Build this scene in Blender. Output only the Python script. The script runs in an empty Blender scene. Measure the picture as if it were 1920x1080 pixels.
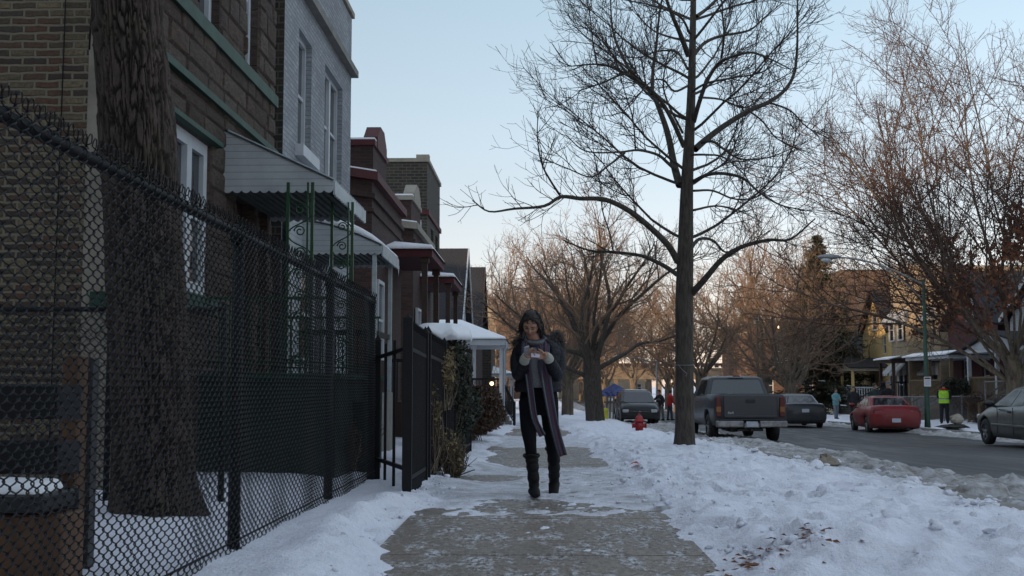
import bpy, bmesh, math, random
import numpy as np
from mathutils import Vector, Matrix, Euler
PI = math.pi
rad = math.radians
random.seed(7)
RNG = np.random.default_rng(7)
scene = bpy.context.scene
COL = scene.collection

# ------------------------------------------------------------ camera
F = 2200.0
CAM = Vector((0, 0, 0.98))
YAW = math.atan(50 / F); PITCH = math.atan(182 / F)
fwd = Vector((-math.sin(YAW) * math.cos(PITCH), math.cos(YAW) * math.cos(PITCH), math.sin(PITCH)))
rgt = Vector((math.cos(YAW), math.sin(YAW), 0))
upv = rgt.cross(fwd)
cd = bpy.data.cameras.new('camera'); cam = bpy.data.objects.new('camera', cd); COL.objects.link(cam)
cam.location = CAM; cam.rotation_euler = (PI / 2 + PITCH, 0, YAW)
cd.sensor_width = 36; cd.lens = F * 36 / 1920; cd.clip_end = 3000; cd.clip_start = 0.05
cd.dof.use_dof = True; cd.dof.focus_distance = 10.6; cd.dof.aperture_fstop = 9.0
scene.camera = cam

def P(px, py, Y):
    d = fwd + rgt * ((px - 960) / F) + upv * ((540 - py) / F)
    return CAM + d * (Y / d.y)

def zs(Y):
    """height of the sidewalk surface"""
    Y = np.asarray(Y, float)
    return np.where(Y < 10, 0, np.where(Y < 40, -.0175 * (Y - 10), np.where(Y < 140, -.525 - .0115 * (Y - 40), -1.675)))
def zg(Y): return float(zs(Y))
def zr(Y): return zg(Y) - .15

# ------------------------------------------------------------ tags and objects
def tag(o, label=None, cat=None, group=None, kind=None):
    if label: o['label'] = label
    if cat: o['category'] = cat
    if group: o['group'] = group
    if kind: o['kind'] = kind
    return o
def empty(name, loc, label=None, cat=None, group=None, rz=0):
    o = bpy.data.objects.new(name, None); COL.objects.link(o)
    o.location = loc; o.rotation_euler = (0, 0, rz); o.empty_display_size = .3
    return tag(o, label, cat, group)
def wloc(o):
    v = Vector((0, 0, 0))
    while o is not None:
        v += Vector(o.location); o = o.parent
    return v
def copy_tree(o, parent=None):
    c = o.copy(); COL.objects.link(c); c.parent = parent
    for ch in [x for x in bpy.data.objects if x.parent == o]:
        copy_tree(ch, c)
    return c

class MB:
    def __init__(s): s.v = []; s.f = []; s.sm = []
    def add(s, vs, fs, smooth=False):
        n = len(s.v); s.v.extend([tuple(v) for v in vs])
        s.f.extend([tuple(i + n for i in f) for f in fs]); s.sm.extend([smooth] * len(fs)); return s
    def box(s, c, d, rz=0, m=None):
        x, y, z = d[0] / 2, d[1] / 2, d[2] / 2
        vs = [Vector((a, b, e)) for a in (-x, x) for b in (-y, y) for e in (-z, z)]
        R = m if m else Matrix.Rotation(rz, 3, 'Z')
        vs = [R @ v + Vector(c) for v in vs]
        return s.add(vs, [(0, 1, 3, 2), (4, 6, 7, 5), (0, 4, 5, 1), (2, 3, 7, 6), (0, 2, 6, 4), (1, 5, 7, 3)])
    def bb(s, x0, x1, y0, y1, z0, z1):
        return s.box(((x0 + x1) / 2, (y0 + y1) / 2, (z0 + z1) / 2), (abs(x1 - x0), abs(y1 - y0), abs(z1 - z0)))
    def bar(s, a, b, w, h=None):
        a, b = Vector(a), Vector(b); h = h or w; d = b - a
        if d.length < 1e-6: return s
        q = d.to_track_quat('Y', 'Z').to_matrix()
        return s.box((a + b) / 2, (w, d.length, h), m=q)
    def quad(s, *p): return s.add(p, [tuple(range(len(p)))])
    def prism(s, poly, off):
        off = Vector(off); n = len(poly); poly = [Vector(p) for p in poly]
        vs = poly + [p + off for p in poly]
        return s.add(vs, [tuple(range(n))[::-1], tuple(range(n, 2 * n))] + [(i, (i + 1) % n, n + (i + 1) % n, n + i) for i in range(n)])
    def tube(s, pts, r, n=6, cap=True, smooth=True, sx=1.0):
        pts = [Vector(p) for p in pts]; m = len(pts)
        rs = r if hasattr(r, '__len__') else [r] * m
        vs = []; t0 = (pts[1] - pts[0]).normalized()
        ref = Vector((0, 0, 1)) if abs(t0.z) < .9 else Vector((0, 1, 0))
        a = t0.cross(ref).normalized()
        for i in range(m):
            t = (pts[min(i + 1, m - 1)] - pts[max(i - 1, 0)])
            t = t.normalized() if t.length > 1e-9 else t0
            a = (a - t * a.dot(t)); a = a.normalized() if a.length > 1e-6 else t.orthogonal().normalized()
            b = t.cross(a)
            for k in range(n):
                w = 2 * PI * k / n
                vs.append(pts[i] + a * (math.cos(w) * rs[i] * sx) + b * (math.sin(w) * rs[i]))
        fs = [(i * n + k, i * n + (k + 1) % n, (i + 1) * n + (k + 1) % n, (i + 1) * n + k) for i in range(m - 1) for k in range(n)]
        if cap: fs += [tuple(range(n))[::-1], tuple(range((m - 1) * n, m * n))]
        return s.add(vs, fs, smooth)
    def loft(s, rings, cap=True, smooth=True):
        n = len(rings[0]); m = len(rings); vs = [p for r in rings for p in r]
        fs = [(i * n + k, i * n + (k + 1) % n, (i + 1) * n + (k + 1) % n, (i + 1) * n + k) for i in range(m - 1) for k in range(n)]
        if cap: fs += [tuple(range(n))[::-1], tuple(range((m - 1) * n, m * n))]
        return s.add(vs, fs, smooth)
    def ball(s, c, r, n=10, m=7, smooth=True):
        r = r if hasattr(r, '__len__') else (r, r, r); c = Vector(c)
        rings = []
        for i in range(m + 1):
            a = -PI / 2 + PI * (i + .02) / (m + .04)
            rings.append([c + Vector((math.cos(2 * PI * k / n) * math.cos(a) * r[0], math.sin(2 * PI * k / n) * math.cos(a) * r[1], math.sin(a) * r[2])) for k in range(n)])
        return s.loft(rings, smooth=smooth)
    def build(s, name, mat=None, parent=None, local=False, bevel=0, remesh=0, sub=0, seg=1, smoothit=0):
        me = bpy.data.meshes.new(name)
        if parent is not None:
            off = Vector((0, 0, 0)) if local else wloc(parent); loc = Vector((0, 0, 0))
        else:
            A = np.array(s.v, float); off = Vector(((A[:, 0].min() + A[:, 0].max()) / 2, (A[:, 1].min() + A[:, 1].max()) / 2, A[:, 2].min())) if not local else Vector((0, 0, 0)); loc = off.copy()
        me.from_pydata([(v[0] - off[0], v[1] - off[1], v[2] - off[2]) for v in s.v], [], s.f)
        me.polygons.foreach_set('use_smooth', s.sm if not remesh else [True] * len(s.f)); me.update()
        if not remesh and len(s.f) < 60000:
            bm = bmesh.new(); bm.from_mesh(me); bmesh.ops.recalc_face_normals(bm, faces=bm.faces); bm.to_mesh(me); bm.free()
        o = bpy.data.objects.new(name, me); COL.objects.link(o); o.location = loc; o.parent = parent
        if mat: me.materials.append(mat)
        if bevel:
            b = o.modifiers.new('b', 'BEVEL'); b.width = bevel; b.segments = seg; b.limit_method = 'ANGLE'; b.angle_limit = rad(35)
        if remesh:
            r = o.modifiers.new('r', 'REMESH'); r.mode = 'VOXEL'; r.voxel_size = remesh; r.use_smooth_shade = True
            if smoothit:
                q = o.modifiers.new('s', 'SMOOTH'); q.iterations = smoothit; q.factor = .5
        if sub:
            q = o.modifiers.new('u', 'SUBSURF'); q.levels = q.render_levels = sub
        return o

def tubes_mesh(name, lines, n, mat, parent, extra=None, batches=None):
    """lines: list of (pts Mx3, radii M) -> one mesh object (numpy)"""
    V = []; FQ = []; base = 0
    ang = np.arange(n) * 2 * PI / n
    for pts, rs in lines:
        pts = np.asarray(pts, float); rs = np.asarray(rs, float); m = len(pts)
        t = np.gradient(pts, axis=0); t /= (np.linalg.norm(t, axis=1, keepdims=True) + 1e-12)
        mt = t.mean(0); ref = np.array([0, 0, 1.]) if abs(mt[2]) < .8 * np.linalg.norm(mt) else np.array([.3, 1., 0])
        a = np.cross(t, ref); a /= (np.linalg.norm(a, axis=1, keepdims=True) + 1e-12); b = np.cross(t, a)
        ring = pts[:, None, :] + rs[:, None, None] * (np.cos(ang)[None, :, None] * a[:, None, :] + np.sin(ang)[None, :, None] * b[:, None, :])
        V.append(ring.reshape(-1, 3))
        i = np.arange(m - 1)[:, None] * n; k = np.arange(n)[None, :]; k2 = (k + 1) % n
        FQ.append(np.stack([i + k, i + k2, i + n + k2, i + n + k], -1).reshape(-1, 4) + base); base += m * n
    for pts, rs in (batches or []):
        K, m = rs.shape; t = np.gradient(pts, axis=1); t /= (np.linalg.norm(t, axis=2, keepdims=True) + 1e-12)
        mt = t.mean(1, keepdims=True); ref = np.where(np.abs(mt[..., 2:3]) < .8, np.array([0, 0, 1.]), np.array([.3, 1., 0])); ref = np.broadcast_to(ref, t.shape)
        a = np.cross(t, ref); a /= (np.linalg.norm(a, axis=2, keepdims=True) + 1e-12); b = np.cross(t, a)
        ring = pts[:, :, None, :] + rs[:, :, None, None] * (np.cos(ang)[:, None] * a[:, :, None, :] + np.sin(ang)[:, None] * b[:, :, None, :])
        V.append(ring.reshape(-1, 3)); j = np.arange(K)[:, None, None] * m * n; i = np.arange(m - 1)[None, :, None] * n; k = np.arange(n)[None, None, :]; k2 = (k + 1) % n
        FQ.append(np.stack([j + i + k, j + i + k2, j + i + n + k2, j + i + n + k], -1).reshape(-1, 4) + base); base += K * m * n
    V = np.concatenate(V); FQ = np.concatenate(FQ)
    if extra is not None:
        ev, ef = extra; FQ = np.concatenate([FQ, ef + len(V)]); V = np.concatenate([V, ev])
    return raw_mesh(name, V, FQ, mat, parent, True)
def raw_mesh(name, V, FQ, mat, parent=None, smooth=True):
    off = np.array(wloc(parent)) if parent is not None else np.zeros(3)
    me = bpy.data.meshes.new(name); V = V - off; k = FQ.shape[1]
    me.vertices.add(len(V)); me.vertices.foreach_set('co', V.astype(np.float32).ravel())
    me.loops.add(len(FQ) * k); me.loops.foreach_set('vertex_index', FQ.astype(np.int32).ravel())
    me.polygons.add(len(FQ)); me.polygons.foreach_set('loop_start', (np.arange(len(FQ)) * k).astype(np.int32))
    me.polygons.foreach_set('use_smooth', np.full(len(FQ), smooth)); me.update(calc_edges=True); me.validate()
    o = bpy.data.objects.new(name, me); COL.objects.link(o); o.parent = parent
    if mat: me.materials.append(mat)
    return o

# ------------------------------------------------------------ numpy noise
def vnoise(x, y, seed=0):
    xi = np.floor(x).astype(np.int64); yi = np.floor(y).astype(np.int64); fx = x - xi; fy = y - yi
    fx = fx * fx * (3 - 2 * fx); fy = fy * fy * (3 - 2 * fy)
    def h(a, b):
        n = (a * 374761393 + b * 668265263 + seed * 974711) & 0x7fffffff
        n = ((n ^ (n >> 13)) * 1274126177) & 0x7fffffff
        return ((n ^ (n >> 16)) & 0xffff) / 65535.0
    return (h(xi, yi) * (1 - fx) + h(xi + 1, yi) * fx) * (1 - fy) + (h(xi, yi + 1) * (1 - fx) + h(xi + 1, yi + 1) * fx) * fy
def fbm(x, y, o=4, seed=0):
    s = 0; a = 1; t = 0
    for i in range(o):
        s = s + a * vnoise(x * 2 ** i + 13.1 * i, y * 2 ** i + 7.7 * i, seed + i); t += a; a *= .5
    return s / t
def sstep(a, b, x):
    t = np.clip((x - a) / (b - a), 0, 1); return t * t * (3 - 2 * t)

# ------------------------------------------------------------ materials
def newmat(name):
    m = bpy.data.materials.new(name); m.use_nodes = True; nt = m.node_tree
    return m, nt, nt.nodes['Principled BSDF']
def N(nt, t, **k):
    n = nt.nodes.new(t)
    for a, b in k.items():
        if a in n.inputs: n.inputs[a].default_value = b
        else: setattr(n, a, b)
    return n
def mixc(nt, fac, a, b, typ='MIX'):
    m = nt.nodes.new('ShaderNodeMix'); m.data_type = 'RGBA'; m.blend_type = typ
    for s, v in ((0, fac), (6, a), (7, b)):
        if hasattr(v, 'links') or isinstance(v, bpy.types.NodeSocket): nt.links.new(v, m.inputs[s])
        else: m.inputs[s].default_value = v if s == 0 else (*v[:3], 1)
    return m.outputs[2]
def ramp(nt, fac, a, b, ca=0, cb=1):
    r = nt.nodes.new('ShaderNodeMapRange'); r.inputs[1].default_value = a; r.inputs[2].default_value = b
    r.inputs[3].default_value = ca; r.inputs[4].default_value = cb; nt.links.new(fac, r.inputs[0]); return r.outputs[0]
def noise(nt, sc, det=4, vec=None, scl=None, rough=.6):
    if vec is None:
        vec = nt.nodes.new('ShaderNodeTexCoord').outputs['Object']
    if scl:
        mp = N(nt, 'ShaderNodeMapping'); mp.inputs['Scale'].default_value = scl; nt.links.new(vec, mp.inputs[0]); vec = mp.outputs[0]
    n = N(nt, 'ShaderNodeTexNoise', Scale=sc, Detail=det, Roughness=rough); nt.links.new(vec, n.inputs['Vector']); return n.outputs['Fac']
def bumpit(nt, b, h, st, d=.01):
    n = N(nt, 'ShaderNodeBump', Strength=st, Distance=d); nt.links.new(h, n.inputs['Height']); nt.links.new(n.outputs[0], b.inputs['Normal'])
def M(name, c, r=.75, var=.3, sc=6, bump=.25, bd=.01, metal=0, scl=None, coat=0, c2=None, spec=.5):
    m, nt, b = newmat(name)
    n = noise(nt, sc, 5, scl=scl)
    c2 = c2 or tuple(x * (1 - var) for x in c)
    cc = mixc(nt, ramp(nt, n, .35, .65), c, c2)
    nt.links.new(cc, b.inputs['Base Color'])
    b.inputs['Roughness'].default_value = r; b.inputs['Metallic'].default_value = metal
    b.inputs['Coat Weight'].default_value = coat; b.inputs['Specular IOR Level'].default_value = spec
    if bump: bumpit(nt, b, noise(nt, sc * 4, 4, scl=scl), bump, bd)
    return m
def wallvec(nt):
    tc = nt.nodes.new('ShaderNodeTexCoord'); g = nt.nodes.new('ShaderNodeNewGeometry')
    sn = nt.nodes.new('ShaderNodeSeparateXYZ'); nt.links.new(g.outputs['Normal'], sn.inputs[0])
    so = nt.nodes.new('ShaderNodeSeparateXYZ'); nt.links.new(tc.outputs['Object'], so.inputs[0])
    ab = N(nt, 'ShaderNodeMath', operation='ABSOLUTE'); nt.links.new(sn.outputs[0], ab.inputs[0])
    gt = N(nt, 'ShaderNodeMath', operation='GREATER_THAN'); gt.inputs[1].default_value = .5; nt.links.new(ab.outputs[0], gt.inputs[0])
    mx = nt.nodes.new('ShaderNodeMix'); nt.links.new(gt.outputs[0], mx.inputs[0]); nt.links.new(so.outputs[0], mx.inputs[2]); nt.links.new(so.outputs[1], mx.inputs[3])
    cb = nt.nodes.new('ShaderNodeCombineXYZ'); nt.links.new(mx.outputs[0], cb.inputs[0]); nt.links.new(so.outputs[2], cb.inputs[1])
    return cb.outputs[0], tc.outputs['Object']
def brick(name, cols, mortar, bw=.215, rh=.068, ms=.014, stain=.35, bump=.8, wob=.012, offs=.5, rough=.88, msm=.25, rn=22, bd=.012, rs=(1, 1, 1), ef=.55):
    m, nt, b = newmat(name)
    v, ob = wallvec(nt)
    nz = N(nt, 'ShaderNodeTexNoise', Scale=9., Detail=3.); nt.links.new(v, nz.inputs['Vector'])
    sub = N(nt, 'ShaderNodeVectorMath', operation='SUBTRACT'); sub.inputs[1].default_value = (.5, .5, .5); nt.links.new(nz.outputs['Color'], sub.inputs[0])
    scl = N(nt, 'ShaderNodeVectorMath', operation='SCALE'); scl.inputs['Scale'].default_value = wob; nt.links.new(sub.outputs[0], scl.inputs[0])
    ad = N(nt, 'ShaderNodeVectorMath', operation='ADD'); nt.links.new(v, ad.inputs[0]); nt.links.new(scl.outputs[0], ad.inputs[1]); v2 = ad.outputs[0]
    bt = N(nt, 'ShaderNodeTexBrick', Scale=1.); bt.inputs['Mortar Size'].default_value = ms / 2 + .001; bt.inputs['Mortar Smooth'].default_value = msm
    bt.inputs['Brick Width'].default_value = bw; bt.inputs['Row Height'].default_value = rh; bt.inputs['Bias'].default_value = 0; bt.offset = offs
    bt.inputs['Color1'].default_value = (0, 0, 0, 1); bt.inputs['Color2'].default_value = (1, 1, 1, 1); bt.inputs['Mortar'].default_value = (.5, .5, .5, 1)
    nt.links.new(v2, bt.inputs['Vector'])
    cr = nt.nodes.new('ShaderNodeValToRGB'); cr.color_ramp.interpolation = 'CONSTANT'
    el = cr.color_ramp.elements
    while len(el) < len(cols): el.new(.5)
    for i, c in enumerate(cols): el[i].position = i / len(cols); el[i].color = (*c, 1)
    nt.links.new(bt.outputs['Color'], cr.inputs[0])
    n2 = noise(nt, rn, 6, vec=v, scl=rs, rough=.7)
    c1 = mixc(nt, ramp(nt, n2, .38, .66, 0, ef), cr.outputs[0], tuple(x * .35 for x in cols[0]))
    c2 = mixc(nt, bt.outputs['Fac'], c1, mortar)
    n3 = noise(nt, .8, 5, vec=v)
    c3 = mixc(nt, ramp(nt, n3, .4, .75, 0, stain), c2, tuple(x * .45 for x in mortar))
    nt.links.new(c3, b.inputs['Base Color']); b.inputs['Roughness'].default_value = rough
    inv = N(nt, 'ShaderNodeMath', operation='MULTIPLY_ADD'); inv.inputs[1].default_value = -1; nt.links.new(bt.outputs['Fac'], inv.inputs[0])
    sc2 = N(nt, 'ShaderNodeMath', operation='MULTIPLY'); sc2.inputs[1].default_value = .5; nt.links.new(n2, sc2.inputs[0]); nt.links.new(sc2.outputs[0], inv.inputs[2])
    bumpit(nt, b, inv.outputs[0], bump, bd)
    return m
def glass(name, c=(.012, .014, .018), r=.06):
    m, nt, b = newmat(name)
    n = noise(nt, 1.3, 2); nt.links.new(mixc(nt, n, c, tuple(x * 2.2 for x in c)), b.inputs['Base Color'])
    b.inputs['Roughness'].default_value = r; b.inputs['IOR'].default_value = 1.9
    bumpit(nt, b, noise(nt, 2.2, 2), .05, .02); return m
def siding(name, c, rh=.12, dark=.35):
    m, nt, b = newmat(name); tc = nt.nodes.new('ShaderNodeTexCoord'); s = nt.nodes.new('ShaderNodeSeparateXYZ'); nt.links.new(tc.outputs['Object'], s.inputs[0])
    d = N(nt, 'ShaderNodeMath', operation='DIVIDE'); d.inputs[1].default_value = rh; nt.links.new(s.outputs[2], d.inputs[0])
    fr = N(nt, 'ShaderNodeMath', operation='FRACT'); nt.links.new(d.outputs[0], fr.inputs[0])
    ln = ramp(nt, fr.outputs[0], .0, .12, 1, 0)
    cc = mixc(nt, ramp(nt, noise(nt, 2.5, 5), .35, .7), c, tuple(x * .75 for x in c)); cc = mixc(nt, ln, cc, tuple(x * dark for x in c))
    nt.links.new(cc, b.inputs['Base Color']); b.inputs['Roughness'].default_value = .5; bumpit(nt, b, fr.outputs[0], .6, .02); return m
MT = {}
MT['brick_tan'] = brick('common brick', [(.12, .066, .040), (.17, .135, .078), (.055, .040, .032), (.24, .195, .11), (.115, .085, .052), (.14, .068, .040), (.075, .062, .050), (.10, .082, .05)], (.215, .185, .130), bw=.215, rh=.0685, ms=.027, wob=.028, msm=.5, rn=30, ef=.75, bump=1, bd=.02)
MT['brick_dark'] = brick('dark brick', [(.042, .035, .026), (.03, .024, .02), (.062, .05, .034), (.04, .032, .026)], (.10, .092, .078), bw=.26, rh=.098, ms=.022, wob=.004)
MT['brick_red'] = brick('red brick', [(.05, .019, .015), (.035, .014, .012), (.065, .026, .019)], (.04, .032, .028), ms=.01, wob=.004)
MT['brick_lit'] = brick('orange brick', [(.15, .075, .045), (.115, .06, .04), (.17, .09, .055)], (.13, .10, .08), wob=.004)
MT['brick_buff'] = brick('buff brick', [(.38, .29, .18), (.32, .24, .15), (.42, .33, .22)], (.30, .25, .19), wob=.004)
MT['brick_white'] = brick('white painted brick', [(.36, .385, .41), (.31, .335, .36), (.40, .425, .45)], (.19, .205, .22), bw=.2, rh=.07, ms=.012, stain=.45, wob=.006)
MT['stone'] = brick('rock faced stone', [(.105, .068, .05), (.15, .10, .075), (.085, .058, .045), (.13, .095, .078), (.095, .075, .062)], (.022, .018, .015), bw=.62, rh=.24, ms=.01, bump=1., wob=.07, offs=.37, rn=7, bd=.06, rs=(1, 2.6, 1), ef=.8)
def blockmat():
    m, nt, b = newmat('rock faced blocks'); g_ = nt.nodes.new('ShaderNodeNewGeometry'); cr = nt.nodes.new('ShaderNodeValToRGB'); cr.color_ramp.interpolation = 'LINEAR'; el = cr.color_ramp.elements
    cols = [(.075, .05, .038), (.125, .085, .062), (.095, .065, .055), (.15, .112, .085), (.10, .072, .055), (.13, .105, .085)]
    while len(el) < len(cols): el.new(.5)
    for i, c in enumerate(cols): el[i].position = i / 5; el[i].color = (*c, 1)
    nt.links.new(g_.outputs['Random Per Island'], cr.inputs[0]); v, ob = wallvec(nt); n = noise(nt, 9, 7, vec=v, scl=(1, 2.4, 1), rough=.75); n2 = noise(nt, 1.2, 4, vec=v)
    cc = mixc(nt, ramp(nt, n, .42, .62, 0, .7), cr.outputs[0], (.035, .027, .022)); cc = mixc(nt, ramp(nt, n2, .5, .7, 0, .5), cc, (.04, .034, .03)); nt.links.new(cc, b.inputs['Base Color']); b.inputs['Roughness'].default_value = .93; bumpit(nt, b, n, 1., .06); return m
MT['blocks'] = blockmat()
MT['stone_trim'] = M('limestone trim', (.30, .27, .22), .85, .35, 3)
MT['conc'] = M('concrete', (.24, .23, .21), .9, .3, 3)
MT['green'] = M('green painted trim', (.013, .055, .033), .6, .4, 4)
MT['green_iron'] = M('green painted iron', (.008, .06, .02), .35, .4, 10)
MT['green_dark'] = siding('dark green boards', (.008, .03, .02), .18)
MT['white'] = M('white painted wood', (.5, .53, .56), .5, .15, 3, .1)
MT['alu'] = siding('white aluminium slats', (.47, .50, .52), .078, .25)
MT['alu_edge'] = M('ridged aluminium', (.42, .47, .49), .45, .3, 5, .1)
MT['glass'] = glass('window glass'); MT['carglass'] = glass('car glass', (.006, .008, .011), .05)
MT['dark'] = M('dark interior', (.012, .011, .011), .9, .3, 3)
MT['iron'] = M('black iron', (.007, .007, .009), .6, .4, 12, .15, spec=.3)
MT['vinyl'] = M('black vinyl coated wire', (.004, .0045, .006), .55, .3, 20, .1, spec=.3)
MT['red_trim'] = M('dark red paint', (.075, .008, .010), .7, .35, 5)
MT['brown_wood'] = M('dark brown wood', (.05, .025, .018), .7, .4, 6)
MT['tan_wood'] = M('weathered tan wood', (.17, .12, .07), .75, .45, 6, scl=(3, 3, .5))
MT['roof'] = M('dark shingles', (.022, .022, .026), .85, .4, 12, .6, .02)
MT['grey_wood'] = M('weathered grey boards', (.12, .115, .115), .8, .4, 5)
MT['rubber'] = M('tyre rubber', (.016, .016, .017), .8, .3, 10)
MT['rim'] = M('dull alloy', (.32, .32, .34), .4, .5, 12, .1, metal=.6)
MT['chrome'] = M('chrome', (.30, .30, .32), .42, .5, 6, .05, metal=.7)
MT['plastic'] = M('black plastic', (.014, .014, .015), .5, .3, 10)
MT['tail'] = M('red lamp lens', (.09, .002, .004), .35, .3, 15, .1)
MT['amber'] = M('amber lamp lens', (.24, .09, .02), .3, .2, 15, .1)
MT['lens'] = M('clear lamp lens', (.5, .53, .55), .15, .3, 15, .1)
MT['plate'] = M('number plate', (.5, .52, .55), .5, .3, 40, .05, c2=(.28, .32, .42))
MT['galv'] = M('galvanised steel', (.24, .25, .26), .5, .3, 10, .1, metal=.3)
MT['orange'] = M('orange plastic', (.7, .12, .03), .6, .2, 5)

def barkmat(name, c, c2, sc=14, bump=1.):
    m, nt, b = newmat(name)
    n = noise(nt, sc, 6, scl=(1, 1, .22), rough=.65); n2 = noise(nt, 2.2, 3)
    cc = mixc(nt, ramp(nt, n, .38, .6), c2, c); cc = mixc(nt, ramp(nt, n2, .5, .7, 0, .5), cc, (c[0] * .7, c[1] * 1.0, c[2] * .6))
    nt.links.new(cc, b.inputs['Base Color']); b.inputs['Roughness'].default_value = .9; bumpit(nt, b, n, bump, .04); return m
def nearbark():
    m, nt, b = newmat('rough plated bark'); at = N(nt, 'ShaderNodeAttribute', attribute_name='crack')
    n = noise(nt, 14, 6, scl=(1, 1, .4), rough=.7); n2 = noise(nt, 1.4, 3)
    cc = mixc(nt, ramp(nt, n, .38, .62), (.038, .028, .024), (.080, .058, .047)); cc = mixc(nt, ramp(nt, n2, .52, .68, 0, .6), cc, (.05, .052, .026))
    cc = mixc(nt, at.outputs['Fac'], cc, (.011, .009, .008)); nt.links.new(cc, b.inputs['Base Color']); b.inputs['Roughness'].default_value = .92; bumpit(nt, b, n, 1., .02); return m
MT['bark_near'] = nearbark()
MT['bark_main'] = barkmat('grey bark', (.075, .06, .05), (.03, .024, .02), 22, .7)
MT['bark_far'] = barkmat('brown bark', (.15, .112, .082), (.06, .047, .038), 10, .6)
MT['twig_main'] = M('dark twigs', (.05, .036, .03), .85, .3, 3, 0)
MT['twig_far'] = M('brown twigs', (.20, .128, .084), .85, .3, 1, 0)
MT['twig_right'] = M('reddish twigs', (.085, .048, .035), .85, .35, 1, 0)
MT['dead_leaf'] = M('dead brown leaves', (.20, .075, .032), .85, .5, 3, 0)

# snow
def snowmat():
    m, nt, b = newmat('snow')
    at = N(nt, 'ShaderNodeAttribute', attribute_name='dirt')
    n = noise(nt, 5, 8, rough=.7); nf = noise(nt, 40, 6)
    cl = mixc(nt, ramp(nt, n, .3, .7), (.84, .85, .92), (.76, .77, .85))
    grit = mixc(nt, ramp(nt, nf, .35, .65), (.34, .32, .30), (.13, .11, .088))
    grit = mixc(nt, ramp(nt, n, .42, .58), grit, (.40, .40, .41))
    ad = N(nt, 'ShaderNodeMath', operation='MULTIPLY_ADD'); nt.links.new(at.outputs['Fac'], ad.inputs[0]); ad.inputs[1].default_value = 1.5
    sb = ramp(nt, noise(nt, 3.5, 7, rough=.75), .3, .7, -.45, .25); nt.links.new(sb, ad.inputs[2])
    cc = mixc(nt, ramp(nt, ad.outputs[0], 0, 1), cl, grit)
    nt.links.new(cc, b.inputs['Base Color']); b.inputs['Roughness'].default_value = .7; b.inputs['Specular IOR Level'].default_value = .25
    b.inputs['Subsurface Weight'].default_value = .0
    mx = N(nt, 'ShaderNodeMath', operation='MULTIPLY_ADD'); nt.links.new(noise(nt, 11, 5, rough=.7), mx.inputs[0]); mx.inputs[1].default_value = 1.6; nt.links.new(nf, mx.inputs[2])
    bumpit(nt, b, mx.outputs[0], .75, .03); return m
MT['snow'] = snowmat()
MT['snowcap'] = M('roof snow', (.84, .855, .89), .7, .06, 3, .5, .03, spec=.2)
def walkmat():
    m, nt, b = newmat('frosty concrete')
    a = noise(nt, 3.4, 8, scl=(1.6, .55, 1), rough=.8); a2 = noise(nt, 22, 8, scl=(1.3, .6, 1), rough=.78); a3 = noise(nt, .9, 5)
    base = mixc(nt, ramp(nt, a3, .35, .65), (.115, .078, .050), (.050, .035, .024))
    base = mixc(nt, ramp(nt, a2, .4, .62), base, (.17, .128, .092))
    ml = N(nt, 'ShaderNodeMath', operation='MULTIPLY'); nt.links.new(ramp(nt, a, .47, .62), ml.inputs[0]); nt.links.new(ramp(nt, a2, .44, .56), ml.inputs[1])
    cc = mixc(nt, ml.outputs[0], base, (.60, .62, .66))
    nt.links.new(cc, b.inputs['Base Color'])
    nt.links.new(ramp(nt, a, .4, .6, .35, .75), b.inputs['Roughness']); bumpit(nt, b, a2, .5, .01); return m
MT['walk'] = walkmat()
def roadmat():
    m, nt, b = newmat('salted asphalt')
    a = noise(nt, 1.1, 6, scl=(2.5, .35, 1)); a2 = noise(nt, 30, 5); a3 = noise(nt, .5, 4, scl=(1, .2, 1))
    base = mixc(nt, ramp(nt, a, .35, .65), (.027, .027, .030), (.052, .052, .056)); base = mixc(nt, ramp(nt, a2, .45, .6, 0, .35), base, (.10, .10, .10))
    base = mixc(nt, ramp(nt, a3, .52, .66, 0, .45), base, (.12, .12, .125))
    nt.links.new(base, b.inputs['Base Color']); nt.links.new(ramp(nt, a, .35, .65, .45, .75), b.inputs['Roughness']); b.inputs['Specular IOR Level'].default_value = .35; bumpit(nt, b, a2, .4, .01); return m
MT['road'] = roadmat()

# ------------------------------------------------------------ light
SUN_EL, SUN_AZ = rad(5.2), rad(234)      # azimuth clockwise from +Y: the sun stands behind the camera to the left
w = bpy.data.worlds.new('World'); scene.world = w; w.use_nodes = True
nt = w.node_tree; bg = nt.nodes['Background']
sky = nt.nodes.new('ShaderNodeTexSky'); sky.sky_type = 'NISHITA'; sky.sun_disc = False
sky.sun_elevation = SUN_EL; sky.sun_rotation = SUN_AZ; sky.air_density = 1.0; sky.dust_density = .5; sky.ozone_density = 1.3; sky.altitude = 100
hs = nt.nodes.new('ShaderNodeHueSaturation'); hs.inputs['Saturation'].default_value = .50; hs.inputs['Value'].default_value = 1.45; gm = nt.nodes.new('ShaderNodeGamma'); gm.inputs[1].default_value = .74; nt.links.new(sky.outputs[0], gm.inputs[0]); nt.links.new(gm.outputs[0], hs.inputs['Color'])
tc_ = nt.nodes.new('ShaderNodeTexCoord'); sz_ = nt.nodes.new('ShaderNodeSeparateXYZ'); nt.links.new(tc_.outputs['Generated'], sz_.inputs[0])
cr_ = nt.nodes.new('ShaderNodeValToRGB'); nt.links.new(sz_.outputs[2], cr_.inputs[0]); e_ = cr_.color_ramp.elements      # dusk haze low down, brighter overhead
e_[0].position = 0; e_[0].color = (.62, .53, .54, 1); e_[1].position = .75; e_[1].color = (1, 1, 1, 1)
for p_, c_ in ((.10, (.56, .525, .545)), (.20, (.535, .555, .58)), (.32, (.50, .56, .585))): q_ = e_.new(p_); q_.color = (*c_, 1)
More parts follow.
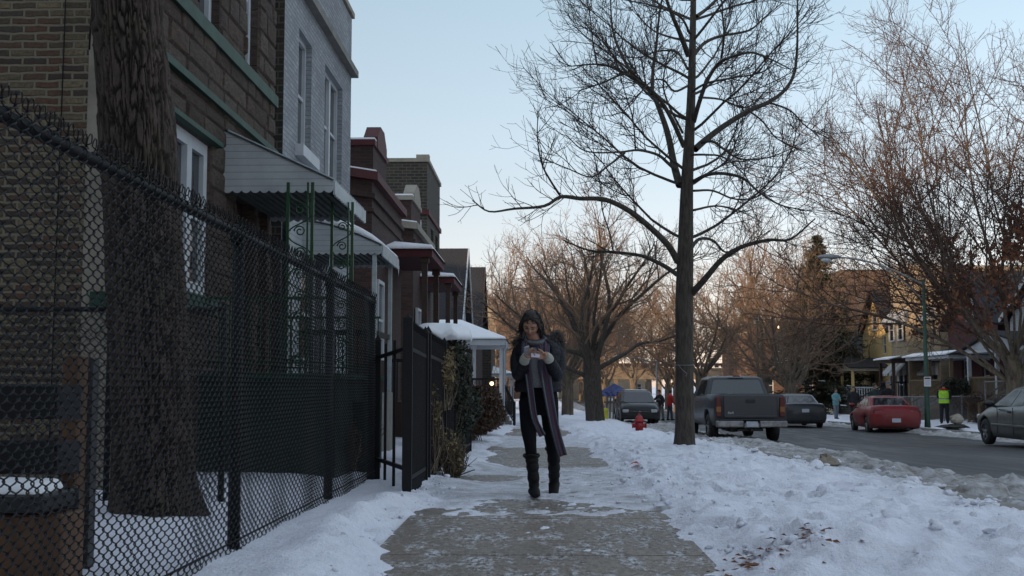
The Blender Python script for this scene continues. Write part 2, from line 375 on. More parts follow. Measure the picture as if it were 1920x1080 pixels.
m1 = mixc(nt, 1.0, hs.outputs[0], cr_.outputs[0], 'MULTIPLY'); nt.links.new(mixc(nt, 1.0, m1, (1.24, 1.28, 1.36), 'MULTIPLY'), bg.inputs[0]); bg.inputs[1].default_value = .15
sl = bpy.data.lights.new('sun', 'SUN'); sl.energy = 2.0; sl.angle = rad(.5); sl.color = (1, .70, .42)
so = bpy.data.objects.new('sun', sl); COL.objects.link(so)
sd = Vector((math.sin(SUN_AZ) * math.cos(SUN_EL), math.cos(SUN_AZ) * math.cos(SUN_EL), math.sin(SUN_EL)))
so.rotation_euler = (-sd).to_track_quat('-Z', 'Y').to_euler(); so.location = (-20, -20, 30)
vs = scene.view_settings; vs.view_transform = 'Standard'; vs.look = 'None'; vs.exposure = 1.40; vs.gamma = 1
# ============================================================ GROUND
def axis(a, b, f0, grow):
    out = [a]; s = f0
    while out[-1] < b: out.append(out[-1] + s); s = max(f0, grow * abs(out[-1]))
    return np.array(out)
ys = np.concatenate([[-60, -30, -12, -4, 0], axis(2, 150, .028, .0058), [180, 230, 300, 500, 1500]])
xl = -axis(1.9, 45, .05, .035)[::-1]; xr = axis(6.6, 45, .05, .03)
xs = np.concatenate([[-1500, -400, -120], xl, np.arange(-1.85, 6.58, .033), xr, [120, 400, 1500]])
X, Y = np.meshgrid(xs, ys)
Z0 = zs(Y)
f1 = fbm(X * 1.3, Y * 1.3, 5, 1); f2 = fbm(X * 5, Y * 5, 4, 9); f3 = fbm(X * 14, Y * 12, 3, 21); f4 = fbm(X * .5, Y * .5, 3, 33)
wob = (fbm(X * 1.1, Y * .9, 5, 50) - .5)
# sidewalk mask
L = -.93 + .6 * wob + .35 * (f2 - .5); R = .93 + .6 * wob + .35 * (f2 - .5)
onwalk = sstep(-.06, .10, X - L) * sstep(-.06, .10, R - X)
park = sstep(-.05, .35, X - R) * (1 - sstep(3.2, 3.8, X + .5 * wob))
left = 1 - sstep(-.30, .06, X - L)
t = np.zeros_like(X)
t += left * (.015 + .06 * f1 + .03 * f2 + .07 * (1 - sstep(-2.6, -1.9, X)))
t += left * (.06 + .10 * (f1 - .5)) * np.exp(-((X + 1.22) / .22) ** 2) * sstep(4.2, 6, Y) * (1 - sstep(9.8, 11, Y))
t += park * (.04 + .13 * f1 + .09 * (f2 - .4) + .03 * (f3 - .5))
# plough pile on the near right, footpath trodden through to the road
pile = np.exp(-(((X - 2.75) / 1.35) ** 2 + ((Y - 6.1) / 1.25) ** 2) ** 2) + .55 * np.exp(-(((X - 1.55) / .42) ** 2 + ((Y - 6.5) / 1.1) ** 2))
t += pile * (.09 + .13 * (f2 - .4) + .12 * np.abs(f1 - .5))
path = np.exp(-((Y - 9.9 - .25 * X) / 1.0) ** 2) * sstep(.3, .9, X) * (1 - sstep(2.7, 3.4, X))
lump = sstep(.56, .74, fbm(X * 4.3, Y * 3.6, 3, 71))
t += park * lump * .06 * (.4 + path)
t *= 1 - .55 * path
dirtpatch = np.exp(-(((X - 1.16) / .26) ** 2 + ((Y - 6.25) / .26) ** 2)) * sstep(.42, .55, f2 * .6 + f3 * .4)
t = t * (1 - .7 * dirtpatch)
# trodden crust on the walk
crust = sstep(9.0, 10.3, Y + 3.2 * wob + 1.6 * (f2 - .5)) * (1 - sstep(15.2, 16, Y + 1.5 * wob)) + .9 * sstep(22.5, 23.5, Y + 2 * wob) * (1 - sstep(31, 32, Y)) + sstep(40, 42, Y)
side_bare = np.exp(-(((X + .62) / .34) ** 2 + ((Y - 13.2) / .55) ** 2) ** 2) + np.exp(-(((X - .1) / .6) ** 2 + ((Y - 19.5) / 2.6) ** 2) ** 3)
t += onwalk * (-.020 + crust * (.029 + .026 * (f2 - .5) + .024 * (f3 - .5)))
t += onwalk * .028 * sstep(.56, .74, .6 * fbm(X * 3.1, Y * 1.0, 5, 63) + .4 * f3) * (1 - crust)
t -= side_bare * .16 * (1 - .3 * park)
# gate walk snow on the left of the woman
t += .10 * np.exp(-(((X + .95) / .4) ** 2 + ((Y - 15.4) / 1.3) ** 2)) + .07 * np.exp(-(((X + 1.0) / .3) ** 2 + ((Y - 12.0) / .6) ** 2))
t = np.where((X > .96) & (X < 3.3), np.maximum(t, .006 - .03 * (dirtpatch > .3)), t)
# the road and its slush
rd = sstep(3.35, 3.8, X + .5 * wob) * (1 - sstep(13.2, 13.5, X))
Z = Z0 + t
slush_in = (1 - sstep(5.5, 6.5, X + 1.6 * wob)); slush_out = sstep(12.2, 13.3, X + .9 * wob)
chunk = sstep(.50, .72, fbm(X * 3.2, Y * 2.6, 4, 91))
st = -.15 + np.maximum(slush_in * (.045 + .06 * (f2 - .35) + .15 * chunk * f1 + .05 * (f3 - .5)), slush_out * (.06 + .12 * chunk)) - .06 * (1 - slush_in) * (1 - slush_out)
st -= .07 * sstep(.6, .68, fbm(X * .8, Y * .45, 4, 5)) * slush_in * sstep(4.6, 5.2, X)
Z = Z * (1 - rd) + (Z0 + st) * rd
far = sstep(13.15, 13.6, X + .3 * wob)
Z = np.where(X > 13.1, Z * (1 - far) + (Z0 - .07 + .12 * f1 + .08 * lump) * far, Z)
dirt = rd * (.62 + .6 * f1) * (1 - .35 * chunk) + onwalk * crust * (.26 + .5 * (f2 - .35)) + .12 * path * f2 + .45 * dirtpatch
dirt = np.maximum(dirt, np.exp(-((X - 3.6 - .3 * wob) / .4) ** 2) * .5 * f1 * 1.6)
dirt = np.maximum(dirt, sstep(14, 30, X) * sstep(.55, .7, f4) * .6)
n, m = X.shape
# boot prints: along the walk, and trodden across the parkway to the road
fr_ = np.random.default_rng(5); prints = []
for k in range(64): y = 7.5 + k * .34; prints.append((.0 + .10 * (1 if k % 2 else -1) + fr_.normal(0, .05), y, fr_.normal(0, .15), .012))
for k in range(60): y = 8.5 + k * .31; prints.append((.42 + .10 * (1 if k % 2 else -1) + fr_.normal(0, .07), y + .1, fr_.normal(0, .2), .014))
for k in range(14): prints.append((.9 + k * .24, 9.4 + .20 * k + .12 * (1 if k % 2 else -1), -1.1, .055))
for k in range(12): prints.append((3.2 - k * .2, 7.9 + .33 * k + .1 * (1 if k % 2 else -1), .55, .05))
for k in range(46): y = 6.5 + k * .42; prints.append((1.45 + .35 * math.sin(k * .21) + .11 * (1 if k % 2 else -1) + fr_.normal(0, .04), y, fr_.normal(.1, .2), .06))
for k in range(70): prints.append((fr_.uniform(1.0, 3.3), fr_.uniform(7, 24), fr_.uniform(-3, 3), .045))
for (x_, y_, a_, dp) in prints:
    i0, i1 = np.searchsorted(ys, [y_ - .3, y_ + .3]); j0, j1 = np.searchsorted(xs, [x_ - .3, x_ + .3]); sx_, sy_ = X[i0:i1, j0:j1] - x_, Y[i0:i1, j0:j1] - y_
    u_ = sx_ * math.cos(a_) + sy_ * math.sin(a_); v_ = -sx_ * math.sin(a_) + sy_ * math.cos(a_); d_ = np.sqrt((u_ / .062) ** 2 + (v_ / .15) ** 2)
    Z[i0:i1, j0:j1] += -dp * (1 - sstep(.75, 1.1, d_)) + dp * .28 * np.exp(-((d_ - 1.35) / .25) ** 2)
V = np.stack([X, Y, Z], -1).reshape(-1, 3)
idx = np.arange(n * m).reshape(n, m)
FQ = np.stack([idx[:-1, :-1], idx[:-1, 1:], idx[1:, 1:], idx[1:, :-1]], -1).reshape(-1, 4)
g = raw_mesh('snow_ground', V, FQ, MT['snow']); tag(g, kind='structure')
at = g.data.attributes.new('dirt', 'FLOAT', 'POINT'); at.data.foreach_set('value', dirt.astype(np.float32).ravel())
def GZ(x, y):
    i = int(np.clip(np.searchsorted(ys, y), 0, n - 1)); j = int(np.clip(np.searchsorted(xs, x), 0, m - 1)); return float(Z[i, j])

# sidewalk slabs (joints are real gaps over a dark bed)
b = MB(); yy = 3.15
while yy < 70:
    y1 = yy + 1.87
    b.add([(-.97, yy + .008, zg(yy)), (.97, yy + .008, zg(yy)), (.97, y1 - .008, zg(y1)), (-.97, y1 - .008, zg(y1)),
           (-.97, yy + .008, zg(yy) - .03), (.97, yy + .008, zg(yy) - .03), (.97, y1 - .008, zg(y1) - .03), (-.97, y1 - .008, zg(y1) - .03)],
          [(0, 1, 2, 3), (0, 4, 5, 1), (2, 6, 7, 3), (1, 5, 6, 2), (3, 7, 4, 0)])
    yy = y1
o = b.build('sidewalk', MT['walk']); tag(o, kind='structure')
# road and kerbs
b = MB(); yv = [-60, 10, 20, 35, 60, 90, 140, 400]
for a, c in zip(yv[:-1], yv[1:]):
    b.quad((3.9, a, zr(a) - .012), (13.4, a, zr(a) - .012), (13.4, c, zr(c) - .012), (3.9, c, zr(c) - .012))
o = b.build('road', MT['road']); tag(o, kind='structure')
b = MB()
for x in (3.72, 13.32):
    for a, c in zip(yv[:-1], yv[1:]):
        b.add([(x, a, zg(a) - .3), (x + .16, a, zg(a) - .3), (x + .16, a, zg(a) + .01), (x, a, zg(a) + .01), (x, c, zg(c) - .3), (x + .16, c, zg(c) - .3), (x + .16, c, zg(c) + .01), (x, c, zg(c) + .01)],
              [(3, 2, 6, 7), (0, 3, 7, 4), (1, 5, 6, 2)])
o = b.build('kerb', MT['conc']); tag(o, kind='structure')
# soil showing through at the near right
b = MB(); MT['soil'] = M('wet soil', (.05, .03, .02), .9, .5, 20, .8, .02)
b.add([(.975, 3.2, -.012), (2.2, 3.2, -.012), (2.2, 8, -.012), (.975, 8, -.012)], [(0, 1, 2, 3)])
o = b.build('soil', MT['soil']); tag(o, kind='structure')
# leaf litter scattered on the near snow
leaf = MB()
for i in range(110):
    x = random.gauss(1.22, .17); y = random.gauss(6.1, .20)
    z = GZ(x, y) + .006; a = random.random() * 6.28; s = random.uniform(.012, .035)
    leaf.add([(x + math.cos(a) * s, y + math.sin(a) * s, z), (x - math.sin(a) * s * .5, y + math.cos(a) * s * .5, z + .012), (x - math.cos(a) * s, y - math.sin(a) * s, z + .004), (x + math.sin(a) * s * .5, y - math.cos(a) * s * .5, z + .002)], [(0, 1, 2, 3)])
o = leaf.build('leaf_litter', MT['dead_leaf']); tag(o, 'brown dead leaf litter on the snow beside the bare sidewalk', 'leaf litter', kind='stuff')
# loose clods of snow along the walk edges, the pile and the slush
rc = np.random.default_rng(77); CV = []; CF_ = []
ico = bmesh.new(); bmesh.ops.create_icosphere(ico, subdivisions=2, radius=1); iv = np.array([v.co[:] for v in ico.verts]); ifc = np.array([[v.index for v in f.verts] for f in ico.faces]); ico.free()
def clods(n_, fx, fy, s0, s1):
    for _ in range(n_):
        y = fy(); x = fx(y); s_ = s0 * (s1 / s0) ** (rc.random() ** 2.2); z = GZ(x, y); v = iv * (1 + .35 * np.sin(iv @ rc.normal(0, 2.2, (3, 1)) + rc.random() * 6) + rc.normal(0, .07, (len(iv), 1))) * s_ * np.array([rc.uniform(.8, 1.3), rc.uniform(.8, 1.3), rc.uniform(.5, .9)])
        CF_.append(ifc + sum(len(q) for q in CV[-1:]) * 0 + len(iv) * len(CV)); CV.append(v + np.array([x, y, z + s_ * .25]))
clods(170, lambda y: rc.normal(1.02, .2), lambda: rc.uniform(5, 16), .006, .028)
clods(120, lambda y: rc.normal(-.99, .1), lambda: rc.uniform(5, 16), .008, .035)
clods(150, lambda y: rc.uniform(1, 3.6), lambda: rc.uniform(5, 20), .008, .035)
clods(330, lambda y: rc.normal(3.9, .45), lambda: rc.uniform(8, 30), .015, .075)
clods(60, lambda y: rc.uniform(1.0, 3.2), lambda: rc.normal(6.4, .9), .01, .06)
o = raw_mesh('snow_clods', np.concatenate(CV), np.concatenate(CF_), MT['snow'], None, True); tag(o, 'loose broken clods of snow strewn along the walk and the road edge', 'snow clods', kind='stuff')
# red litter scrap and rocks
def chunkmesh(c, s, seed, jag=.3, n=10, m=6):
    r = random.Random(seed); b = MB(); rings = []
    for i in range(m + 1):
        a = -PI / 2 + PI * (i + .05) / (m + .1); rr = []
        for k in range(n):
            q = 1 + r.uniform(-jag, jag)
            rr.append((c[0] + math.cos(2 * PI * k / n) * math.cos(a) * s[0] * q, c[1] + math.sin(2 * PI * k / n) * math.cos(a) * s[1] * q, c[2] + math.sin(a) * s[2] * q))
        rings.append(rr)
    return b.loft(rings, smooth=False)
p = P(1190, 887, 14.2); b = MB(); z = GZ(p.x, 14.2) + .01
b.add([(p.x - .06, 14.2, z), (p.x, 14.15, z + .03), (p.x + .06, 14.2, z + .015), (p.x + .03, 14.3, z + .04), (p.x - .03, 14.28, z + .02)], [(0, 1, 2, 3, 4)])
o = b.build('litter', M('red wrapper', (.5, .03, .02), .5, .2, 10)); tag(o, 'small red scrap of litter on the parkway snow', 'litter')
p = P(1552, 888, 17.0)
o = chunkmesh((p.x, 17.0, GZ(p.x, 17.0) + .07), (.17, .13, .12), 4).build('ice_chunk', M('dirty ice', (.27, .23, .18), .6, .5, 6, .6)); tag(o, 'brown dirty chunk of ice at the edge of the kerb slush', 'ice chunk')

# ============================================================ HOUSES
ZV = Vector((0, 0, 1))
class Fr:
    """a wall frame: origin, direction along the wall, outward normal"""
    def __init__(s, o, u, n): s.o = Vector(o); s.u = Vector(u); s.n = Vector(n)
    def p(s, u, z, d=0): return s.o + s.u * u + ZV * z + s.n * d
    def box(s, b, u0, u1, z0, z1, d0, d1):
        q = [s.p(u, z, d) for d in (d0, d1) for z in (z0, z1) for u in (u0, u1)]
        b.add(q, [(0, 1, 3, 2), (4, 6, 7, 5), (0, 4, 5, 1), (2, 3, 7, 6), (0, 2, 6, 4), (1, 5, 7, 3)])
def wall(b, fr, u0, u1, z0, z1, holes=(), dep=.18):
    us = sorted({u0, u1} | {h[0] for h in holes} | {h[1] for h in holes}); zz = sorted({z0, z1} | {h[2] for h in holes} | {h[3] for h in holes})
    for a, c in zip(us[:-1], us[1:]):
        for d, e in zip(zz[:-1], zz[1:]):
            if any(h[0] <= a and c <= h[1] and h[2] <= d and e <= h[3] for h in holes): continue
            b.quad(fr.p(a, d), fr.p(c, d), fr.p(c, e), fr.p(a, e))
    for h in holes:
        D = -(h[4] if len(h) > 4 else dep)
        for (a, c), (e, f) in (((h[0], h[2]), (h[1], h[2])), ((h[1], h[2]), (h[1], h[3])), ((h[1], h[3]), (h[0], h[3])), ((h[0], h[3]), (h[0], h[2]))):
            b.quad(fr.p(a, c), fr.p(e, f), fr.p(e, f, D), fr.p(a, c, D))
def window(root, fr, u0, u1, z0, z1, dep=.16, fm='white', fw=.07, mull=(), sill='stone_trim', rail=True, gl='glass'):
    b = MB(); f0, f1 = -dep, -dep + .07
    fr.box(b, u0, u0 + fw, z0, z1, f0, f1); fr.box(b, u1 - fw, u1, z0, z1, f0, f1)
    fr.box(b, u0 + fw, u1 - fw, z0, z0 + fw, f0, f1); fr.box(b, u0 + fw, u1 - fw, z1 - fw, z1, f0, f1)
    if rail: fr.box(b, u0 + fw, u1 - fw, (z0 + z1) / 2 - .025, (z0 + z1) / 2 + .025, f0 - .01, f1 - .02)
    for c, w_ in mull: fr.box(b, c - w_ / 2, c + w_ / 2, z0 + fw, z1 - fw, f0 - .012, f1 + .01)
    o = b.build('window', MT[fm], root)
    g_ = MB(); fr.box(g_, u0 + .01, u1 - .01, z0 + .01, z1 - .01, f0 - .03, f0 + .02); g_.build('pane', MT[gl], o)
    if sill:
        s_ = MB(); fr.box(s_, u0 - .08, u1 + .08, z0 - .12, z0 - .003, -.1, .07); s_.build('sill', MT[sill], o)
    return o
def door(root, fr, u0, u1, z0, z1, dep, mat='brown_wood'):
    b = MB(); fr.box(b, u0 + .05, u1 - .05, z0 + .02, z1 - .35, -dep + .01, -dep + .06); fr.box(b, u0, u1, z1 - .33, z1, -dep + .01, -dep + .05)
    for k in range(3): fr.box(b, u0 + .15, u1 - .15, z0 + .2 + k * .55, z0 + .6 + k * .55, -dep + .06, -dep + .075)
    o = b.build('door', MT[mat], root)
    h = MB(); q = fr.p(u1 - .12, z0 + 1, -dep + .1); h.ball(q, .03); h.build('handle', MT['chrome'], o); return o
def awning(root, x0, x1, y0, y1, zb, zt, arched=False, snow=False, name='awning'):
    """aluminium awning over a stoop: end panels of slats, ridged sloping roof, scalloped front valance"""
    top = []
    for i in range(9):
        k = i / 8
        z = zt + (zb + .10 - zt) * (k if not arched else (1 - math.cos(k * PI / 2)) * .95 + .05 * k)
        top.append((x0 + (x1 - x0) * k, z))
    a = empty(name, (x0, (y0 + y1) / 2, zb)) if root is None else None
    par = root
    aw = None
    b = MB(); ends = []
    for y in (y0, y1):
        poly = [(x0, y, zb)] + [(x, y, z) for x, z in top]
        # scallops along the lower edge
        nsc = 12
        for k in range(nsc * 4):
            q = k / (nsc * 4); poly.append((x1 - (x1 - x0) * q, y, zb - .03 * abs(math.sin(q * nsc * PI))))
        b.prism(poly, (0, .02, 0)); ends.append(b); b = MB()
    r = MB()
    for (xa, za), (xb, zb_) in zip(top[:-1], top[1:]):
        r.quad((xa, y0 - .02, za), (xb, y0 - .02, zb_), (xb, y1 + .02, zb_), (xa, y1 + .02, za))
        r.quad((xa, y0 - .02, za + .02), (xb, y0 - .02, zb_ + .02), (xb, y1 + .02, zb_ + .02), (xa, y1 + .02, za + .02))
    for k in range(int((y1 - y0) / .12)):
        y = y0 + .06 + k * .12
        for (xa, za), (xb, zb_) in zip(top[:-1], top[1:]): r.bar((xa, y, za + .025), (xb, y, zb_ + .025), .035, .03)
    aw = r.build('awning', MT['alu_edge'], par)
    for e_ in ends: e_.build('end_panel', MT['alu'], aw)
    v = MB(); k = 0; y = y0
    while y < y1:
        v.box((x1 + .012, y + .035, zb + .03 - (.012 if k % 2 else 0)), (.022, .06, .16)); y += .07; k += 1
    v.build('valance', MT['alu_edge'], aw)
    # ribs of the ceiling
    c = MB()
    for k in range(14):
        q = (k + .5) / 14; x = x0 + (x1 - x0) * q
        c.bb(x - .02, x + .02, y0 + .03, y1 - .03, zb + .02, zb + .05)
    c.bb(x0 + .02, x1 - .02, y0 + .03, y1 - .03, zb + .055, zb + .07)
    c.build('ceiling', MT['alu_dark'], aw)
    if snow:
        s_ = MB(); rr = []
        for (x, z) in top[1:]:
            th = .02 + .09 * math.sin(PI * (x - x0) / (x1 - x0)) ** .6
            rr.append([(x, y0 - .03, z + .022), (x, y0 - .02, z + .04 + th * .8), (x, y0 + .1, z + .04 + th), (x, y1 - .1, z + .04 + th), (x, y1, z + .04 + th * .7), (x, y1 + .02, z + .022)])
        s_.loft(rr); s_.build('snow_cap', MT['snowcap'], aw)
    return aw
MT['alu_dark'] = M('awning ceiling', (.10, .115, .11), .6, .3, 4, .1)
def scroll(b, c, r, u, n_turn=1.4, th=.008, flip=1):
    pts = []
    for i in range(20):
        q = i / 19; a = q * n_turn * 2 * PI; rr = r * (1 - .75 * q)
        pts.append(Vector(c) + Vector(u) * (math.cos(a) * rr * flip) + ZV * (math.sin(a) * rr))
    b.tube(pts, th, 5)
def iron_post(root, c, u, w_, z0, z1, mat='green_iron', lab=None):
    """flat wrought iron column: two bars with scrolls between"""
    b = MB(); c = Vector(c); u = Vector(u)
    for s_ in (-1, 1):
        q = c + u * (s_ * w_ / 2); b.bb(q.x - .016, q.x + .016, q.y - .016, q.y + .016, z0, z1)
    q = c + u * (w_ / 2 - .05); b.bb(q.x - .01, q.x + .01, q.y - .01, q.y + .01, z0, z1)
    z = z0 + .12; k = 0
    while z < z1 - .15:
        fl = 1 if k % 2 else -1
        scroll(b, c + ZV * (z), w_ * .24, u, flip=fl)
        pts = [c + u * (fl * w_ * .42 * math.cos(PI * i / 8)) + ZV * (z + .16 * i / 8) for i in range(9)]; b.tube(pts, .008, 5)
        z += .23; k += 1
    return b.build('iron_column', MT[mat], root)

# ---- A: stone-fronted two-flat with brick side wall
FX = -3.5
A = empty('stone_house', (-8, 12.5, -.1), 'nearest left house, brown stone front with green sill bands and tan brick side', 'house')
frA = Fr((FX, 0, 0), (0, 1, 0), (1, 0, 0)); frS = Fr((0, 9.6, 0), (1, 0, 0), (0, -1, 0))
b = MB(); hA = [(10.15, 12.28, 1.9, 3.52), (13.35, 14.25, 1.12, 3.2, .9), (14.45, 14.95, 1.12, 3.2, .5), (10.2, 11.0, 4.78, 6.7), (11.7, 12.52, 4.78, 6.7), (13.66, 14.25, 4.78, 6.7)]
wall(b, frA, 9.6, 15.16, -.3, 8.6, hA); b.quad((FX, 15.16, -.3), (-16, 15.16, -.3), (-16, 15.16, 8.6), (FX, 15.16, 8.6))
b.build('front_wall', MT['stone'], A)
b = MB(); rs_ = random.Random(12); z = -.2
while z < 8.5:
    hgt = rs_.choice((.15, .19, .23, .29, .29)); u = 9.6
    while u < 15.16:
        w_ = min(rs_.uniform(.3, .85), 15.16 - u)
        if 15.16 - u - w_ < .12: w_ = 15.16 - u
        for (ua, ub) in [(u, u + w_)]:
            for h in hA:
                if z + hgt > h[2] and z < h[3]:
                    if ua >= h[0] and ub <= h[1]: ua = ub
                    elif ua < h[0] < ub: ub = h[0]
                    elif ua < h[1] < ub: ua = h[1]
            if ub - ua > .05:
                zt_ = z + hgt; pr = rs_.uniform(.008, .04); e = .004; q = .022; j = lambda: rs_.uniform(-.008, .008)
                pts = [frA.p(ua + e, z + e, .002), frA.p(ub - e, z + e, .002), frA.p(ub - e, zt_ - e, .002), frA.p(ua + e, zt_ - e, .002), frA.p(ua + e + q, z + e + q, pr + j()), frA.p(ub - e - q, z + e + q, pr + j()), frA.p(ub - e - q, zt_ - e - q, pr + j()), frA.p(ua + e + q, zt_ - e - q, pr + j()), frA.p((ua + ub) / 2 + 4 * j(), (z + zt_) / 2, pr + .012)]
                b.add(pts, [(0, 1, 5, 4), (1, 2, 6, 5), (2, 3, 7, 6), (3, 0, 4, 7), (4, 5, 8), (5, 6, 8), (6, 7, 8), (7, 4, 8)])
        u += w_
    z += hgt
b.build('stone_facing', MT['blocks'], A)
b = MB(); wall(b, frS, -16, FX - .28, -.3, 8.6, [(-13.2, -12.2, 2, 3.6)]); b.quad((-16, 9.6, -.3), (-16, 15.16, -.3), (-16, 15.16, 8.6), (-16, 9.6, 8.6)); b.build('side_wall', MT['brick_tan'], A)
b = MB(); b.bb(FX - .28, FX - .003, 9.597, 9.9, -.3, 8.6); b.build('corner_stones', MT['stone_trim'], A)
b = MB(); b.quad((-16, 9.6, 8.5), (FX, 9.6, 8.5), (FX, 15.16, 8.5), (-16, 15.16, 8.5)); b.bb(-16, FX + .06, 9.55, 9.8, 8.6, 8.75); b.bb(FX - .3, FX + .06, 9.8, 15.14, 8.6, 8.75); b.build('roof', MT['roof'], A)
window(A, frS, -13.2, -12.2, 2, 3.6)
window(A, frA, 10.15, 12.28, 1.9, 3.52, mull=((11.62, .16), (10.85, .14)), fw=.13, sill=None, dep=.1)
for h in hA[3:]: window(A, frA, h[0], h[1], h[2], h[3], sill=None, fw=.1)
door(A, frA, 13.35, 14.25, 1.12, 3.2, .9); door(A, frA, 14.45, 14.95, 1.12, 3.2, .5)
b = MB(); frA.box(b, 9.58, 15.17, 4.62, 4.77, -.02, .07); b.build('sill_band', MT['green'], A)
b = MB(); frA.box(b, 9.58, 15.17, 3.97, 4.045, -.02, .08); frA.box(b, 9.9, 12.45, 3.53, 3.58, -.02, .10); b.build('string_course', MT['green'], A)
b = MB(); frA.box(b, 10.0, 12.4, 1.74, 1.89, -.02, .09); frA.box(b, 9.56, 9.75, 1.60, 1.75, -.2, .05); b.build('window_ledge', MT['green'], A)
# thin cables down the brick side
b = MB(); b.tube([(-3.98, 9.57, 8.4), (-3.985, 9.575, 4), (-4.0, 9.57, .2)], .006, 5); b.tube([(-3.72, 9.55, 6.0), (-3.75, 9.55, 4.1), (-3.76, 9.55, 3.78)], .008, 5); b.build('cable', MT['iron'], A)
# porch
b = MB(); b.bb(FX + .003, -2.08, 12.0, 15.6, -.2, 1.04); b.bb(-2.08, -1.9, 13.1, 14.2, -.2, .8); b.build('stoop', MT['green_dark'], A)
b = MB(); b.bb(FX + .003, -2.02, 11.94, 15.66, 1.043, 1.10); b.build('stoop_deck', MT['green'], A)
for y in (12.02, 15.55):
    b = MB(); b.bb(FX + .05, -2.1, y - .012, y + .012, 1.86, 1.89); b.bb(FX + .05, -2.1, y - .012, y + .012, 1.2, 1.22)
    for k in range(13): b.bb(FX + .1 + k * .105, FX + .114 + k * .105, y - .007, y + .007, 1.1, 1.87)
    b.build('railing', MT['green_iron'], A)
iron_post(A, (-2.52, 12.25, 0), (1, 0, 0), .26, 1.1, 3.12); iron_post(A, (-2.30, 13.6, 0), (1, 0, 0), .24, 1.1, 3.12)
awning(A, FX + .003, -2.27, 12.8, 15.1, 3.13, 3.80)

# ---- B: white painted two-flat
B = empty('white_brick_house', (-8, 18.8, -.2), 'pale painted brick two flat with flat parapet and tall windows, second house on the left', 'house')
BY = 15.78
b = MB(); hB = [(16.75, 17.72, 4.45, 6.2), (18.85, 20.55, 4.42, 6.25), (18.0, 18.8, .9, 3.0, .3)]
wall(b, frA, BY, 21.5, -.4, 7.85, hB)
b.quad((FX, 21.5, -.4), (-16, 21.5, -.4), (-16, 21.5, 7.85), (FX, 21.5, 7.85)); b.build('wall', MT['brick_white'], B)
b = MB(); frB = Fr((0, BY, 0), (1, 0, 0), (0, -1, 0)); wall(b, frB, -16, FX - .003, -.4, 7.84); b.build('side_wall', MT['brick_dark'], B)
b = MB(); b.bb(-16, FX + .05, BY - .02, 21.54, 7.853, 7.95); b.build('parapet_cap', MT['stone_trim'], B)
b = MB(); frA.box(b, BY - .02, 21.55, 6.72, 6.84, -.05, .13); frA.box(b, BY - .02, 21.55, 6.843, 6.9, -.05, .08); b.build('cornice', MT['conc'], B)
window(B, frA, *hB[0][:4], sill=None); window(B, frA, *hB[1][:4], mull=((19.75, .12),), sill=None)
b = MB(); frA.box(b, 16.6, 17.85, 4.28, 4.447, -.02, .12); b.build('window_ledge', MT['white'], B)
b = MB(); wall(b, frA, 15.8, 17.95, -.4, 3.4, ()); b2 = [(v[0] + .06, v[1], v[2]) for v in b.v]; b.v = b2; b.build('siding', MT['alu'], B)
window(B, Fr((FX + .08, 0, 0), (0, 1, 0), (1, 0, 0)), 16.5, 17.5, 1.3, 2.7, dep=.02, sill=None)
door(B, frA, 18.0, 18.8, .9, 3.0, .3, 'white')
b = MB(); b.bb(FX + .003, -2.35, 16.9, 19.2, -.3, .86); b.build('stoop', MT['conc'], B)
b = MB(); b.bb(FX + .05, -2.4, 16.95, 16.99, 1.7, 1.78); b.bb(-2.42, -2.38, 16.99, 18.7, 1.7, 1.78)
for k in range(10): b.bb(FX + .1 + k * .11, FX + .12 + k * .11, 16.96, 16.98, .86, 1.7)
b.build('railing', MT['iron'], B)
awning(B, FX + .003, -2.28, 16.9, 18.85, 2.9, 3.36, arched=True, snow=True)
for y in (16.97, 18.78):
    b = MB(); b.bb(-2.42, -2.36, y - .03, y + .03, .86, 2.92); b.build('awning_post', MT['alu_edge'], B)
b = MB(); b.bb(-3.05, -3.0, 16.95, 17.0, .86, 2.92); b.build('awning_post', MT['alu_edge'], B)
b = MB(); b.tube([(-2.27, 18.9, 2.9), (-2.27, 18.9, 2.74)], [.012, .002], 5); b.build('icicle', MT['snowcap'], B)

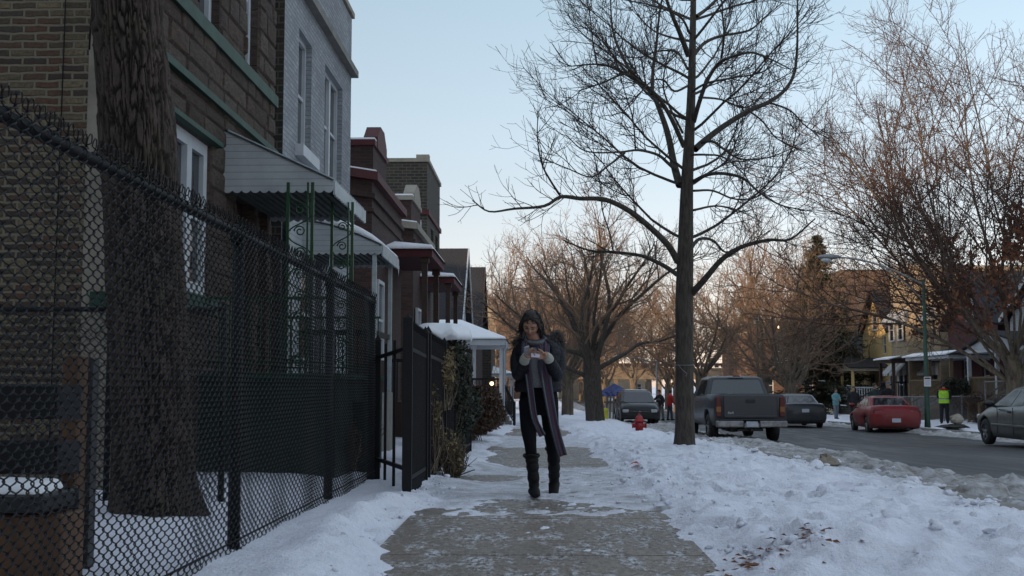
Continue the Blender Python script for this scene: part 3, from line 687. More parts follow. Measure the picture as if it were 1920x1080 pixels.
# ---- generic row house on the left
def bayblock(b, x0, xf, y0, y1, z0, z1, ch=.5):
    pts = [(x0, y0), (xf - ch, y0), (xf, y0 + ch), (xf, y1 - ch), (xf - ch, y1), (x0, y1)]
    b.prism([(x, y, z0) for x, y in pts], (0, 0, z1 - z0))
def rowhouse(name, lab, y0, y1, wallm, trim, zc, zt, xf, capm, tower0):
    H = empty(name, (-8, (y0 + y1) / 2, zg(y0)), lab, 'house')
    z0 = zg(y1) - .3
    b = MB(); bayblock(b, -14, xf, y0, y1, z0, zc, .55); b.build('wall', MT[wallm], H)
    b = MB(); bayblock(b, -14, xf + .12, y0 - .12, y1 + .1, zc + .002, zc + .17, .58); b.build('cornice', MT[trim], H)
    b = MB(); bayblock(b, -14, xf + .06, y0 - .06, y1 + .05, zc - .35, zc - .25, .56); bayblock(b, -14, xf + .04, y0 - .03, y1 + .03, zc - .62, zc - .55, .56); b.build('brick_band', MT[wallm], H)
    b = MB(); bayblock(b, -13.9, xf + .08, y0 - .06, y1 + .05, zc + .173, zc + .21, .55); b.build('snow_cap', MT['snowcap'], H)
    # upper parapet tower set back with a gabled front
    b = MB(); b.bb(-13, xf - .15, y0 + tower0, y1 - 2.3, zc + .21, zt); b.build('parapet', MT[wallm], H)
    b = MB(); b.bb(-13.05, xf - .11, y0 + tower0 - .05, y0 + tower0 + .30, zt + .002, zt + .12); b.bb(-13.05, xf - .11, y1 - 2.6, y1 - 2.25, zt + .002, zt + .12)
    ym = (y0 + tower0 + y1 - 2.3) / 2; pk = [(xf - .40, y0 + tower0 + .31, zt + .002), (xf - .40, y0 + tower0 + .31, zt + .25), (xf - .40, ym - .3, zt + .55), (xf - .40, ym + .3, zt + .55), (xf - .40, y1 - 2.61, zt + .25), (xf - .40, y1 - 2.61, zt + .002)]
    b.prism(pk, (.3, 0, 0)); b.build('coping', MT[capm], H)
    b = MB(); b.bb(-13, xf - .12, y0 + tower0 - .04, y0 + tower0 + .28, zt + .122, zt + .16); b.build('snow_cap', MT['snowcap'], H)
    fr = Fr((xf, 0, 0), (0, 1, 0), (1, 0, 0))
    window(H, fr, y0 + .9, y0 + 1.8, zg(y0) + 1.7, zg(y0) + 3.3, dep=-.03, sill=None)
    return H
def porchroof(H, x0, x1, y0, y1, ze, zp, ground, postm='brown_wood', roofm='roof', soff='red_trim', rail=True, floor=.9, drip=.16, posts=None, snow=True):
    zf = ground + floor
    b = MB(); b.bb(x0, x1 - .12, y0 + .1, y1 - .1, ground - .3, zf); b.build('porch_floor', MT['brown_wood' if postm != 'white' else 'grey_wood'], H)
    b = MB(); o_ = .12
    pts = [(x0, y0 - o_, ze + drip), (x1 + o_, y0 - o_, ze + drip), (x1 + o_, y1 + o_, ze + drip), (x0, y1 + o_, ze + drip), (x0, (y0 + y1) / 2, zp), (x1 - (y1 - y0) * .35, (y0 + y1) / 2, zp)]
    b.add(pts, [(0, 1, 5, 4), (1, 2, 5), (2, 3, 4, 5), (3, 2, 1, 0)]); R_ = b.build('porch_roof', MT[roofm], H)
    b = MB(); b.bb(x0, x1 + o_ * .6, y0 - o_ * .6, y1 + o_ * .6, ze, ze + drip - .004); b.build('fascia', MT[soff], R_)
    if snow:
        b = MB(); rings = []; q = [(x0, y0 - o_ + .02), (x1 + o_ - .04, y0 - o_ + .02), (x1 + o_ - .04, y1 + o_ - .02), (x0, y1 + o_ - .02)]
        c = ((x0 + x1) / 2, (y0 + y1) / 2)
        for k, (s_, h) in enumerate(((1.0, .0), (1.0, .06), (.97, .1))):
            rings.append([(c[0] + (x - c[0]) * s_, c[1] + (y - c[1]) * s_, ze + drip + h + .004) for x, y in q])
        xr_ = x1 - (y1 - y0) * .35; rings.append([(x0, c[1] - .05, zp + .09), (xr_, c[1] - .05, zp + .09), (xr_, c[1] + .05, zp + .09), (x0, c[1] + .05, zp + .09)])
        b.loft(rings, smooth=False); b.build('snow_cap', MT['snowcap'], R_, bevel=.04, seg=2)
    for (x, y) in (posts or ((x1 - .1, y0 + .1), (x1 - .1, y1 - .1))):
        b = MB(); b.bb(x - .06, x + .06, y - .06, y + .06, zf, ze); b.bb(x - .09, x + .09, y - .09, y + .09, ze - .12, ze - .004); b.build('porch_post', MT[postm], H)
    if rail:
        b = MB()
        b.bb(x0, x1 - .18, y0 + .08, y0 + .12, zf + .85, zf + .92); k = x0 + .12
        while k < x1 - .2: b.bb(k, k + .025, y0 + .09, y0 + .11, zf, zf + .85); k += .12
        b.build('porch_rail', MT['iron'], H); b = MB()
        b.bb(x1 - .12, x1 - .08, y0 + 1.3, y1 - .15, zf + .85, zf + .92); k = y0 + 1.4
        while k < y1 - .2: b.bb(x1 - .11, x1 - .09, k, k + .025, zf, zf + .85); k += .12
        b.build('porch_rail', MT['iron' if postm != 'white' else 'iron'], H)
        # stair down to the walk, rails sloping
    return R_
def steps(H, xa, xb, y0, y1, z0, z1, mat='grey_wood', railm='iron', sgn=1):
    n_ = max(3, int((z1 - z0) / .18)); b = MB()
    for k in range(n_):
        x = xa + (xb - xa) * (k / n_); x2 = xa + (xb - xa) * ((k + 1) / n_); b.bb(min(x, x2), max(x, x2), y0, y1, z0 - .1, z1 - (k + 1) * (z1 - z0) / n_)
    s_ = b.build('steps', MT[mat], H)
    for y in (y0 - .03, y1 + .03):
        b = MB(); b.bar((xa, y, z1 + .85), (xb, y, z0 + .85), .05, .06); b.bar((xa, y, z1 + .15), (xb, y, z0 + .15), .03, .04)
        for k in range(9):
            q = (k + .5) / 9; x = xa + (xb - xa) * q; z = z1 + (z0 - z1) * q; b.bb(x - .012, x + .012, y - .012, y + .012, z + .15, z + .85)
        b.bb(xb - .04, xb + .04, y - .04, y + .04, z0 - .1, z0 + .92)
        b.build('handrail', MT[railm], s_)
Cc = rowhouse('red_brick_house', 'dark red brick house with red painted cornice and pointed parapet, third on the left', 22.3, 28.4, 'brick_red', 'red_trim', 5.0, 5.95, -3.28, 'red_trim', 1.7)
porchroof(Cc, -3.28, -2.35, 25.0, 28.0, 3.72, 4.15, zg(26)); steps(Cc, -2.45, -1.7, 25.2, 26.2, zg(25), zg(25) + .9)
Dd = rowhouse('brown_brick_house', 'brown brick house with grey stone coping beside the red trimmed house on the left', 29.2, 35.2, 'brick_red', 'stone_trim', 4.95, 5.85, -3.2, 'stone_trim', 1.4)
porchroof(Dd, -3.2, -2.35, 31.5, 34.6, 3.72, 4.1, zg(32)); steps(Dd, -2.45, -1.7, 31.7, 32.7, zg(32), zg(32) + .9)
E = empty('dark_brick_house', (-8, 38.5, zg(38)), 'tall dark yellow brown brick two flat with flat roof, rising behind the brown brick house', 'house')
frE = Fr((0, 36.0, 0), (1, 0, 0), (0, -1, 0)); fxE = -3.45
b = MB(); hE = [(-4.05, -3.62, 4.5, 6.1)]
wall(b, frE, -14, fxE, -1, 7.9, hE); frE2 = Fr((fxE, 0, 0), (0, 1, 0), (1, 0, 0)); wall(b, frE2, 36, 40.6, -1, 7.9, [(37.2, 38.2, 4.3, 6), (38.9, 39.9, 4.3, 6)])
b.quad((fxE, 40.6, -1), (-14, 40.6, -1), (-14, 40.6, 7.9), (fxE, 40.6, 7.9)); b.build('wall', MT['brick_dark'], E)
window(E, frE, *hE[0], sill='stone_trim', dep=.12); window(E, frE2, 37.2, 38.2, 4.3, 6); window(E, frE2, 38.9, 39.9, 4.3, 6)
b = MB(); b.bb(-14, fxE + .05, 35.95, 40.65, 7.903, 8.02); b.bb(fxE - .35, fxE + .05, 35.96, 36.3, 8.022, 8.13); b.bb(fxE - 1.7, fxE - 1.3, 35.96, 36.3, 8.022, 8.12); b.build('coping', MT['stone_trim'], E)
b = MB(); b.bb(-6, fxE + .06, 35.94, 40.66, 6.25, 6.4); b.build('red_band', MT['red_trim'], E)
def gablehouse(name, lab, y0, y1, ze, zp, xf, wallm, roofm='roof', trimm='white'):
    H = empty(name, (-8, (y0 + y1) / 2, zg(y0)), lab, 'house'); z0 = zg(y1) - .3; ym = (y0 + y1) / 2
    b = MB(); b.prism([(xf, y0, z0), (xf, y1, z0), (xf, y1, ze), (xf, ym, zp), (xf, y0, ze)], (-10, 0, 0)); b.build('wall', MT[wallm], H)
    b = MB(); dz = .06
    for s_, ya in ((1, y0 - .3), (-1, y1 + .3)):
        zz_ = ze - .3 * (zp - ze) / (ym - y0)
        b.add([(xf + .3, ya, zz_ + dz), (xf + .3, ym, zp + dz), (xf - 10, ym, zp + dz), (xf - 10, ya, zz_ + dz), (xf + .3, ya, zz_ + dz + .1), (xf + .3, ym, zp + dz + .1), (xf - 10, ym, zp + dz + .1), (xf - 10, ya, zz_ + dz + .1)],
              [(0, 1, 2, 3), (4, 5, 6, 7), (0, 4, 5, 1), (0, 3, 7, 4)])
    b.build('roof', MT[roofm], H)
    b = MB()
    for ya in (y0 - .3, y1 + .3):
        zz_ = ze - .3 * (zp - ze) / (ym - y0); b.bar((xf + .33, ya, zz_ + .08), (xf + .33, ym, zp + .08), .05, .24)
    b.build('rake_board', MT[trimm], H)
    window(H, Fr((xf, 0, 0), (0, 1, 0), (1, 0, 0)), ym - .5, ym + .5, ze - .3, ze + 1.1, dep=-.03, sill=None)
    return H
gablehouse('gabled_house', 'house with a steep black shingle gable roof and white rake boards on the left', 52.5, 60, 3.9, 7.4, -3.7, 'alu')
gablehouse('gabled_house', 'black roofed gable house just beyond the steep white raked one on the left', 63.5, 71, 4.2, 7.6, -3.4, 'brick_red', trimm='brown_wood')
Hh = empty('white_porch_bungalow', (-6, 46, zg(46)), 'low bungalow with white columned porch and thick snow on its hip roof', 'house')
b = MB(); b.bb(-12, -3.9, 43, 50, -1, 2.9); b.build('wall', MT['brick_red'], Hh)
porchroof(Hh, -3.9, -1.3, 43.5, 48.5, 2.45, 3.45, zg(45), 'white', 'roof', 'white', True, .9, .22, ((-1.4, 43.7), (-2.4, 43.7), (-1.4, 48.3), (-3.6, 43.7)))
b = MB(); b.tube([(-1.2, 43.4, 2.55), (-1.2, 43.5, 2.4), (-1.3, 43.8, 2.25), (-1.3, 43.8, zg(44))], .04, 6); b.build('downspout', MT['white'], Hh)
b = MB(); b.add([(-12.2, 42.8, 2.9), (-3.7, 42.8, 2.9), (-3.7, 50.2, 2.9), (-12.2, 50.2, 2.9), (-11, 46.5, 3.7), (-5, 46.5, 3.7)], [(0, 1, 5, 4), (1, 2, 5), (2, 3, 4, 5), (3, 0, 4), (3, 2, 1, 0)]); b.build('roof', MT['roof'], Hh)
steps(Hh, -1.45, -.95, 45, 46.4, zg(45), zg(45) + .9, 'conc')
Hi = empty('small_white_porch_house', (-4, 63, zg(63)), 'far small house with snowy white porch roof beyond the columned porch', 'house')
b = MB(); b.bb(-8, -2.9, 72, 78, -1.5, 3.4); b.build('wall', MT['brick_dark'], Hi); porchroof(Hi, -2.9, -1.6, 72.5, 77, 1.5, 2.1, zg(74), 'white', 'roof', 'white', True)
G = empty('corner_brick_building', (-5, 112, zg(112)), 'distant corner building with buff pier and orange sunlit chimney beyond the left row', 'building')
b = MB(); b.bb(-14, -3.9, 108, 122, -2, 8.3); b.build('wall', MT['brick_buff'], G)
b = MB(); b.bb(-3.89, -2.7, 108.6, 122, -2, 7.7); b.bb(-3.0, -2.7, 109, 110, 7.7, 8.9); b.build('wing', MT['brick_red_far'] if 'brick_red_far' in MT else MT['brick_lit'], G)
b = MB(); b.bb(-3.45, -3.05, 108.5, 109.2, 7.7, 8.4); b.build('chimney', MT['orange_brick'] if 'orange_brick' in MT else MT['brick_lit'], G)
# houses of the same row behind and beside the camera (they stand where the street goes on and shade it)
def plain_flat(name, lab, x0, x1, y0, y1, h, wm, face, grp=None, cat='house'):
    H = empty(name, ((x0 + x1) / 2, (y0 + y1) / 2, zg(y0)), lab, cat, grp)
    z0 = zg(y1) - .4; xf = x1 if face > 0 else x0; fr = Fr((xf, 0, 0), (0, 1, 0), (face, 0, 0)); fs = Fr((0, y0, 0), (1, 0, 0), (0, -1, 0)); hs = []
    nb = max(2, int((y1 - y0) / 2.2)); st_ = (y1 - y0) / nb
    for k in range(nb):
        for s_ in range(int(h // 3)): u = y0 + st_ * (k + .5); hs.append((u - .45, u + .45, zg(y0) + 1.4 + 3 * s_, zg(y0) + 3.0 + 3 * s_))
    b = MB(); wall(b, fr, y0, y1, z0, h, hs)
    hs2 = []
    nx = max(2, int((x1 - x0) / 4)); sx_ = (x1 - x0) / nx
    for k in range(nx):
        for s_ in range(int(h // 3)): u = x0 + sx_ * (k + .5); hs2.append((u - .4, u + .4, zg(y0) + 1.4 + 3 * s_, zg(y0) + 2.9 + 3 * s_))
    wall(b, fs, x0, x1, z0, h, hs2)
    xo = x0 if face > 0 else x1
    b.quad((xo, y0, z0), (xo, y1, z0), (xo, y1, h), (xo, y0, h)); b.quad((x0, y1, z0), (x1, y1, z0), (x1, y1, h), (x0, y1, h)); b.build('wall', MT[wm], H)
    b = MB(); b.bb(x0 - .1, x1 + .1, y0 - .1, y1 + .1, h + .002, h + .2); b.build('roof', MT['roof'], H)
    b = MB(); fr.box(b, y0, y1, h - .6, h - .45, -.02, .1); b.build('cornice', MT['stone_trim'], H)
    for q in hs: window(H, fr, *q, sill=None)
    for q in hs2: window(H, fs, *q, sill=None)
    return H
for k, (y0, y1, wm, lb) in enumerate(((-6.5, 2.2, 'brick_tan', 'tan brick two flat across the open side yard from the stone house'), (-15, -7.5, 'brick_red', 'red brick two flat next to the tan one behind the camera'), (-25, -16, 'brick_dark', 'dark brick two flat further back along the row behind the camera'))):
    plain_flat('brick_house', lb, -20, -3.6, y0, y1, 8.8, wm, 1)

for k, (y0, y1, lb) in enumerate(((-46, -22, 'three storey brick flats beyond the alley, behind the camera, added to block sun'), (-20, 6.5, 'three storey brick flats beyond the alley behind the side yard, added to block sun'), (8, 36, 'three storey brick flats beyond the alley behind the left row, added to block sun'))):
    plain_flat('alley_shade_flats', lb, -54, -40, y0, y1, 14.5 if k == 1 else 10.5, 'brick_red', 1)  # unseen flats added to hold low sun off the left row, middle one taller
# ============================================================ RIGHT ROW
MT['yellow'] = M('yellow stucco', (.55, .40, .17), .8, .2, 3)
MT['cream'] = siding('cream boards', (.42, .37, .28), .14)
MT['wsiding'] = siding('white boards', (.45, .47, .5), .13)
MT['redshing'] = M('red shingle siding', (.085, .026, .028), .8, .4, 9)
MT['stripe'] = M('striped awning slats', (.42, .40, .37), .6, .5, 1, .1)
def stripemat():
    m, nt, b = newmat('striped canvas'); tc = nt.nodes.new('ShaderNodeTexCoord'); s = nt.nodes.new('ShaderNodeSeparateXYZ'); nt.links.new(tc.outputs['Object'], s.inputs[0])
    ad = N(nt, 'ShaderNodeMath', operation='ADD'); nt.links.new(s.outputs[0], ad.inputs[0]); nt.links.new(s.outputs[1], ad.inputs[1])
    mu = N(nt, 'ShaderNodeMath', operation='MULTIPLY'); mu.inputs[1].default_value = 2.6; nt.links.new(ad.outputs[0], mu.inputs[0])
    fr = N(nt, 'ShaderNodeMath', operation='FRACT'); nt.links.new(mu.outputs[0], fr.inputs[0]); gt = N(nt, 'ShaderNodeMath', operation='GREATER_THAN'); gt.inputs[1].default_value = .5; nt.links.new(fr.outputs[0], gt.inputs[0])
    nt.links.new(mixc(nt, gt.outputs[0], (.46, .46, .45), (.19, .19, .2)), b.inputs['Base Color']); b.inputs['Roughness'].default_value = .7; return m
MT['stripe'] = stripemat()
XR = 22.5
def frR(x): return Fr((x, 0, 0), (0, 1, 0), (-1, 0, 0))
def porchR(H, xf, xo, y0, y1, ze, zp, zgr, roofm='roof', trimm='white', postm='tan_wood', railm='tan_wood', floor=1.1, gable=False, nposts=3, stair=None):
    zf = zgr + floor
    b = MB(); b.bb(xo + .1, xf, y0 + .1, y1 - .1, zgr - .4, zf); b.build('porch_floor', MT['grey_wood'], H)
    b = MB(); o_ = .25
    if gable:
        ym = (y0 + y1) / 2
        for a, c in ((y0 - o_, ym), (y1 + o_, ym)):
            b.add([(xo - o_, a, ze + .16), (xf, a, ze + .16), (xf, c, zp), (xo - o_, c, zp), (xo - o_, a, ze + .24), (xf, a, ze + .24), (xf, c, zp + .08), (xo - o_, c, zp + .08)], [(0, 1, 2, 3), (4, 5, 6, 7), (0, 3, 7, 4), (0, 4, 5, 1)])
        R_ = b.build('porch_roof', MT[roofm], H)
        b = MB(); b.prism([(xo - .05, y0, ze + .17), (xo - .05, y1, ze + .17), (xo - .05, ym, zp)], (.12, 0, 0)); b.build('pediment', MT[trimm], R_)
    else:
        b.add([(xo - o_, y0 - o_, ze + .16), (xo - o_, y1 + o_, ze + .16), (xf, y1 + o_, zp), (xf, y0 - o_, zp), (xf, y1 + o_, ze + .16), (xf, y0 - o_, ze + .16)], [(0, 1, 2, 3), (0, 3, 5), (1, 4, 2), (0, 5, 4, 1)]); R_ = b.build('porch_roof', MT[roofm], H)
        b = MB(); b.add([(xo - o_, y0 - o_, ze + .17), (xo - o_, y1 + o_, ze + .17), (xo + .4, y1 + o_, ze + .17 + .12 + .65 / (xf - xo + o_) * (zp - ze - .16)), (xo + .4, y0 - o_, ze + .29 + .65 / (xf - xo + o_) * (zp - ze - .16)), (xo - o_, y0 - o_, ze + .24), (xo - o_, y1 + o_, ze + .24)], [(4, 5, 2, 3), (0, 4, 3), (0, 1, 5, 4), (1, 2, 5)]); b.build('snow_cap', MT['snowcap'], R_)
    b = MB(); b.bb(xo - .1, xf, y0 - .1, y1 + .1, ze, ze + .157); b.build('fascia', MT[trimm], R_)
    for k in range(nposts):
        y = y0 + .12 + (y1 - y0 - .24) * k / (nposts - 1); b = MB(); b.bb(xo, xo + .16, y - .08, y + .08, zf, ze); b.bb(xo - .03, xo + .19, y - .11, y + .11, zf, zf + .12); b.build('porch_post', MT[postm], H)
    ys0 = y0 + .15 + (1.3 if stair else 0); b = MB(); b.bb(xo + .02, xo + .08, ys0, y1 - .1, zf + .85, zf + .93); b.bb(xo + .02, xo + .08, ys0, y1 - .1, zf + .1, zf + .15); k = ys0
    while k < y1 - .15: b.bb(xo + .03, xo + .07, k, k + .05, zf + .15, zf + .85); k += .16
    b.build('porch_rail', MT[railm], H); b = MB()
    b.bb(xo + .16, xf, y0 + .1, y0 + .16, zf + .85, zf + .93); k = xo + .3
    while k < xf: b.bb(k, k + .05, y0 + .11, y0 + .15, zf, zf + .85); k += .16
    b.build('porch_rail', MT[railm], H)
    if stair: steps(H, xo + .1, xo - 2.0, y0 + .2, y0 + 1.35, zgr, zf, railm, railm)
def hwall(H, y0, y1, z0, z1, wm, xf=XR, depth=11, holes=(), sh=()):
    fr = frR(xf); b = MB(); wall(b, fr, y0, y1, z0, z1, holes); fs = Fr((0, y0, 0), (1, 0, 0), (0, -1, 0)); wall(b, fs, xf, xf + depth, z0, z1, sh)
    b.quad((xf, y1, z0), (xf + depth, y1, z0), (xf + depth, y1, z1), (xf, y1, z1)); b.quad((xf + depth, y0, z0), (xf + depth, y1, z0), (xf + depth, y1, z1), (xf + depth, y0, z1)); b.build('wall', MT[wm], H)
    for h in holes: window(H, fr, *h[:4], sill=None)
    for h in sh: window(H, fs, *h[:4], sill=None)
def groof(H, y0, y1, ze, zp, xf=XR, depth=11, roofm='roof', along='x', trimm='white', gm='yellow'):
    ym = (y0 + y1) / 2; b = MB(); o_ = .35
    for a in (y0 - o_, y1 + o_):
        b.add([(xf - o_, a, ze - .1), (xf + depth, a, ze - .1), (xf + depth, ym, zp), (xf - o_, ym, zp), (xf - o_, a, ze + .02), (xf + depth, a, ze + .02), (xf + depth, ym, zp + .12), (xf - o_, ym, zp + .12)], [(0, 1, 2, 3), (4, 5, 6, 7), (0, 3, 7, 4), (0, 4, 5, 1)])
    r = b.build('roof', MT[roofm], H)
    b = MB(); b.prism([(xf, y0, ze + .002), (xf, y1, ze + .002), (xf, ym, zp - .05)], (.3, 0, 0)); b.build('gable', MT[gm], H)
    b = MB()
    for a in (y0 - o_, y1 + o_): b.bar((xf - o_ - .03, a, ze - .05), (xf - o_ - .03, ym, zp + .05), .05, .2)
    b.build('rake_board', MT[trimm], r)
def rawn(H, xf, y0, y1, zt, zb, out):
    b = MB(); b.add([(xf, y0, zt), (xf, y1, zt), (xf - out, y1, zb), (xf - out, y0, zb), (xf, y0, zt - .03), (xf, y1, zt - .03), (xf - out, y1, zb - .12), (xf - out, y0, zb - .12), (xf, y0, zb - .1), (xf, y1, zb - .1)],
                    [(0, 1, 2, 3), (4, 5, 6, 7), (2, 3, 7, 6), (0, 3, 7, 8), (1, 2, 6, 9)]); b.build('awning', MT['stripe'], H)
gr = lambda y: zg(y)
R1 = empty('white_frame_house', (28, 53, gr(53)), 'white frame house with a low gabled porch and wide wooden rail, nearest across the street', 'house')
hwall(R1, 48.5, 56.5, gr(56) - .3, 4.1, 'wsiding', holes=[(50, 51, .9, 2.4), (53.6, 54.6, .9, 2.4)], sh=[(25, 26, 1, 2.5)]); groof(R1, 48.5, 56.5, 4.1, 6.4, gm='wsiding')
porchR(R1, XR, XR - 2.3, 49, 56, 2.45, 3.3, gr(52), roofm='roof', postm='white', railm='tan_wood', gable=True, stair=True)
R2 = empty('red_gabled_house', (28, 61.5, gr(61)), 'red shingled house with a steep dark gable and black flat porch roof', 'house')
hwall(R2, 58, 65, gr(65) - .3, 4.0, 'redshing', holes=[(59.2, 60.2, .6, 2.3), (62, 63, .6, 2.3)]); groof(R2, 58, 65, 4.0, 6.8, gm='redshing', trimm='red_trim')
window(R2, frR(XR), 61, 62, 4.3, 5.6, dep=-.03, sill=None)
porchR(R2, XR, XR - 2.3, 58.2, 64.8, 2.3, 2.95, gr(61), trimm='white', postm='tan_wood', railm='tan_wood', stair=True)
R3 = empty('buff_brick_two_flat', (28, 70, gr(70)), 'buff brick two flat with a rounded bay and striped awnings over its windows', 'house')
hwall(R3, 66.3, 73.5, gr(73) - .3, 7.5, 'brick_buff', holes=[(67, 68, 3.6, 5.1), (67, 68, .4, 2.0)], sh=[(24, 25, 3.6, 5.1)])
b = MB(); pts = [(XR, 68.6), (XR - .9, 69.2), (XR - 1.1, 70.6), (XR - .9, 72.4), (XR, 73.0)]; b.prism([(x, y, gr(73) - .3) for x, y in pts], (0, 0, 7.9 - gr(73) + .3)); b.build('bay', MT['brick_buff'], R3)
b = MB(); b.bb(XR - .05, XR + 11, 66.25, 73.55, 7.503, 7.7); b.prism([(x - .06, y, 7.903) for x, y in pts], (0, 0, .12)); b.build('coping', MT['stone_trim'], R3)
for y0 in (69.3, 71.0): window(R3, frR(XR - 1.02), y0 + .1, y0 + 1.1, 3.6, 5.0, dep=-.06, sill=None); window(R3, frR(XR - 1.02), y0 + .1, y0 + 1.1, .2, 1.8, dep=-.06, sill=None)
for z in (5.0, 1.9):
    rawn(R3, XR - .9, 69.1, 70.4, z + .5, z - .25, .75); rawn(R3, XR - .9, 70.9, 72.3, z + .5, z - .25, .75); rawn(R3, XR, 66.8, 68.3, z + .5, z - .25, .7)
b = MB()
b.add([(23.6, 66.28, 5.5), (25.4, 66.28, 5.5), (25.4, 65.6, 4.85), (23.6, 65.6, 4.85), (23.6, 65.6, 4.7), (25.4, 65.6, 4.7)], [(0, 1, 2, 3), (3, 2, 5, 4), (0, 3, 4), (1, 2, 5)]); b.build('awning', MT['stripe'], R3)
porchR(R3, XR, XR - 2.6, 66.6, 69.3, 2.25, 2.8, gr(68), trimm='brown_wood', postm='brown_wood', railm='iron', nposts=2, stair=True)
R4 = empty('yellow_house', (28, 78.5, gr(78)), 'yellow stucco house with narrow gable catching the sunset beside the buff two flat', 'house')
hwall(R4, 75.5, 82, gr(82) - .4, 4.4, 'yellow', holes=[(76.6, 77.5, 3.0, 4.2), (79.5, 80.4, .1, 1.8)]); groof(R4, 75.5, 82, 4.4, 7.2, gm='yellow', trimm='brown_wood')
window(R4, frR(XR), 78.2, 79.3, 4.6, 5.8, dep=-.03, sill=None)
porchR(R4, XR, XR - 2.4, 76, 81.5, 1.9, 2.7, gr(78), trimm='cream', postm='yellow', railm='white', gable=True, floor=.9)
R5 = empty('small_cream_house', (28, 87, gr(87)), 'low cream house with snow on its enclosed porch, behind the tall evergreen', 'house')
hwall(R5, 84, 91, gr(91) - .4, 2.6, 'cream', xf=XR - 1, holes=[(84.8, 86, -.1, 1.6), (87, 88.2, -.1, 1.6)]); groof(R5, 84, 91, 2.6, 4.6, xf=XR - 1, gm='cream')
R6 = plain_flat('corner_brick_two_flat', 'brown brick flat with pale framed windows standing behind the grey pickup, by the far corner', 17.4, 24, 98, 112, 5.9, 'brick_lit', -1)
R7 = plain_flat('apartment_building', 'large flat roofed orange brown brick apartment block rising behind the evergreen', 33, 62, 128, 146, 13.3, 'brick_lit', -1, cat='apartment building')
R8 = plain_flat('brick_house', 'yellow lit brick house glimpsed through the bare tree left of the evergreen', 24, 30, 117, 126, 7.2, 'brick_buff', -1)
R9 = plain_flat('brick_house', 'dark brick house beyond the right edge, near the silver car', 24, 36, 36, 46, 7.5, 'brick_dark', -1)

# rail viaduct across the end of the street
V_ = empty('rail_viaduct', (6, 190, zg(190)), 'tan steel rail viaduct crossing the far end of the street', 'viaduct')
MT['steel'] = M('tan painted steel', (.19, .14, .09), .7, .3, 1)
b = MB(); b.bb(-40, 60, 188, 196, 1.9, 3.7); b.build('girder', MT['steel'], V_)
b = MB()
for k in range(100): b.bb(-40 + k, -39.4 + k, 187.5, 188.0, 3.75, 4.15)
b.bb(-40, 60, 187.4, 196.5, 4.2, 4.45); b.build('track_deck', MT['brown_wood'], V_)
for x in (-14, 1, 12, 19, 27): b = MB(); b.bb(x, x + .6, 188.2, 189, -3, 1.9); b.build('column', MT['steel'], V_)
for k, (x0, x1, y0, h, wm, lb) in enumerate(((-30, -2, 215, 6, 'brick_lit', 'tan sunlit building seen under the viaduct on its left'), (4, 22, 232, 5, 'brick_buff', 'pale building seen under the viaduct in the middle of the street'), (36, 60, 210, 8.5, 'brick_lit', 'tall brown building beyond the viaduct on its right'))):
    plain_flat('distant_building', lb, x0, x1, y0, y0 + 12, h, wm, 1 if x0 < 0 else -1, cat='building')

# ============================================================ FENCES
FNX = -1.68
CF = empty('chain_link_fence', (FNX, 7, 0), 'tall black chain link fence running along the sidewalk in the foreground', 'fence')
b = MB(); b.tube([(FNX - .036, 2.6, 1.843), (FNX - .036, 12.2, 1.843)], .024, 10); b.build('top_rail', MT['vinyl'], CF)
for y in (3.05, 6.72, 9.72, 12.15):
    b = MB(); b.tube([(FNX - .055, y, -.1), (FNX - .055, y, 1.86)], .036, 10); b.ball((FNX - .055, y, 1.875), .038); b.bb(FNX - .095, FNX - .02, y - .045, y + .045, 1.80, 1.885); b.build('post', MT['vinyl'], CF)
b = MB(); b.tube([(FNX - .02, 2.6, .12), (FNX - .02, 12.2, .1)], .006, 5); b.build('tension_wire', MT['vinyl'], CF)
lines = []; pz = .052; py = .046; y = 2.6; k = 0
wob_ = random.Random(3)
while y < 12.15:
    ph = 0 if k % 2 == 0 else PI
    zz = np.arange(.02, 1.895, pz / 9)
    th = (zz - .02) / pz * 2 * PI + ph
    tri = np.arcsin(np.clip(np.sin(th) * .97, -1, 1)) / 1.32
    yy_ = y + tri * py * .60 + .004 * np.sin(zz * 9 + k)
    xx_ = FNX - .012 + .0085 * np.cos(th) + .006 * math.sin(k * .31) + .012 * math.sin(k * .11) * np.sin(zz * 1.7) + .004 * np.sin(zz * 5 + k * .2)
    P_ = np.stack([xx_, yy_, zz], 1)
    # knuckled end above the rail
    a = np.linspace(0, 1.6 * PI, 9); e = P_[-1]
    kn = np.stack([np.full(9, e[0]) + .006 * np.sin(a), e[1] + .020 * (1 - np.cos(a)) * (1 if k % 2 else -1), e[2] + .028 * np.sin(a) + .004], 1)
    P_ = np.concatenate([P_, kn[1:]]); lines.append((P_, np.full(len(P_), .0031))); y += py; k += 1
tubes_mesh('wire_mesh', lines, 4, MT['vinyl'], CF)
# ties round the rail
for k in range(60):
    b = MB(); y = 2.7 + k * .158; pts = [(FNX - .030 + .030 * math.cos(a), y + .01 * math.sin(a * .5), 1.843 + .027 * math.sin(a)) for a in [i * PI / 5 for i in range(11)]]; b.tube(pts, .0028, 4); b.build('tie_wire', MT['vinyl'], CF)
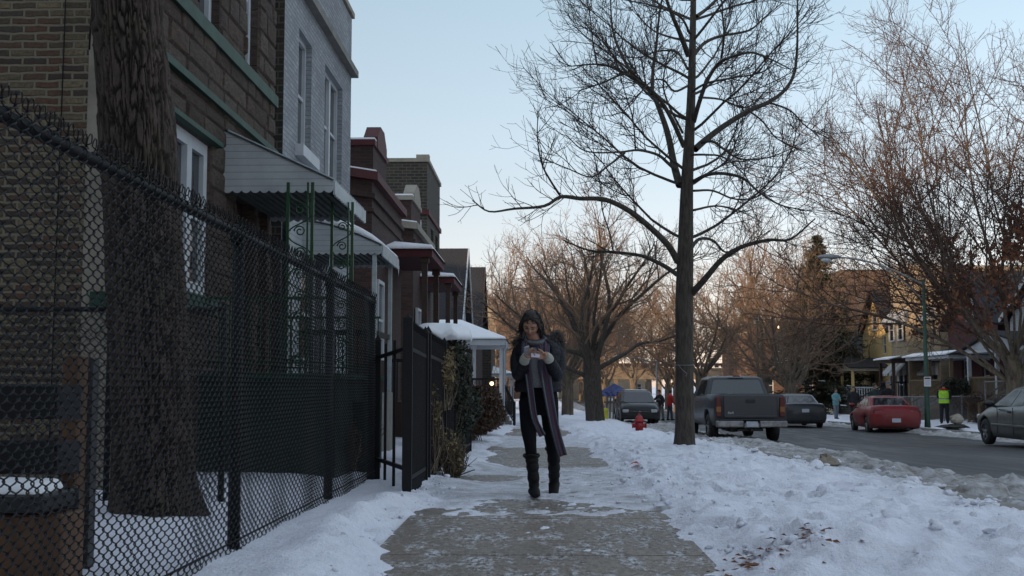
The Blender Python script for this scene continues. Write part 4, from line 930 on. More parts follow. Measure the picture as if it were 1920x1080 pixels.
# cross fence in the yard (behind the near tree)
C2 = empty('yard_chain_link_fence', (-4, 8.75, 0), 'lower chain link fence crossing the side yard behind the rough barked tree', 'fence')
b = MB(); b.tube([(-7.5, 8.75, 1.55), (-2.35, 8.75, 1.55)], .02, 8); b.build('top_rail', MT['vinyl'], C2)
for x in (-7.3, -5.2, -3.22, -2.36): b = MB(); b.tube([(x, 8.75, 0), (x, 8.75, 1.6)], .024, 8); b.build('post', MT['vinyl'], C2)
lines = []; x = -7.5; k = 0
while x < -2.35:
    zz = np.arange(.12, 1.56, .012); th = zz / .064 * 2 * PI + (0 if k % 2 else PI); tri = np.arcsin(np.sin(th) * .97) / 1.32
    lines.append((np.stack([x + tri * .017, 8.77 + .003 * np.cos(th), zz], 1), np.full(len(zz), .0027))); x += .03; k += 1
tubes_mesh('wire_mesh', lines, 3, MT['vinyl'], C2)
# gate panel between the chain link and the iron fence, and the iron fence itself
def picket_fence(name, lab, p0, p1, h, step, posts, cat='fence', mat='iron', r=.011, group=None, gz=None, rails=(.12, .88), tip=.1):
    p0 = Vector(p0); p1 = Vector(p1); L = (p1 - p0).length; u = (p1 - p0) / L; ng = gz or (lambda v: zg(v.y))
    H = empty(name, ((p0.x + p1.x) / 2, (p0.y + p1.y) / 2, ng((p0 + p1) / 2)), lab, cat, group)
    b = MB(); ax = 0
    seg = max(1, int(L / 1.2))
    for q in rails:
        b = MB()
        for i in range(seg):
            a = p0 + u * (L * i / seg); c = p0 + u * (L * (i + 1) / seg); b.bar((a.x, a.y, ng(a) + h * q), (c.x, c.y, ng(c) + h * q), .03, .035)
        b.build('rail', MT[mat], H)
    n_ = int(L / step); b = MB()
    for i in range(n_ + 1):
        v = p0 + u * (i * step); z = ng(v); b.bb(v.x - r, v.x + r, v.y - r, v.y + r, z + .03, z + h)
        if tip: b.add([(v.x - r * 1.6, v.y, z + h), (v.x + r * 1.6, v.y, z + h), (v.x, v.y, z + h + tip), (v.x, v.y - r * 1.6, z + h), (v.x, v.y + r * 1.6, z + h)], [(0, 1, 2), (3, 4, 2)])
    b.build('pickets', MT[mat], H)
    for q in posts:
        v = p0 + u * (q * L); z = ng(v); b = MB(); b.bb(v.x - .03, v.x + .03, v.y - .03, v.y + .03, z - .2, z + h + .06); b.add([(v.x - .04, v.y - .04, z + h + .06), (v.x + .04, v.y - .04, z + h + .06), (v.x + .04, v.y + .04, z + h + .06), (v.x - .04, v.y + .04, z + h + .06), (v.x, v.y, z + h + .13)], [(0, 1, 4), (1, 2, 4), (2, 3, 4), (3, 0, 4), (0, 3, 2, 1)]); b.build('post', MT[mat], H)
    return H
IG = picket_fence('iron_gate', 'tall black iron gate standing ajar between the chain link and the sidewalk', (-1.13, 10.15, 0), (-1.15, 11.9, 0), 1.48, .10, (0, 1), 'gate', r=.012)
b = MB(); b.bb(-1.165, -1.085, 10.06, 10.12, 0, 1.56); b.build('post', MT['iron'], IG)
picket_fence('iron_return_fence', 'short open iron railing linking the chain link fence to the iron gate', (-1.68, 12.25, 0), (-1.17, 10.35, 0), 1.42, .62, (0,), r=.013, tip=0, rails=(.18, .92))
picket_fence('iron_fence', 'black iron picket fence covered in dry vines beyond the gate', (-1.14, 12.1, 0), (-1.14, 19.5, 0), 1.5, .11, (.0, .28, .5, .75, 1), r=.010)

# ============================================================ VEGETATION
def grow(rng, p, d, L, r, lev, P_, out):
    """recursive branching, results in out[lev] as polylines"""
    seg = P_['seg'][lev]; pts = [np.array(p)]; rs = [r]; d = np.array(d, float); d /= np.linalg.norm(d)
    tip = P_['tip'] if lev == len(P_['n']) else r * P_['taper']
    for i in range(seg):
        d = d + rng.normal(0, P_['wig'][lev], 3) + np.array([0, 0, P_['up'][lev]]); d /= np.linalg.norm(d)
        pts.append(pts[-1] + d * L / seg); rs.append(r + (tip - r) * (i + 1) / seg)
    out[lev].append((np.array(pts), np.array(rs)))
    if lev >= len(P_['n']): return
    n_ = P_['n'][lev]; n_ = int(n_ * (.8 + .4 * rng.random()) + .5)
    for k in range(n_):
        t = P_['t0'][lev] + (1 - P_['t0'][lev]) * (k + rng.random()) / n_; f = t * seg; i = min(int(f), seg - 1); q = f - i
        pos = pts[i] * (1 - q) + pts[i + 1] * q; rr = rs[i] * (1 - q) + rs[i + 1] * q; dd = pts[i + 1] - pts[i]; dd /= np.linalg.norm(dd)
        perp = np.cross(dd, rng.normal(0, 1, 3)); perp /= np.linalg.norm(perp); a = P_['ang'][lev] * (.75 + .5 * rng.random())
        nd = dd * math.cos(a) + perp * math.sin(a)
        LL = P_['len'][lev] * L * (1 - P_['fall'] * t) * (.75 + .5 * rng.random())
        grow(rng, pos, nd, LL, min(rr * P_['rr'], rr * .9) + .0, lev + 1, P_, out)
def resamp(lines, M_=12):
    A = np.empty((len(lines), M_, 3)); R_ = np.empty((len(lines), M_)); T_ = np.linspace(0, 1, M_)
    for i, (p, r) in enumerate(lines):
        t = np.linspace(0, 1, len(p)); R_[i] = np.interp(T_, t, r)
        for k in range(3): A[i, :, k] = np.interp(T_, t, p[:, k])
    return A, R_
def spurs(rng, AR, dens, L0, L1, m, r0, r1, up=.12, wig=.13, tmin=.05, ang=(.5, 1.2), taper=.35, cap=None):
    """many curved side twigs on a batch of branches at once"""
    A, R_ = AR; N_, M_ = R_.shape; ln = np.linalg.norm(np.diff(A, axis=1), axis=2).sum(1); cnt = np.maximum(1, (ln * dens * rng.uniform(.8, 1.2, N_) + .5).astype(int))
    idx = np.repeat(np.arange(N_), cnt)
    if cap and len(idx) > cap: idx = rng.choice(idx, cap, replace=False)
    K = len(idx); t = tmin + (1 - tmin) * rng.random(K); f = t * (M_ - 1); i0 = np.minimum(f.astype(int), M_ - 2); q = (f - i0)[:, None]
    p0 = A[idx, i0]; p1 = A[idx, i0 + 1]; pos = p0 * (1 - q) + p1 * q; dd = p1 - p0; dd /= (np.linalg.norm(dd, axis=1, keepdims=True) + 1e-9); rl = R_[idx, i0]
    pr = np.cross(dd, rng.normal(0, 1, (K, 3))); pr /= (np.linalg.norm(pr, axis=1, keepdims=True) + 1e-9); a = rng.uniform(ang[0], ang[1], K)[:, None]; d = dd * np.cos(a) + pr * np.sin(a)
    L = rng.uniform(L0, L1, K) * (1 - taper * t); out = np.empty((K, m + 1, 3)); out[:, 0] = pos
    for j in range(m):
        d = d + rng.normal(0, wig, (K, 3)); d[:, 2] += up; d /= np.linalg.norm(d, axis=1, keepdims=True); out[:, j + 1] = out[:, j] + d * (L / m)[:, None]
    rs = np.minimum(r0, rl * .8)[:, None] * np.linspace(1, r1 / r0, m + 1)[None, :]; rs = np.maximum(rs, r1 * .8)
    return out, rs
def smoothline(pts, sub=4):
    pts = [np.array(p, float) for p in pts]; pts = [2 * pts[0] - pts[1]] + pts + [2 * pts[-1] - pts[-2]]; out = []
    for i in range(1, len(pts) - 2):
        for k in range(sub):
            t = k / sub; a, b_, c, d = pts[i - 1], pts[i], pts[i + 1], pts[i + 2]
            out.append(.5 * ((2 * b_) + (-a + c) * t + (2 * a - 5 * b_ + 4 * c - d) * t * t + (-a + 3 * b_ - 3 * c + d) * t ** 3))
    out.append(pts[-2]); return np.array(out)
# ---- the tall street tree
TY = 20.5
def zp_(zx, zy): return 860 + zx / 1.929, zy / 1.929
MAIN = [  # limbs: points, base radius, end radius, depth drift (m at the tip)
    ([(800, 1000), (740, 960), (660, 925), (560, 912), (470, 905), (380, 870)], .06, .018, 1.2),
    ([(792, 945), (760, 890), (700, 830), (620, 765), (530, 722), (440, 718), (370, 712), (310, 745), (200, 755), (110, 765), (50, 725)], .085, .012, -1.5),
    ([(370, 712), (330, 650), (300, 590), (285, 500), (287, 400)], .028, .008, -1.8),
    ([(560, 912), (545, 840), (520, 760), (510, 660), (490, 560), (480, 480)], .022, .007, 1.6),
    ([(800, 670), (780, 600), (760, 500), (735, 420), (700, 340), (640, 290), (560, 245), (500, 232), (400, 240)], .10, .014, 1.4),
    ([(700, 340), (703, 250), (715, 160), (725, 60), (745, -60)], .05, .02, 1.0),
    ([(640, 290), (600, 220), (565, 140), (552, 60), (548, -70)], .045, .015, 1.8),
    ([(500, 232), (485, 150), (475, 60), (455, -40)], .025, .01, 2.2),
    ([(815, 530), (770, 430), (720, 350), (660, 300), (600, 268), (520, 300), (430, 330)], .06, .012, -1.2),
    ([(785, 615), (755, 588), (720, 560), (650, 543), (580, 550), (460, 547), (390, 490)], .045, .01, -1.6),
    ([(600, 553), (540, 600), (480, 640), (400, 612), (300, 570)], .028, .008, -2.2),
    ([(640, 545), (630, 430), (600, 330), (575, 240)], .02, .008, -1.5),
    ([(830, 200), (800, 120), (770, 50), (735, -50)], .07, .03, -.8),
    ([(855, 540), (900, 500), (960, 455), (1050, 400), (1120, 370), (1180, 325), (1215, 260), (1225, 150), (1225, 20), (1230, -40)], .085, .014, 1.2),
    ([(1120, 370), (1200, 400), (1260, 460), (1340, 500)], .028, .008, 1.6),
    ([(1050, 400), (1100, 440), (1150, 500), (1230, 540), (1300, 560)], .025, .007, .9),
    ([(850, 440), (870, 370), (900, 290), (940, 230), (990, 205), (1060, 190), (1130, 215), (1200, 250)], .06, .012, -1.4),
    ([(850, 200), (890, 155), (950, 130), (1050, 110), (1110, 60), (1170, 10)], .05, .012, 1.0),
    ([(950, 210), (960, 130), (955, 60), (950, -40)], .03, .012, -1.6),
    ([(852, 655), (900, 632), (960, 628), (1030, 645), (1080, 690), (1160, 740), (1250, 760)], .05, .012, -1.5),
    ([(880, 515), (920, 512), (960, 540), (1020, 575), (1120, 570), (1220, 530)], .04, .009, -.9),
    ([(845, 1060), (890, 1010), (950, 940), (1020, 895), (1120, 868), (1200, 865), (1290, 790)], .085, .015, -1.3),
    ([(835, 905), (870, 865), (920, 870), (965, 912), (1020, 890)], .05, .015, 1.1),
    ([(860, 60), (900, 30), (950, -20)], .05, .03, .8),
    ([(870, 352), (950, 360), (1040, 390), (1110, 330), (1180, 280)], .03, .008, 1.8),
    ([(850, 760), (930, 745), (1010, 760), (1090, 800)], .03, .008, 1.3),
    ([(850, 690), (920, 690), (1000, 720), (1080, 710), (1180, 640), (1260, 600)], .03, .008, 1.9),
    ([(840, 560), (900, 560), (960, 570), (1040, 640), (1060, 700)], .03, .008, -2.0),
    ([(810, 480), (760, 380), (740, 300), (760, 190), (780, 180), (690, 170)], .03, .008, 1.9),
    ([(830, 310), (780, 330), (740, 290), (690, 300), (600, 400), (520, 420)], .03, .008, -1.9),
    ([(828, 250), (790, 190), (720, 185), (640, 210), (560, 180), (480, 120)], .032, .008, 2.2),
    ([(835, 120), (800, 60), (700, 20), (600, 0)], .032, .01, -2.0),
    ([(845, 330), (900, 300), (1000, 280), (1100, 260), (1180, 200)], .032, .008, -2.1),
]
T1 = empty('street_tree', (2.54, TY, zg(TY)), 'tall bare street tree with grey trunk in the snowy parkway, centre of the view', 'tree')
tr_px = [(1283, 845), (1283.5, 830), (1284, 800), (1283.5, 740), (1283, 640), (1283, 560), (1285, 480), (1288, 350), (1293, 250), (1297, 150), (1300, 0), (1302, -140), (1306, -300)]
tr_r = [.245, .19, .172, .163, .158, .158, .145, .112, .09, .072, .052, .036, .02]
trunkpts = smoothline([tuple(P(x, y, TY)) for x, y in tr_px], 4); trr = np.interp(np.linspace(0, 12, len(trunkpts)), range(13), tr_r)
rngt = np.random.default_rng(11)
big = [(trunkpts, trr)]; limbs = []
for pl, r0, r1, dy in MAIN:
    n_ = len(pl); pts = []
    for i, (zx, zy) in enumerate(pl):
        px, py_ = zp_(zx, zy); k = i / (n_ - 1); base = 0 if pl[0][0] > 740 and pl[0][0] < 900 else dy * .5
        pts.append(tuple(P(px, py_, TY + base + (dy - base) * k ** .8 * 1.2)))
    ln = smoothline(pts, 4); limbs.append((ln, np.linspace(r0, r1, len(ln)) * .74))
# limbs that grow toward and away from the viewer
for k in range(34):
    z = 3.6 + 8.7 * ((k // 2) + rngt.random()) / 17; i = int(np.argmin(abs(trunkpts[:, 2] - z))); a = (k % 2) * PI + rngt.uniform(-1.15, 1.15); o_ = [[], [], []]
    L_ = (3.1 - .22 * max(0, z - 7)) * rngt.uniform(.8, 1.05)
    Pp = dict(seg=[10, 7, 4], n=[4], t0=[.25], ang=[.6], len=[.5], fall=.5, wig=[.07, .08, .1], up=[.085, .05, .1], rr=.6, taper=.22, tip=.006)
    grow(rngt, trunkpts[i], (math.cos(a), math.sin(a), .35), L_, .036 * (1 - i / 130), 0, Pp, o_)
    limbs += o_[0] + o_[1]
lim = resamp(limbs)
mid = spurs(rngt, lim, 2.9, .5, 1.4, 9, .0090, .0046, up=.05, wig=.07, tmin=.2, ang=(.45, .95), taper=.45)
tw1 = spurs(rngt, mid, 5.0, .25, .75, 7, .0055, .0038, up=.085, wig=.08, ang=(.45, 1.0), cap=12000)
tw0 = spurs(rngt, lim, 3.6, .3, .85, 7, .0058, .0038, up=.09, wig=.08, tmin=.35, taper=.4, ang=(.45, 1.0))
tw2 = spurs(rngt, tw1, 3.6, .12, .36, 4, .0040, .0033, up=.08, wig=.08, cap=15000); tw3 = spurs(rngt, tw0, 3.6, .12, .36, 4, .0040, .0033, up=.08, wig=.09, cap=6000)
tubes_mesh('trunk', big + limbs, 9, MT['bark_main'], T1)
tubes_mesh('twigs', limbs[:1], 3, MT['twig_main'], T1, batches=[mid, tw1, tw0, tw2, tw3])
print('main twigs', [len(x[0]) for x in (mid, tw1, tw0, tw2, tw3)])
b = MB(); z = P(1283, 684, TY).z; c = P(1283.2, 684, TY); b.tube([(c.x + .168 * math.cos(a), TY + .168 * math.sin(a), z + .01 * math.sin(a)) for a in [i * PI / 10 for i in range(21)]], .006, 4)
b.tube([(c.x - .12, TY - .13, z), (c.x - .05, TY - .2, z - .1), (c.x + .02, TY - .19, z - .15), (c.x + .0, TY - .19, z - .2)], .006, 4); o = b.build('wire_loop', MT['galv']); tag(o, 'pale wire tied round the trunk of the tall street tree', 'wire')

# ---- near trunk on the left
T2 = empty('rough_barked_tree', (-2.62, 8.0, 0), 'thick rough barked tree trunk leaning in the side yard behind the chain link fence', 'tree')
def fine_trunk():
    ctr = smoothline([tuple(P(x, y, 8.0)) for x, y in ((293, 985), (292, 955), (288, 900), (284, 800), (279, 650), (272, 500), (263, 330), (252, 170), (242, 60), (235, -60), (225, -300), (215, -600))], 40)
    rr = np.interp(np.linspace(0, 11, len(ctr)), range(12), [.37, .30, .262, .250, .248, .246, .244, .238, .228, .22, .22, .18])
    n_ = 300; a = np.arange(n_) * 2 * PI / n_; Zc = ctr[:, 2][:, None]; A_ = a[None, :] * np.ones_like(Zc)
    NU = 46; u = A_ / (2 * PI) * NU; v = Zc * 4.0 + 0 * A_; u = u + 4.2 * (fbm(np.cos(A_) * 3 + 5, v * .5 + np.sin(A_) * 3, 4, 5) - .5); v = v + 3.4 * (fbm(np.cos(A_) * 5 + 9, v * .9 + np.sin(A_) * 5, 4, 6) - .5)
    F1 = np.full(u.shape, 9.); F2 = np.full(u.shape, 9.); ui = np.floor(u).astype(int); vi = np.floor(v).astype(int)
    for du in (-1, 0, 1):
        for dv in (-1, 0, 1):
            cu = ui + du; cv = vi + dv; cw = (cu % NU).astype(float); h1 = (np.sin(cw * 127.1 + cv * 311.7) * 43758.5453) % 1; h2 = (np.sin(cw * 269.5 + cv * 183.3) * 28001.83) % 1
            d_ = np.sqrt((cu + h1 - u) ** 2 + (cv + h2 - v) ** 2); F2 = np.where(d_ < F1, F1, np.minimum(F2, d_)); F1 = np.minimum(F1, d_)
    crack = 1 - sstep(.0, .26, F2 - F1); rid2 = fbm(np.cos(A_) * 9 + 20, v * 1.6 + np.sin(A_) * 9, 5, 8); off = .034 * (1 - crack) + .036 * (rid2 - .5) + .03 * (fbm(np.cos(A_) * 2.2 + 40, Zc * 1.1 + np.sin(A_) * 2.2, 3, 61) - .5)
    R_ = rr[:, None] - .022 + off + .05 * np.exp(-Zc / .22) * np.cos(A_ * 5 + 1 + .6 * np.sin(A_ * 2))
    Xs = ctr[:, 0][:, None] + R_ * np.cos(A_ + PI / 2); Ys = ctr[:, 1][:, None] + R_ * np.sin(A_ + PI / 2); Zs = Zc + 0 * A_
    V = np.stack([Xs, Ys, Zs], -1).reshape(-1, 3); m_ = len(ctr); i = np.arange(m_ - 1)[:, None] * n_; k = np.arange(n_)[None, :]; k2 = (k + 1) % n_
    o = raw_mesh('trunk', V, np.stack([i + k, i + k2, i + n_ + k2, i + n_ + k], -1).reshape(-1, 4), MT['bark_near'], T2)
    at = o.data.attributes.new('crack', 'FLOAT', 'POINT'); at.data.foreach_set('value', crack.astype(np.float32).ravel())
    return ctr
ctr = fine_trunk()
o_ = [[], [], []]; Pp = dict(seg=[9, 6, 4], n=[7, 6], t0=[.2, .2], ang=[.7, .7], len=[.5, .45], fall=.5, wig=[.1, .12, .15], up=[.05, .05, .05], rr=.55, taper=.3, tip=.006)
for k in range(7):
    i = -1 - k * 9; grow(rngt, ctr[i], (math.cos(k * 2.4) * .8, math.sin(k * 2.4) * .8, 1), 3.6, .12, 0, Pp, o_)
tubes_mesh('branches', o_[0] + o_[1] + o_[2], 6, MT['bark_main'], T2)

# ---- other bare trees
def bare_tree(name, lab, x, y, H_, r, seed, bark, twig, lean=(0, 0), spread=.8, nlimb=9, nsub=7, trunkf=.28, group=None, lr=.3, dens=(1.6, 3.2, 3.0), rt=.008, up0=.06, leaves=0, cap=9000, wig=.13, zdrop=0, wob=None, lenf=.55):
    rg = np.random.default_rng(seed); z = zg(y) - .15
    T = empty(name, (x, y, z + .15), lab, 'tree', group)
    th = H_ * trunkf; base = np.array([x, y, z]); top = base + np.array([lean[0] * th, lean[1] * th, th])
    tl_ = smoothline([base, base + (top - base) * .15, base + (top - base) * .6 + rg.normal(0, .05, 3), top], 4)
    rr = np.interp(np.linspace(0, 1, len(tl_)), [0, .12, .5, 1], [r * 1.5, r * 1.08, r, r * .92])
    out = [[], [], []]
    P0 = dict(seg=[11, 8, 5], n=[nsub], t0=[.22], ang=[.65], len=[lenf], fall=.4, wig=[wig, wig + .02, .15], up=[up0, .03, .03], rr=.62, taper=.22, tip=rt * 1.6)
    for k in range(nlimb):
        a = k * 2.399 + rg.random(); sp = spread * (.35 + .8 * rg.random()); d = np.array([math.cos(a) * sp + lean[0], math.sin(a) * sp + lean[1], .75])
        i = len(tl_) - 1 - (k % 5); L_ = (H_ - th) * rg.uniform(.85, 1.12); grow(rg, tl_[i], d, L_, r * rg.uniform(lr, lr * 1.8), 0, P0, out)
    br = resamp(out[0] + out[1]); s1 = spurs(rg, br, dens[0], H_ * .07, H_ * .2, 8, rt * 2.2, rt, up=.06, wig=.15, tmin=.2); s2 = spurs(rg, s1, dens[1], H_ * .035, H_ * .09, 6, rt, rt * .7, up=.09, wig=.16, cap=cap); s3 = spurs(rg, s2, dens[2], H_ * .015, H_ * .04, 4, rt * .75, rt * .55, up=.1, cap=cap)
    tubes_mesh('trunk', [(tl_, rr)] + out[0], 8, MT[bark], T)
    tubes_mesh('twigs', out[1], 4, MT[twig], T, batches=[s1, s2, s3])
    if leaves:
        q = s1[0].reshape(-1, 3); q = q[[bool(leafzone(p)) for p in q]] if len(q) < 60000 else q; q = q[rg.integers(0, len(q), leaves)]; K = len(q)
        c_ = q + rg.normal(0, .10, (K, 3)); a = rg.normal(0, 1, (K, 3)); a /= np.linalg.norm(a, axis=1, keepdims=True); b_ = np.cross(a, rg.normal(0, 1, (K, 3))); b_ /= np.linalg.norm(b_, axis=1, keepdims=True); s_ = rg.uniform(.06, .13, (K, 1))
        V = np.stack([c_ - a * s_, c_ + b_ * s_ * .6, c_ + a * s_, c_ - b_ * s_ * .6], 1).reshape(-1, 3); raw_mesh('dead_leaves', V, np.arange(K * 4).reshape(-1, 4), MT['dead_leaf'], T, False)
    print(name, len(out[0]), len(out[1]), len(s1[0]), len(s2[0]), len(s3[0]))
    return T
def leafzone(p): return p[2] < 8.0 and p[0] > 15.2 + .8 * abs(p[2] - 4.5) and fbm(np.array([p[0] * .9]), np.array([p[2] * .9 + p[1] * .4]), 2, 3)[0] > .45
bare_tree('broad_tree', 'broad dead leaved tree with many ascending limbs, at the right edge across the street', 18.6, 46, 14.5, .34, 21, 'bark_far', 'twig_right', lean=(-.08, 0), spread=.95, nlimb=24, nsub=9, trunkf=.2, lr=.14, dens=(1.8, 2.9, 2.2), rt=.0078, leaves=6500, cap=18000, wig=.09, up0=.05)
bare_tree('spreading_tree', 'large bare tree with wide limbs behind the walking woman, its top sunlit', 2.4, 50, 9.4, .40, 5, 'bark_main', 'twig_far', lean=(-.05, 0), spread=1.05, nlimb=12, nsub=8, trunkf=.34, lr=.20, dens=(2.0, 3.6, 3.0), rt=.0060, up0=.03, cap=16000, wig=.15)
far = []
FT = [(13.6, 64, 8.5, .30, 31, .9, 'bare tree with fanned limbs standing before the evergreen'),
      (11.5, 84, 11, .4, 32, .9, 'dark forked tree rising behind the cab of the grey pickup'),
      (1.6, 66, 10, .34, 33, .9, 'bare tree directly behind the spreading tree by the sidewalk'),
      (.9, 80, 9, .3, 34, .8, 'slim bare tree at the far end of the sidewalk row')]
for (x, y, h, r, sd_, sp, lb) in FT:
    far.append(bare_tree('bare_tree', lb, x, y, h, r, sd_, 'bark_far', 'twig_far', spread=sp, nlimb=9, nsub=7, lr=.2, dens=(1.9, 3.2, 2.2), rt=.0085, trunkf=.26, cap=6000, group='bare trees down the street'))
spots = [(-2.6, 92, 1.0, 'bare tree beyond the white porch, left of the woman'), (2.4, 98, 1.15, 'bare tree far down the left kerb behind the parked dark suv'), (3.0, 118, 1.2, 'bare tree close in front of the rail viaduct, left side'), (12.2, 104, 1.2, 'bare tree in front of the brown corner flat'),
         (13.4, 122, 1.3, 'bare tree far down the right kerb near the viaduct'), (7.8, 205, 2.0, 'tall bare tree just beyond the viaduct in the middle'), (-8, 210, 2.1, 'tall bare tree beyond the viaduct on the left'), (20, 215, 2.2, 'tall bare tree beyond the viaduct on the right'), (2, 235, 2.4, 'farthest bare tree left of centre beyond the viaduct'), (14, 240, 2.4, 'farthest bare tree right of centre beyond the viaduct'),
         (17.5, 92, 1.3, 'bare tree beside the brown corner flat, left of the evergreen'), (29, 96, 1.5, 'bare tree rising behind the yellow house'), (26.5, 104, 1.3, 'bare tree behind the top of the evergreen'), (-1.4, 130, 1.4, 'bare tree near the corner chimney building'), (24, 80, 1.15, 'bare tree behind the roof of the small cream house'), (12, 150, 1.7, 'bare tree between the corner flat and the viaduct'),
         (16.2, 76, 1.05, 'bare tree close left of the evergreen in front of the corner flat'), (20.5, 108, 1.5, 'bare tree behind the brown corner flat'), (25.5, 122, 1.7, 'tall bare tree before the apartment block'), (31, 116, 1.5, 'bare tree at the near corner of the apartment block'), (9.5, 170, 1.8, 'bare tree just before the viaduct near the road'), (-4.5, 150, 1.8, 'bare tree behind the corner chimney building'), (0, 165, 1.7, 'bare tree before the viaduct on the left pavement')]
for k, (x, y, s_, lb) in enumerate(spots):
    c = copy_tree(far[k % 4]); c.location = (x, y, zg(y)); c.scale = (s_, s_, s_ * .95); c.rotation_euler = (0, 0, k * 1.7 + .5); c['label'] = lb
# conifer
CT = empty('evergreen_tree', (19, 80, zg(80)), 'tall dark evergreen with snow on its lower boughs, right of centre', 'tree')
MT['needle'] = M('spruce needles', (.022, .035, .020), .85, .5, 2, 0, c2=(.05, .045, .022)); rg = np.random.default_rng(9)
z0 = zg(80); Hc = 12.2; b = MB(); b.tube([(19, 80, z0 - .2), (19, 80, z0 + Hc)], [.28, .03], 8); b.build('trunk', MT['bark_far'], CT)
V = []; Fq = []; SV = []; SF = []; br = []
for k in range(760):
    t = rg.random() ** .8; z = z0 + .5 + t * (Hc - .6); R_ = (4.0 * (1 - t) ** .85 + .15) * rg.uniform(.42, 1.12); a = rg.random() * 2 * PI
    n_ = max(3, int(R_ * 9)); br.append((np.array([[19, 80, z], [19 + math.cos(a) * R_ * .6, 80 + math.sin(a) * R_ * .6, z - .10 * R_], [19 + math.cos(a) * R_, 80 + math.sin(a) * R_, z - .12 * R_]]), np.array([.03, .02, .008])))
    for i in range(n_):
        q = (i + rg.random()) / n_; c = np.array([19 + math.cos(a) * R_ * q, 80 + math.sin(a) * R_ * q, z - .12 * R_ * q])
        for j in range(4):
            s_ = rg.uniform(.10, .24) ; d = np.array([math.cos(a + rg.normal(0, .9)), math.sin(a + rg.normal(0, .9)), rg.normal(-.15, .3)]); e = np.cross(d, rg.normal(0, 1, 3)); e /= np.linalg.norm(e)
            cc = c + rg.normal(0, .07, 3); n0 = len(V); V += [cc - e * s_ * .3, cc + d * s_ * .6 - e * s_ * .15, cc + d * s_ * 1.3, cc + d * s_ * .6 + e * s_ * .3]; Fq.append([n0, n0 + 1, n0 + 2, n0 + 3])
    if t < .35 and rg.random() < .30:
        c = np.array([19 + math.cos(a) * R_ * .92, 80 + math.sin(a) * R_ * .92, z - .08 * R_ + .05]); n0 = len(SV); w_ = rg.uniform(.1, .25)
        SV += [c + np.array([-w_, -.1, 0]), c + np.array([w_, -.1, -.02]), c + np.array([w_ * .8, .12, .03]), c + np.array([-w_ * .8, .12, .04])]; SF.append([n0, n0 + 1, n0 + 2, n0 + 3])
tubes_mesh('branches', br, 3, MT['bark_far'], CT); raw_mesh('needles', np.array(V), np.array(Fq), MT['needle'], CT, False); raw_mesh('snow_on_boughs', np.array(SV), np.array(SF), MT['snowcap'], CT, False)

# shrubs: leaf clumps over a twig skeleton
def shrub(name, lab, c, rads, nleaf, leafm, twigm, seed, ls=(.02, .05), group=None, snow=False, flat=False, cat='bush', ntw=160):
    rg = np.random.default_rng(seed); S = empty(name, (c[0], c[1], c[2]), lab, cat, group); rx, ry, rz = rads; cz = c[2] + rz
    lobes = [(rg.uniform(-.5, .5) * rx, rg.uniform(-.5, .5) * ry, rg.uniform(-.3, .45) * rz, rg.uniform(.45, .65)) for _ in range(7)]
    tw = []
    for k in range(ntw):
        l = lobes[rg.integers(7)]; d = rg.normal(0, 1, 3); d[2] = abs(d[2]) * .8; d /= np.linalg.norm(d)
        e = np.array([c[0] + l[0] + d[0] * rx * l[3], c[1] + l[1] + d[1] * ry * l[3], cz + l[2] + d[2] * rz * l[3]]) + rg.normal(0, .05, 3); s_ = np.array([c[0] + rg.normal(0, .15) * rx, c[1] + rg.normal(0, .3) * ry, c[2]])
        tw.append((smoothline([s_, (s_ + e) / 2 + rg.normal(0, .06, 3), e + rg.normal(0, .03, 3)], 3), np.linspace(.010, .003, 7)))
    tubes_mesh('stems', tw, 3, MT[twigm], S)
    V = []; Fq = []
    for k in range(nleaf):
        l = lobes[rg.integers(7)]; d = rg.normal(0, 1, 3); d /= np.linalg.norm(d); q = rg.random() ** .35
        p = np.array([c[0] + l[0] + d[0] * rx * l[3] * q, c[1] + l[1] + d[1] * ry * l[3] * q, cz + l[2] + d[2] * rz * l[3] * q])
        if p[2] < c[2]: continue
        a = rg.normal(0, 1, 3); a /= np.linalg.norm(a); e = np.cross(a, rg.normal(0, 1, 3)); e /= np.linalg.norm(e); s_ = rg.uniform(*ls); n0 = len(V)
        V += [p - a * s_, p + e * s_ * .5, p + a * s_, p - e * s_ * .5]; Fq.append([n0, n0 + 1, n0 + 2, n0 + 3])
    raw_mesh('leaves', np.array(V), np.array(Fq), MT[leafm], S, False)
    if snow:
        b = MB(); nx = 18; top = c[2] + 2 * rz * .93; rings = []
        for h, s_ in ((-.03, .97), (.03, 1.03), (.08, .93), (.11, .7), (.12, .3)):
            rings.append([(c[0] + math.cos(2 * PI * k / nx) * rx * .95 * s_ * (1 + .12 * math.sin(k * 2.3)), c[1] + math.sin(2 * PI * k / nx) * ry * .95 * s_ * (1 + .1 * math.sin(k * 1.7)), top + h - .10 * abs(math.sin(k * 1.9)) * (1 if s_ > .9 else 0)) for k in range(nx)])
        b.loft(rings); b.build('snow_cap', MT['snowcap'], S)
    return S
MT['leaf_dark'] = M('dark evergreen leaves', (.022, .030, .016), .7, .5, 5, 0); MT['leaf_brown'] = M('rusty hedge leaves', (.075, .04, .022), .8, .5, 5, 0); MT['leaf_dry'] = M('dry tan leaves', (.22, .16, .075), .8, .5, 7, 0)
shrub('vine_clump', 'clipped dark vine clump with thick snow on top above the iron fence', (-1.35, 16.2, zg(16)), (.42, .85, .97), 15000, 'leaf_dark', 'bark_far', 41, (.02, .045), snow=True, cat='vine')
shrub('dry_vine', 'dry tan leaved vine hanging on the iron fence under the snowy clump', (-1.12, 14.3, zg(14) + .75), (.14, .7, .38), 700, 'leaf_dry', 'bark_far', 42, (.018, .045), cat='vine', ntw=60)
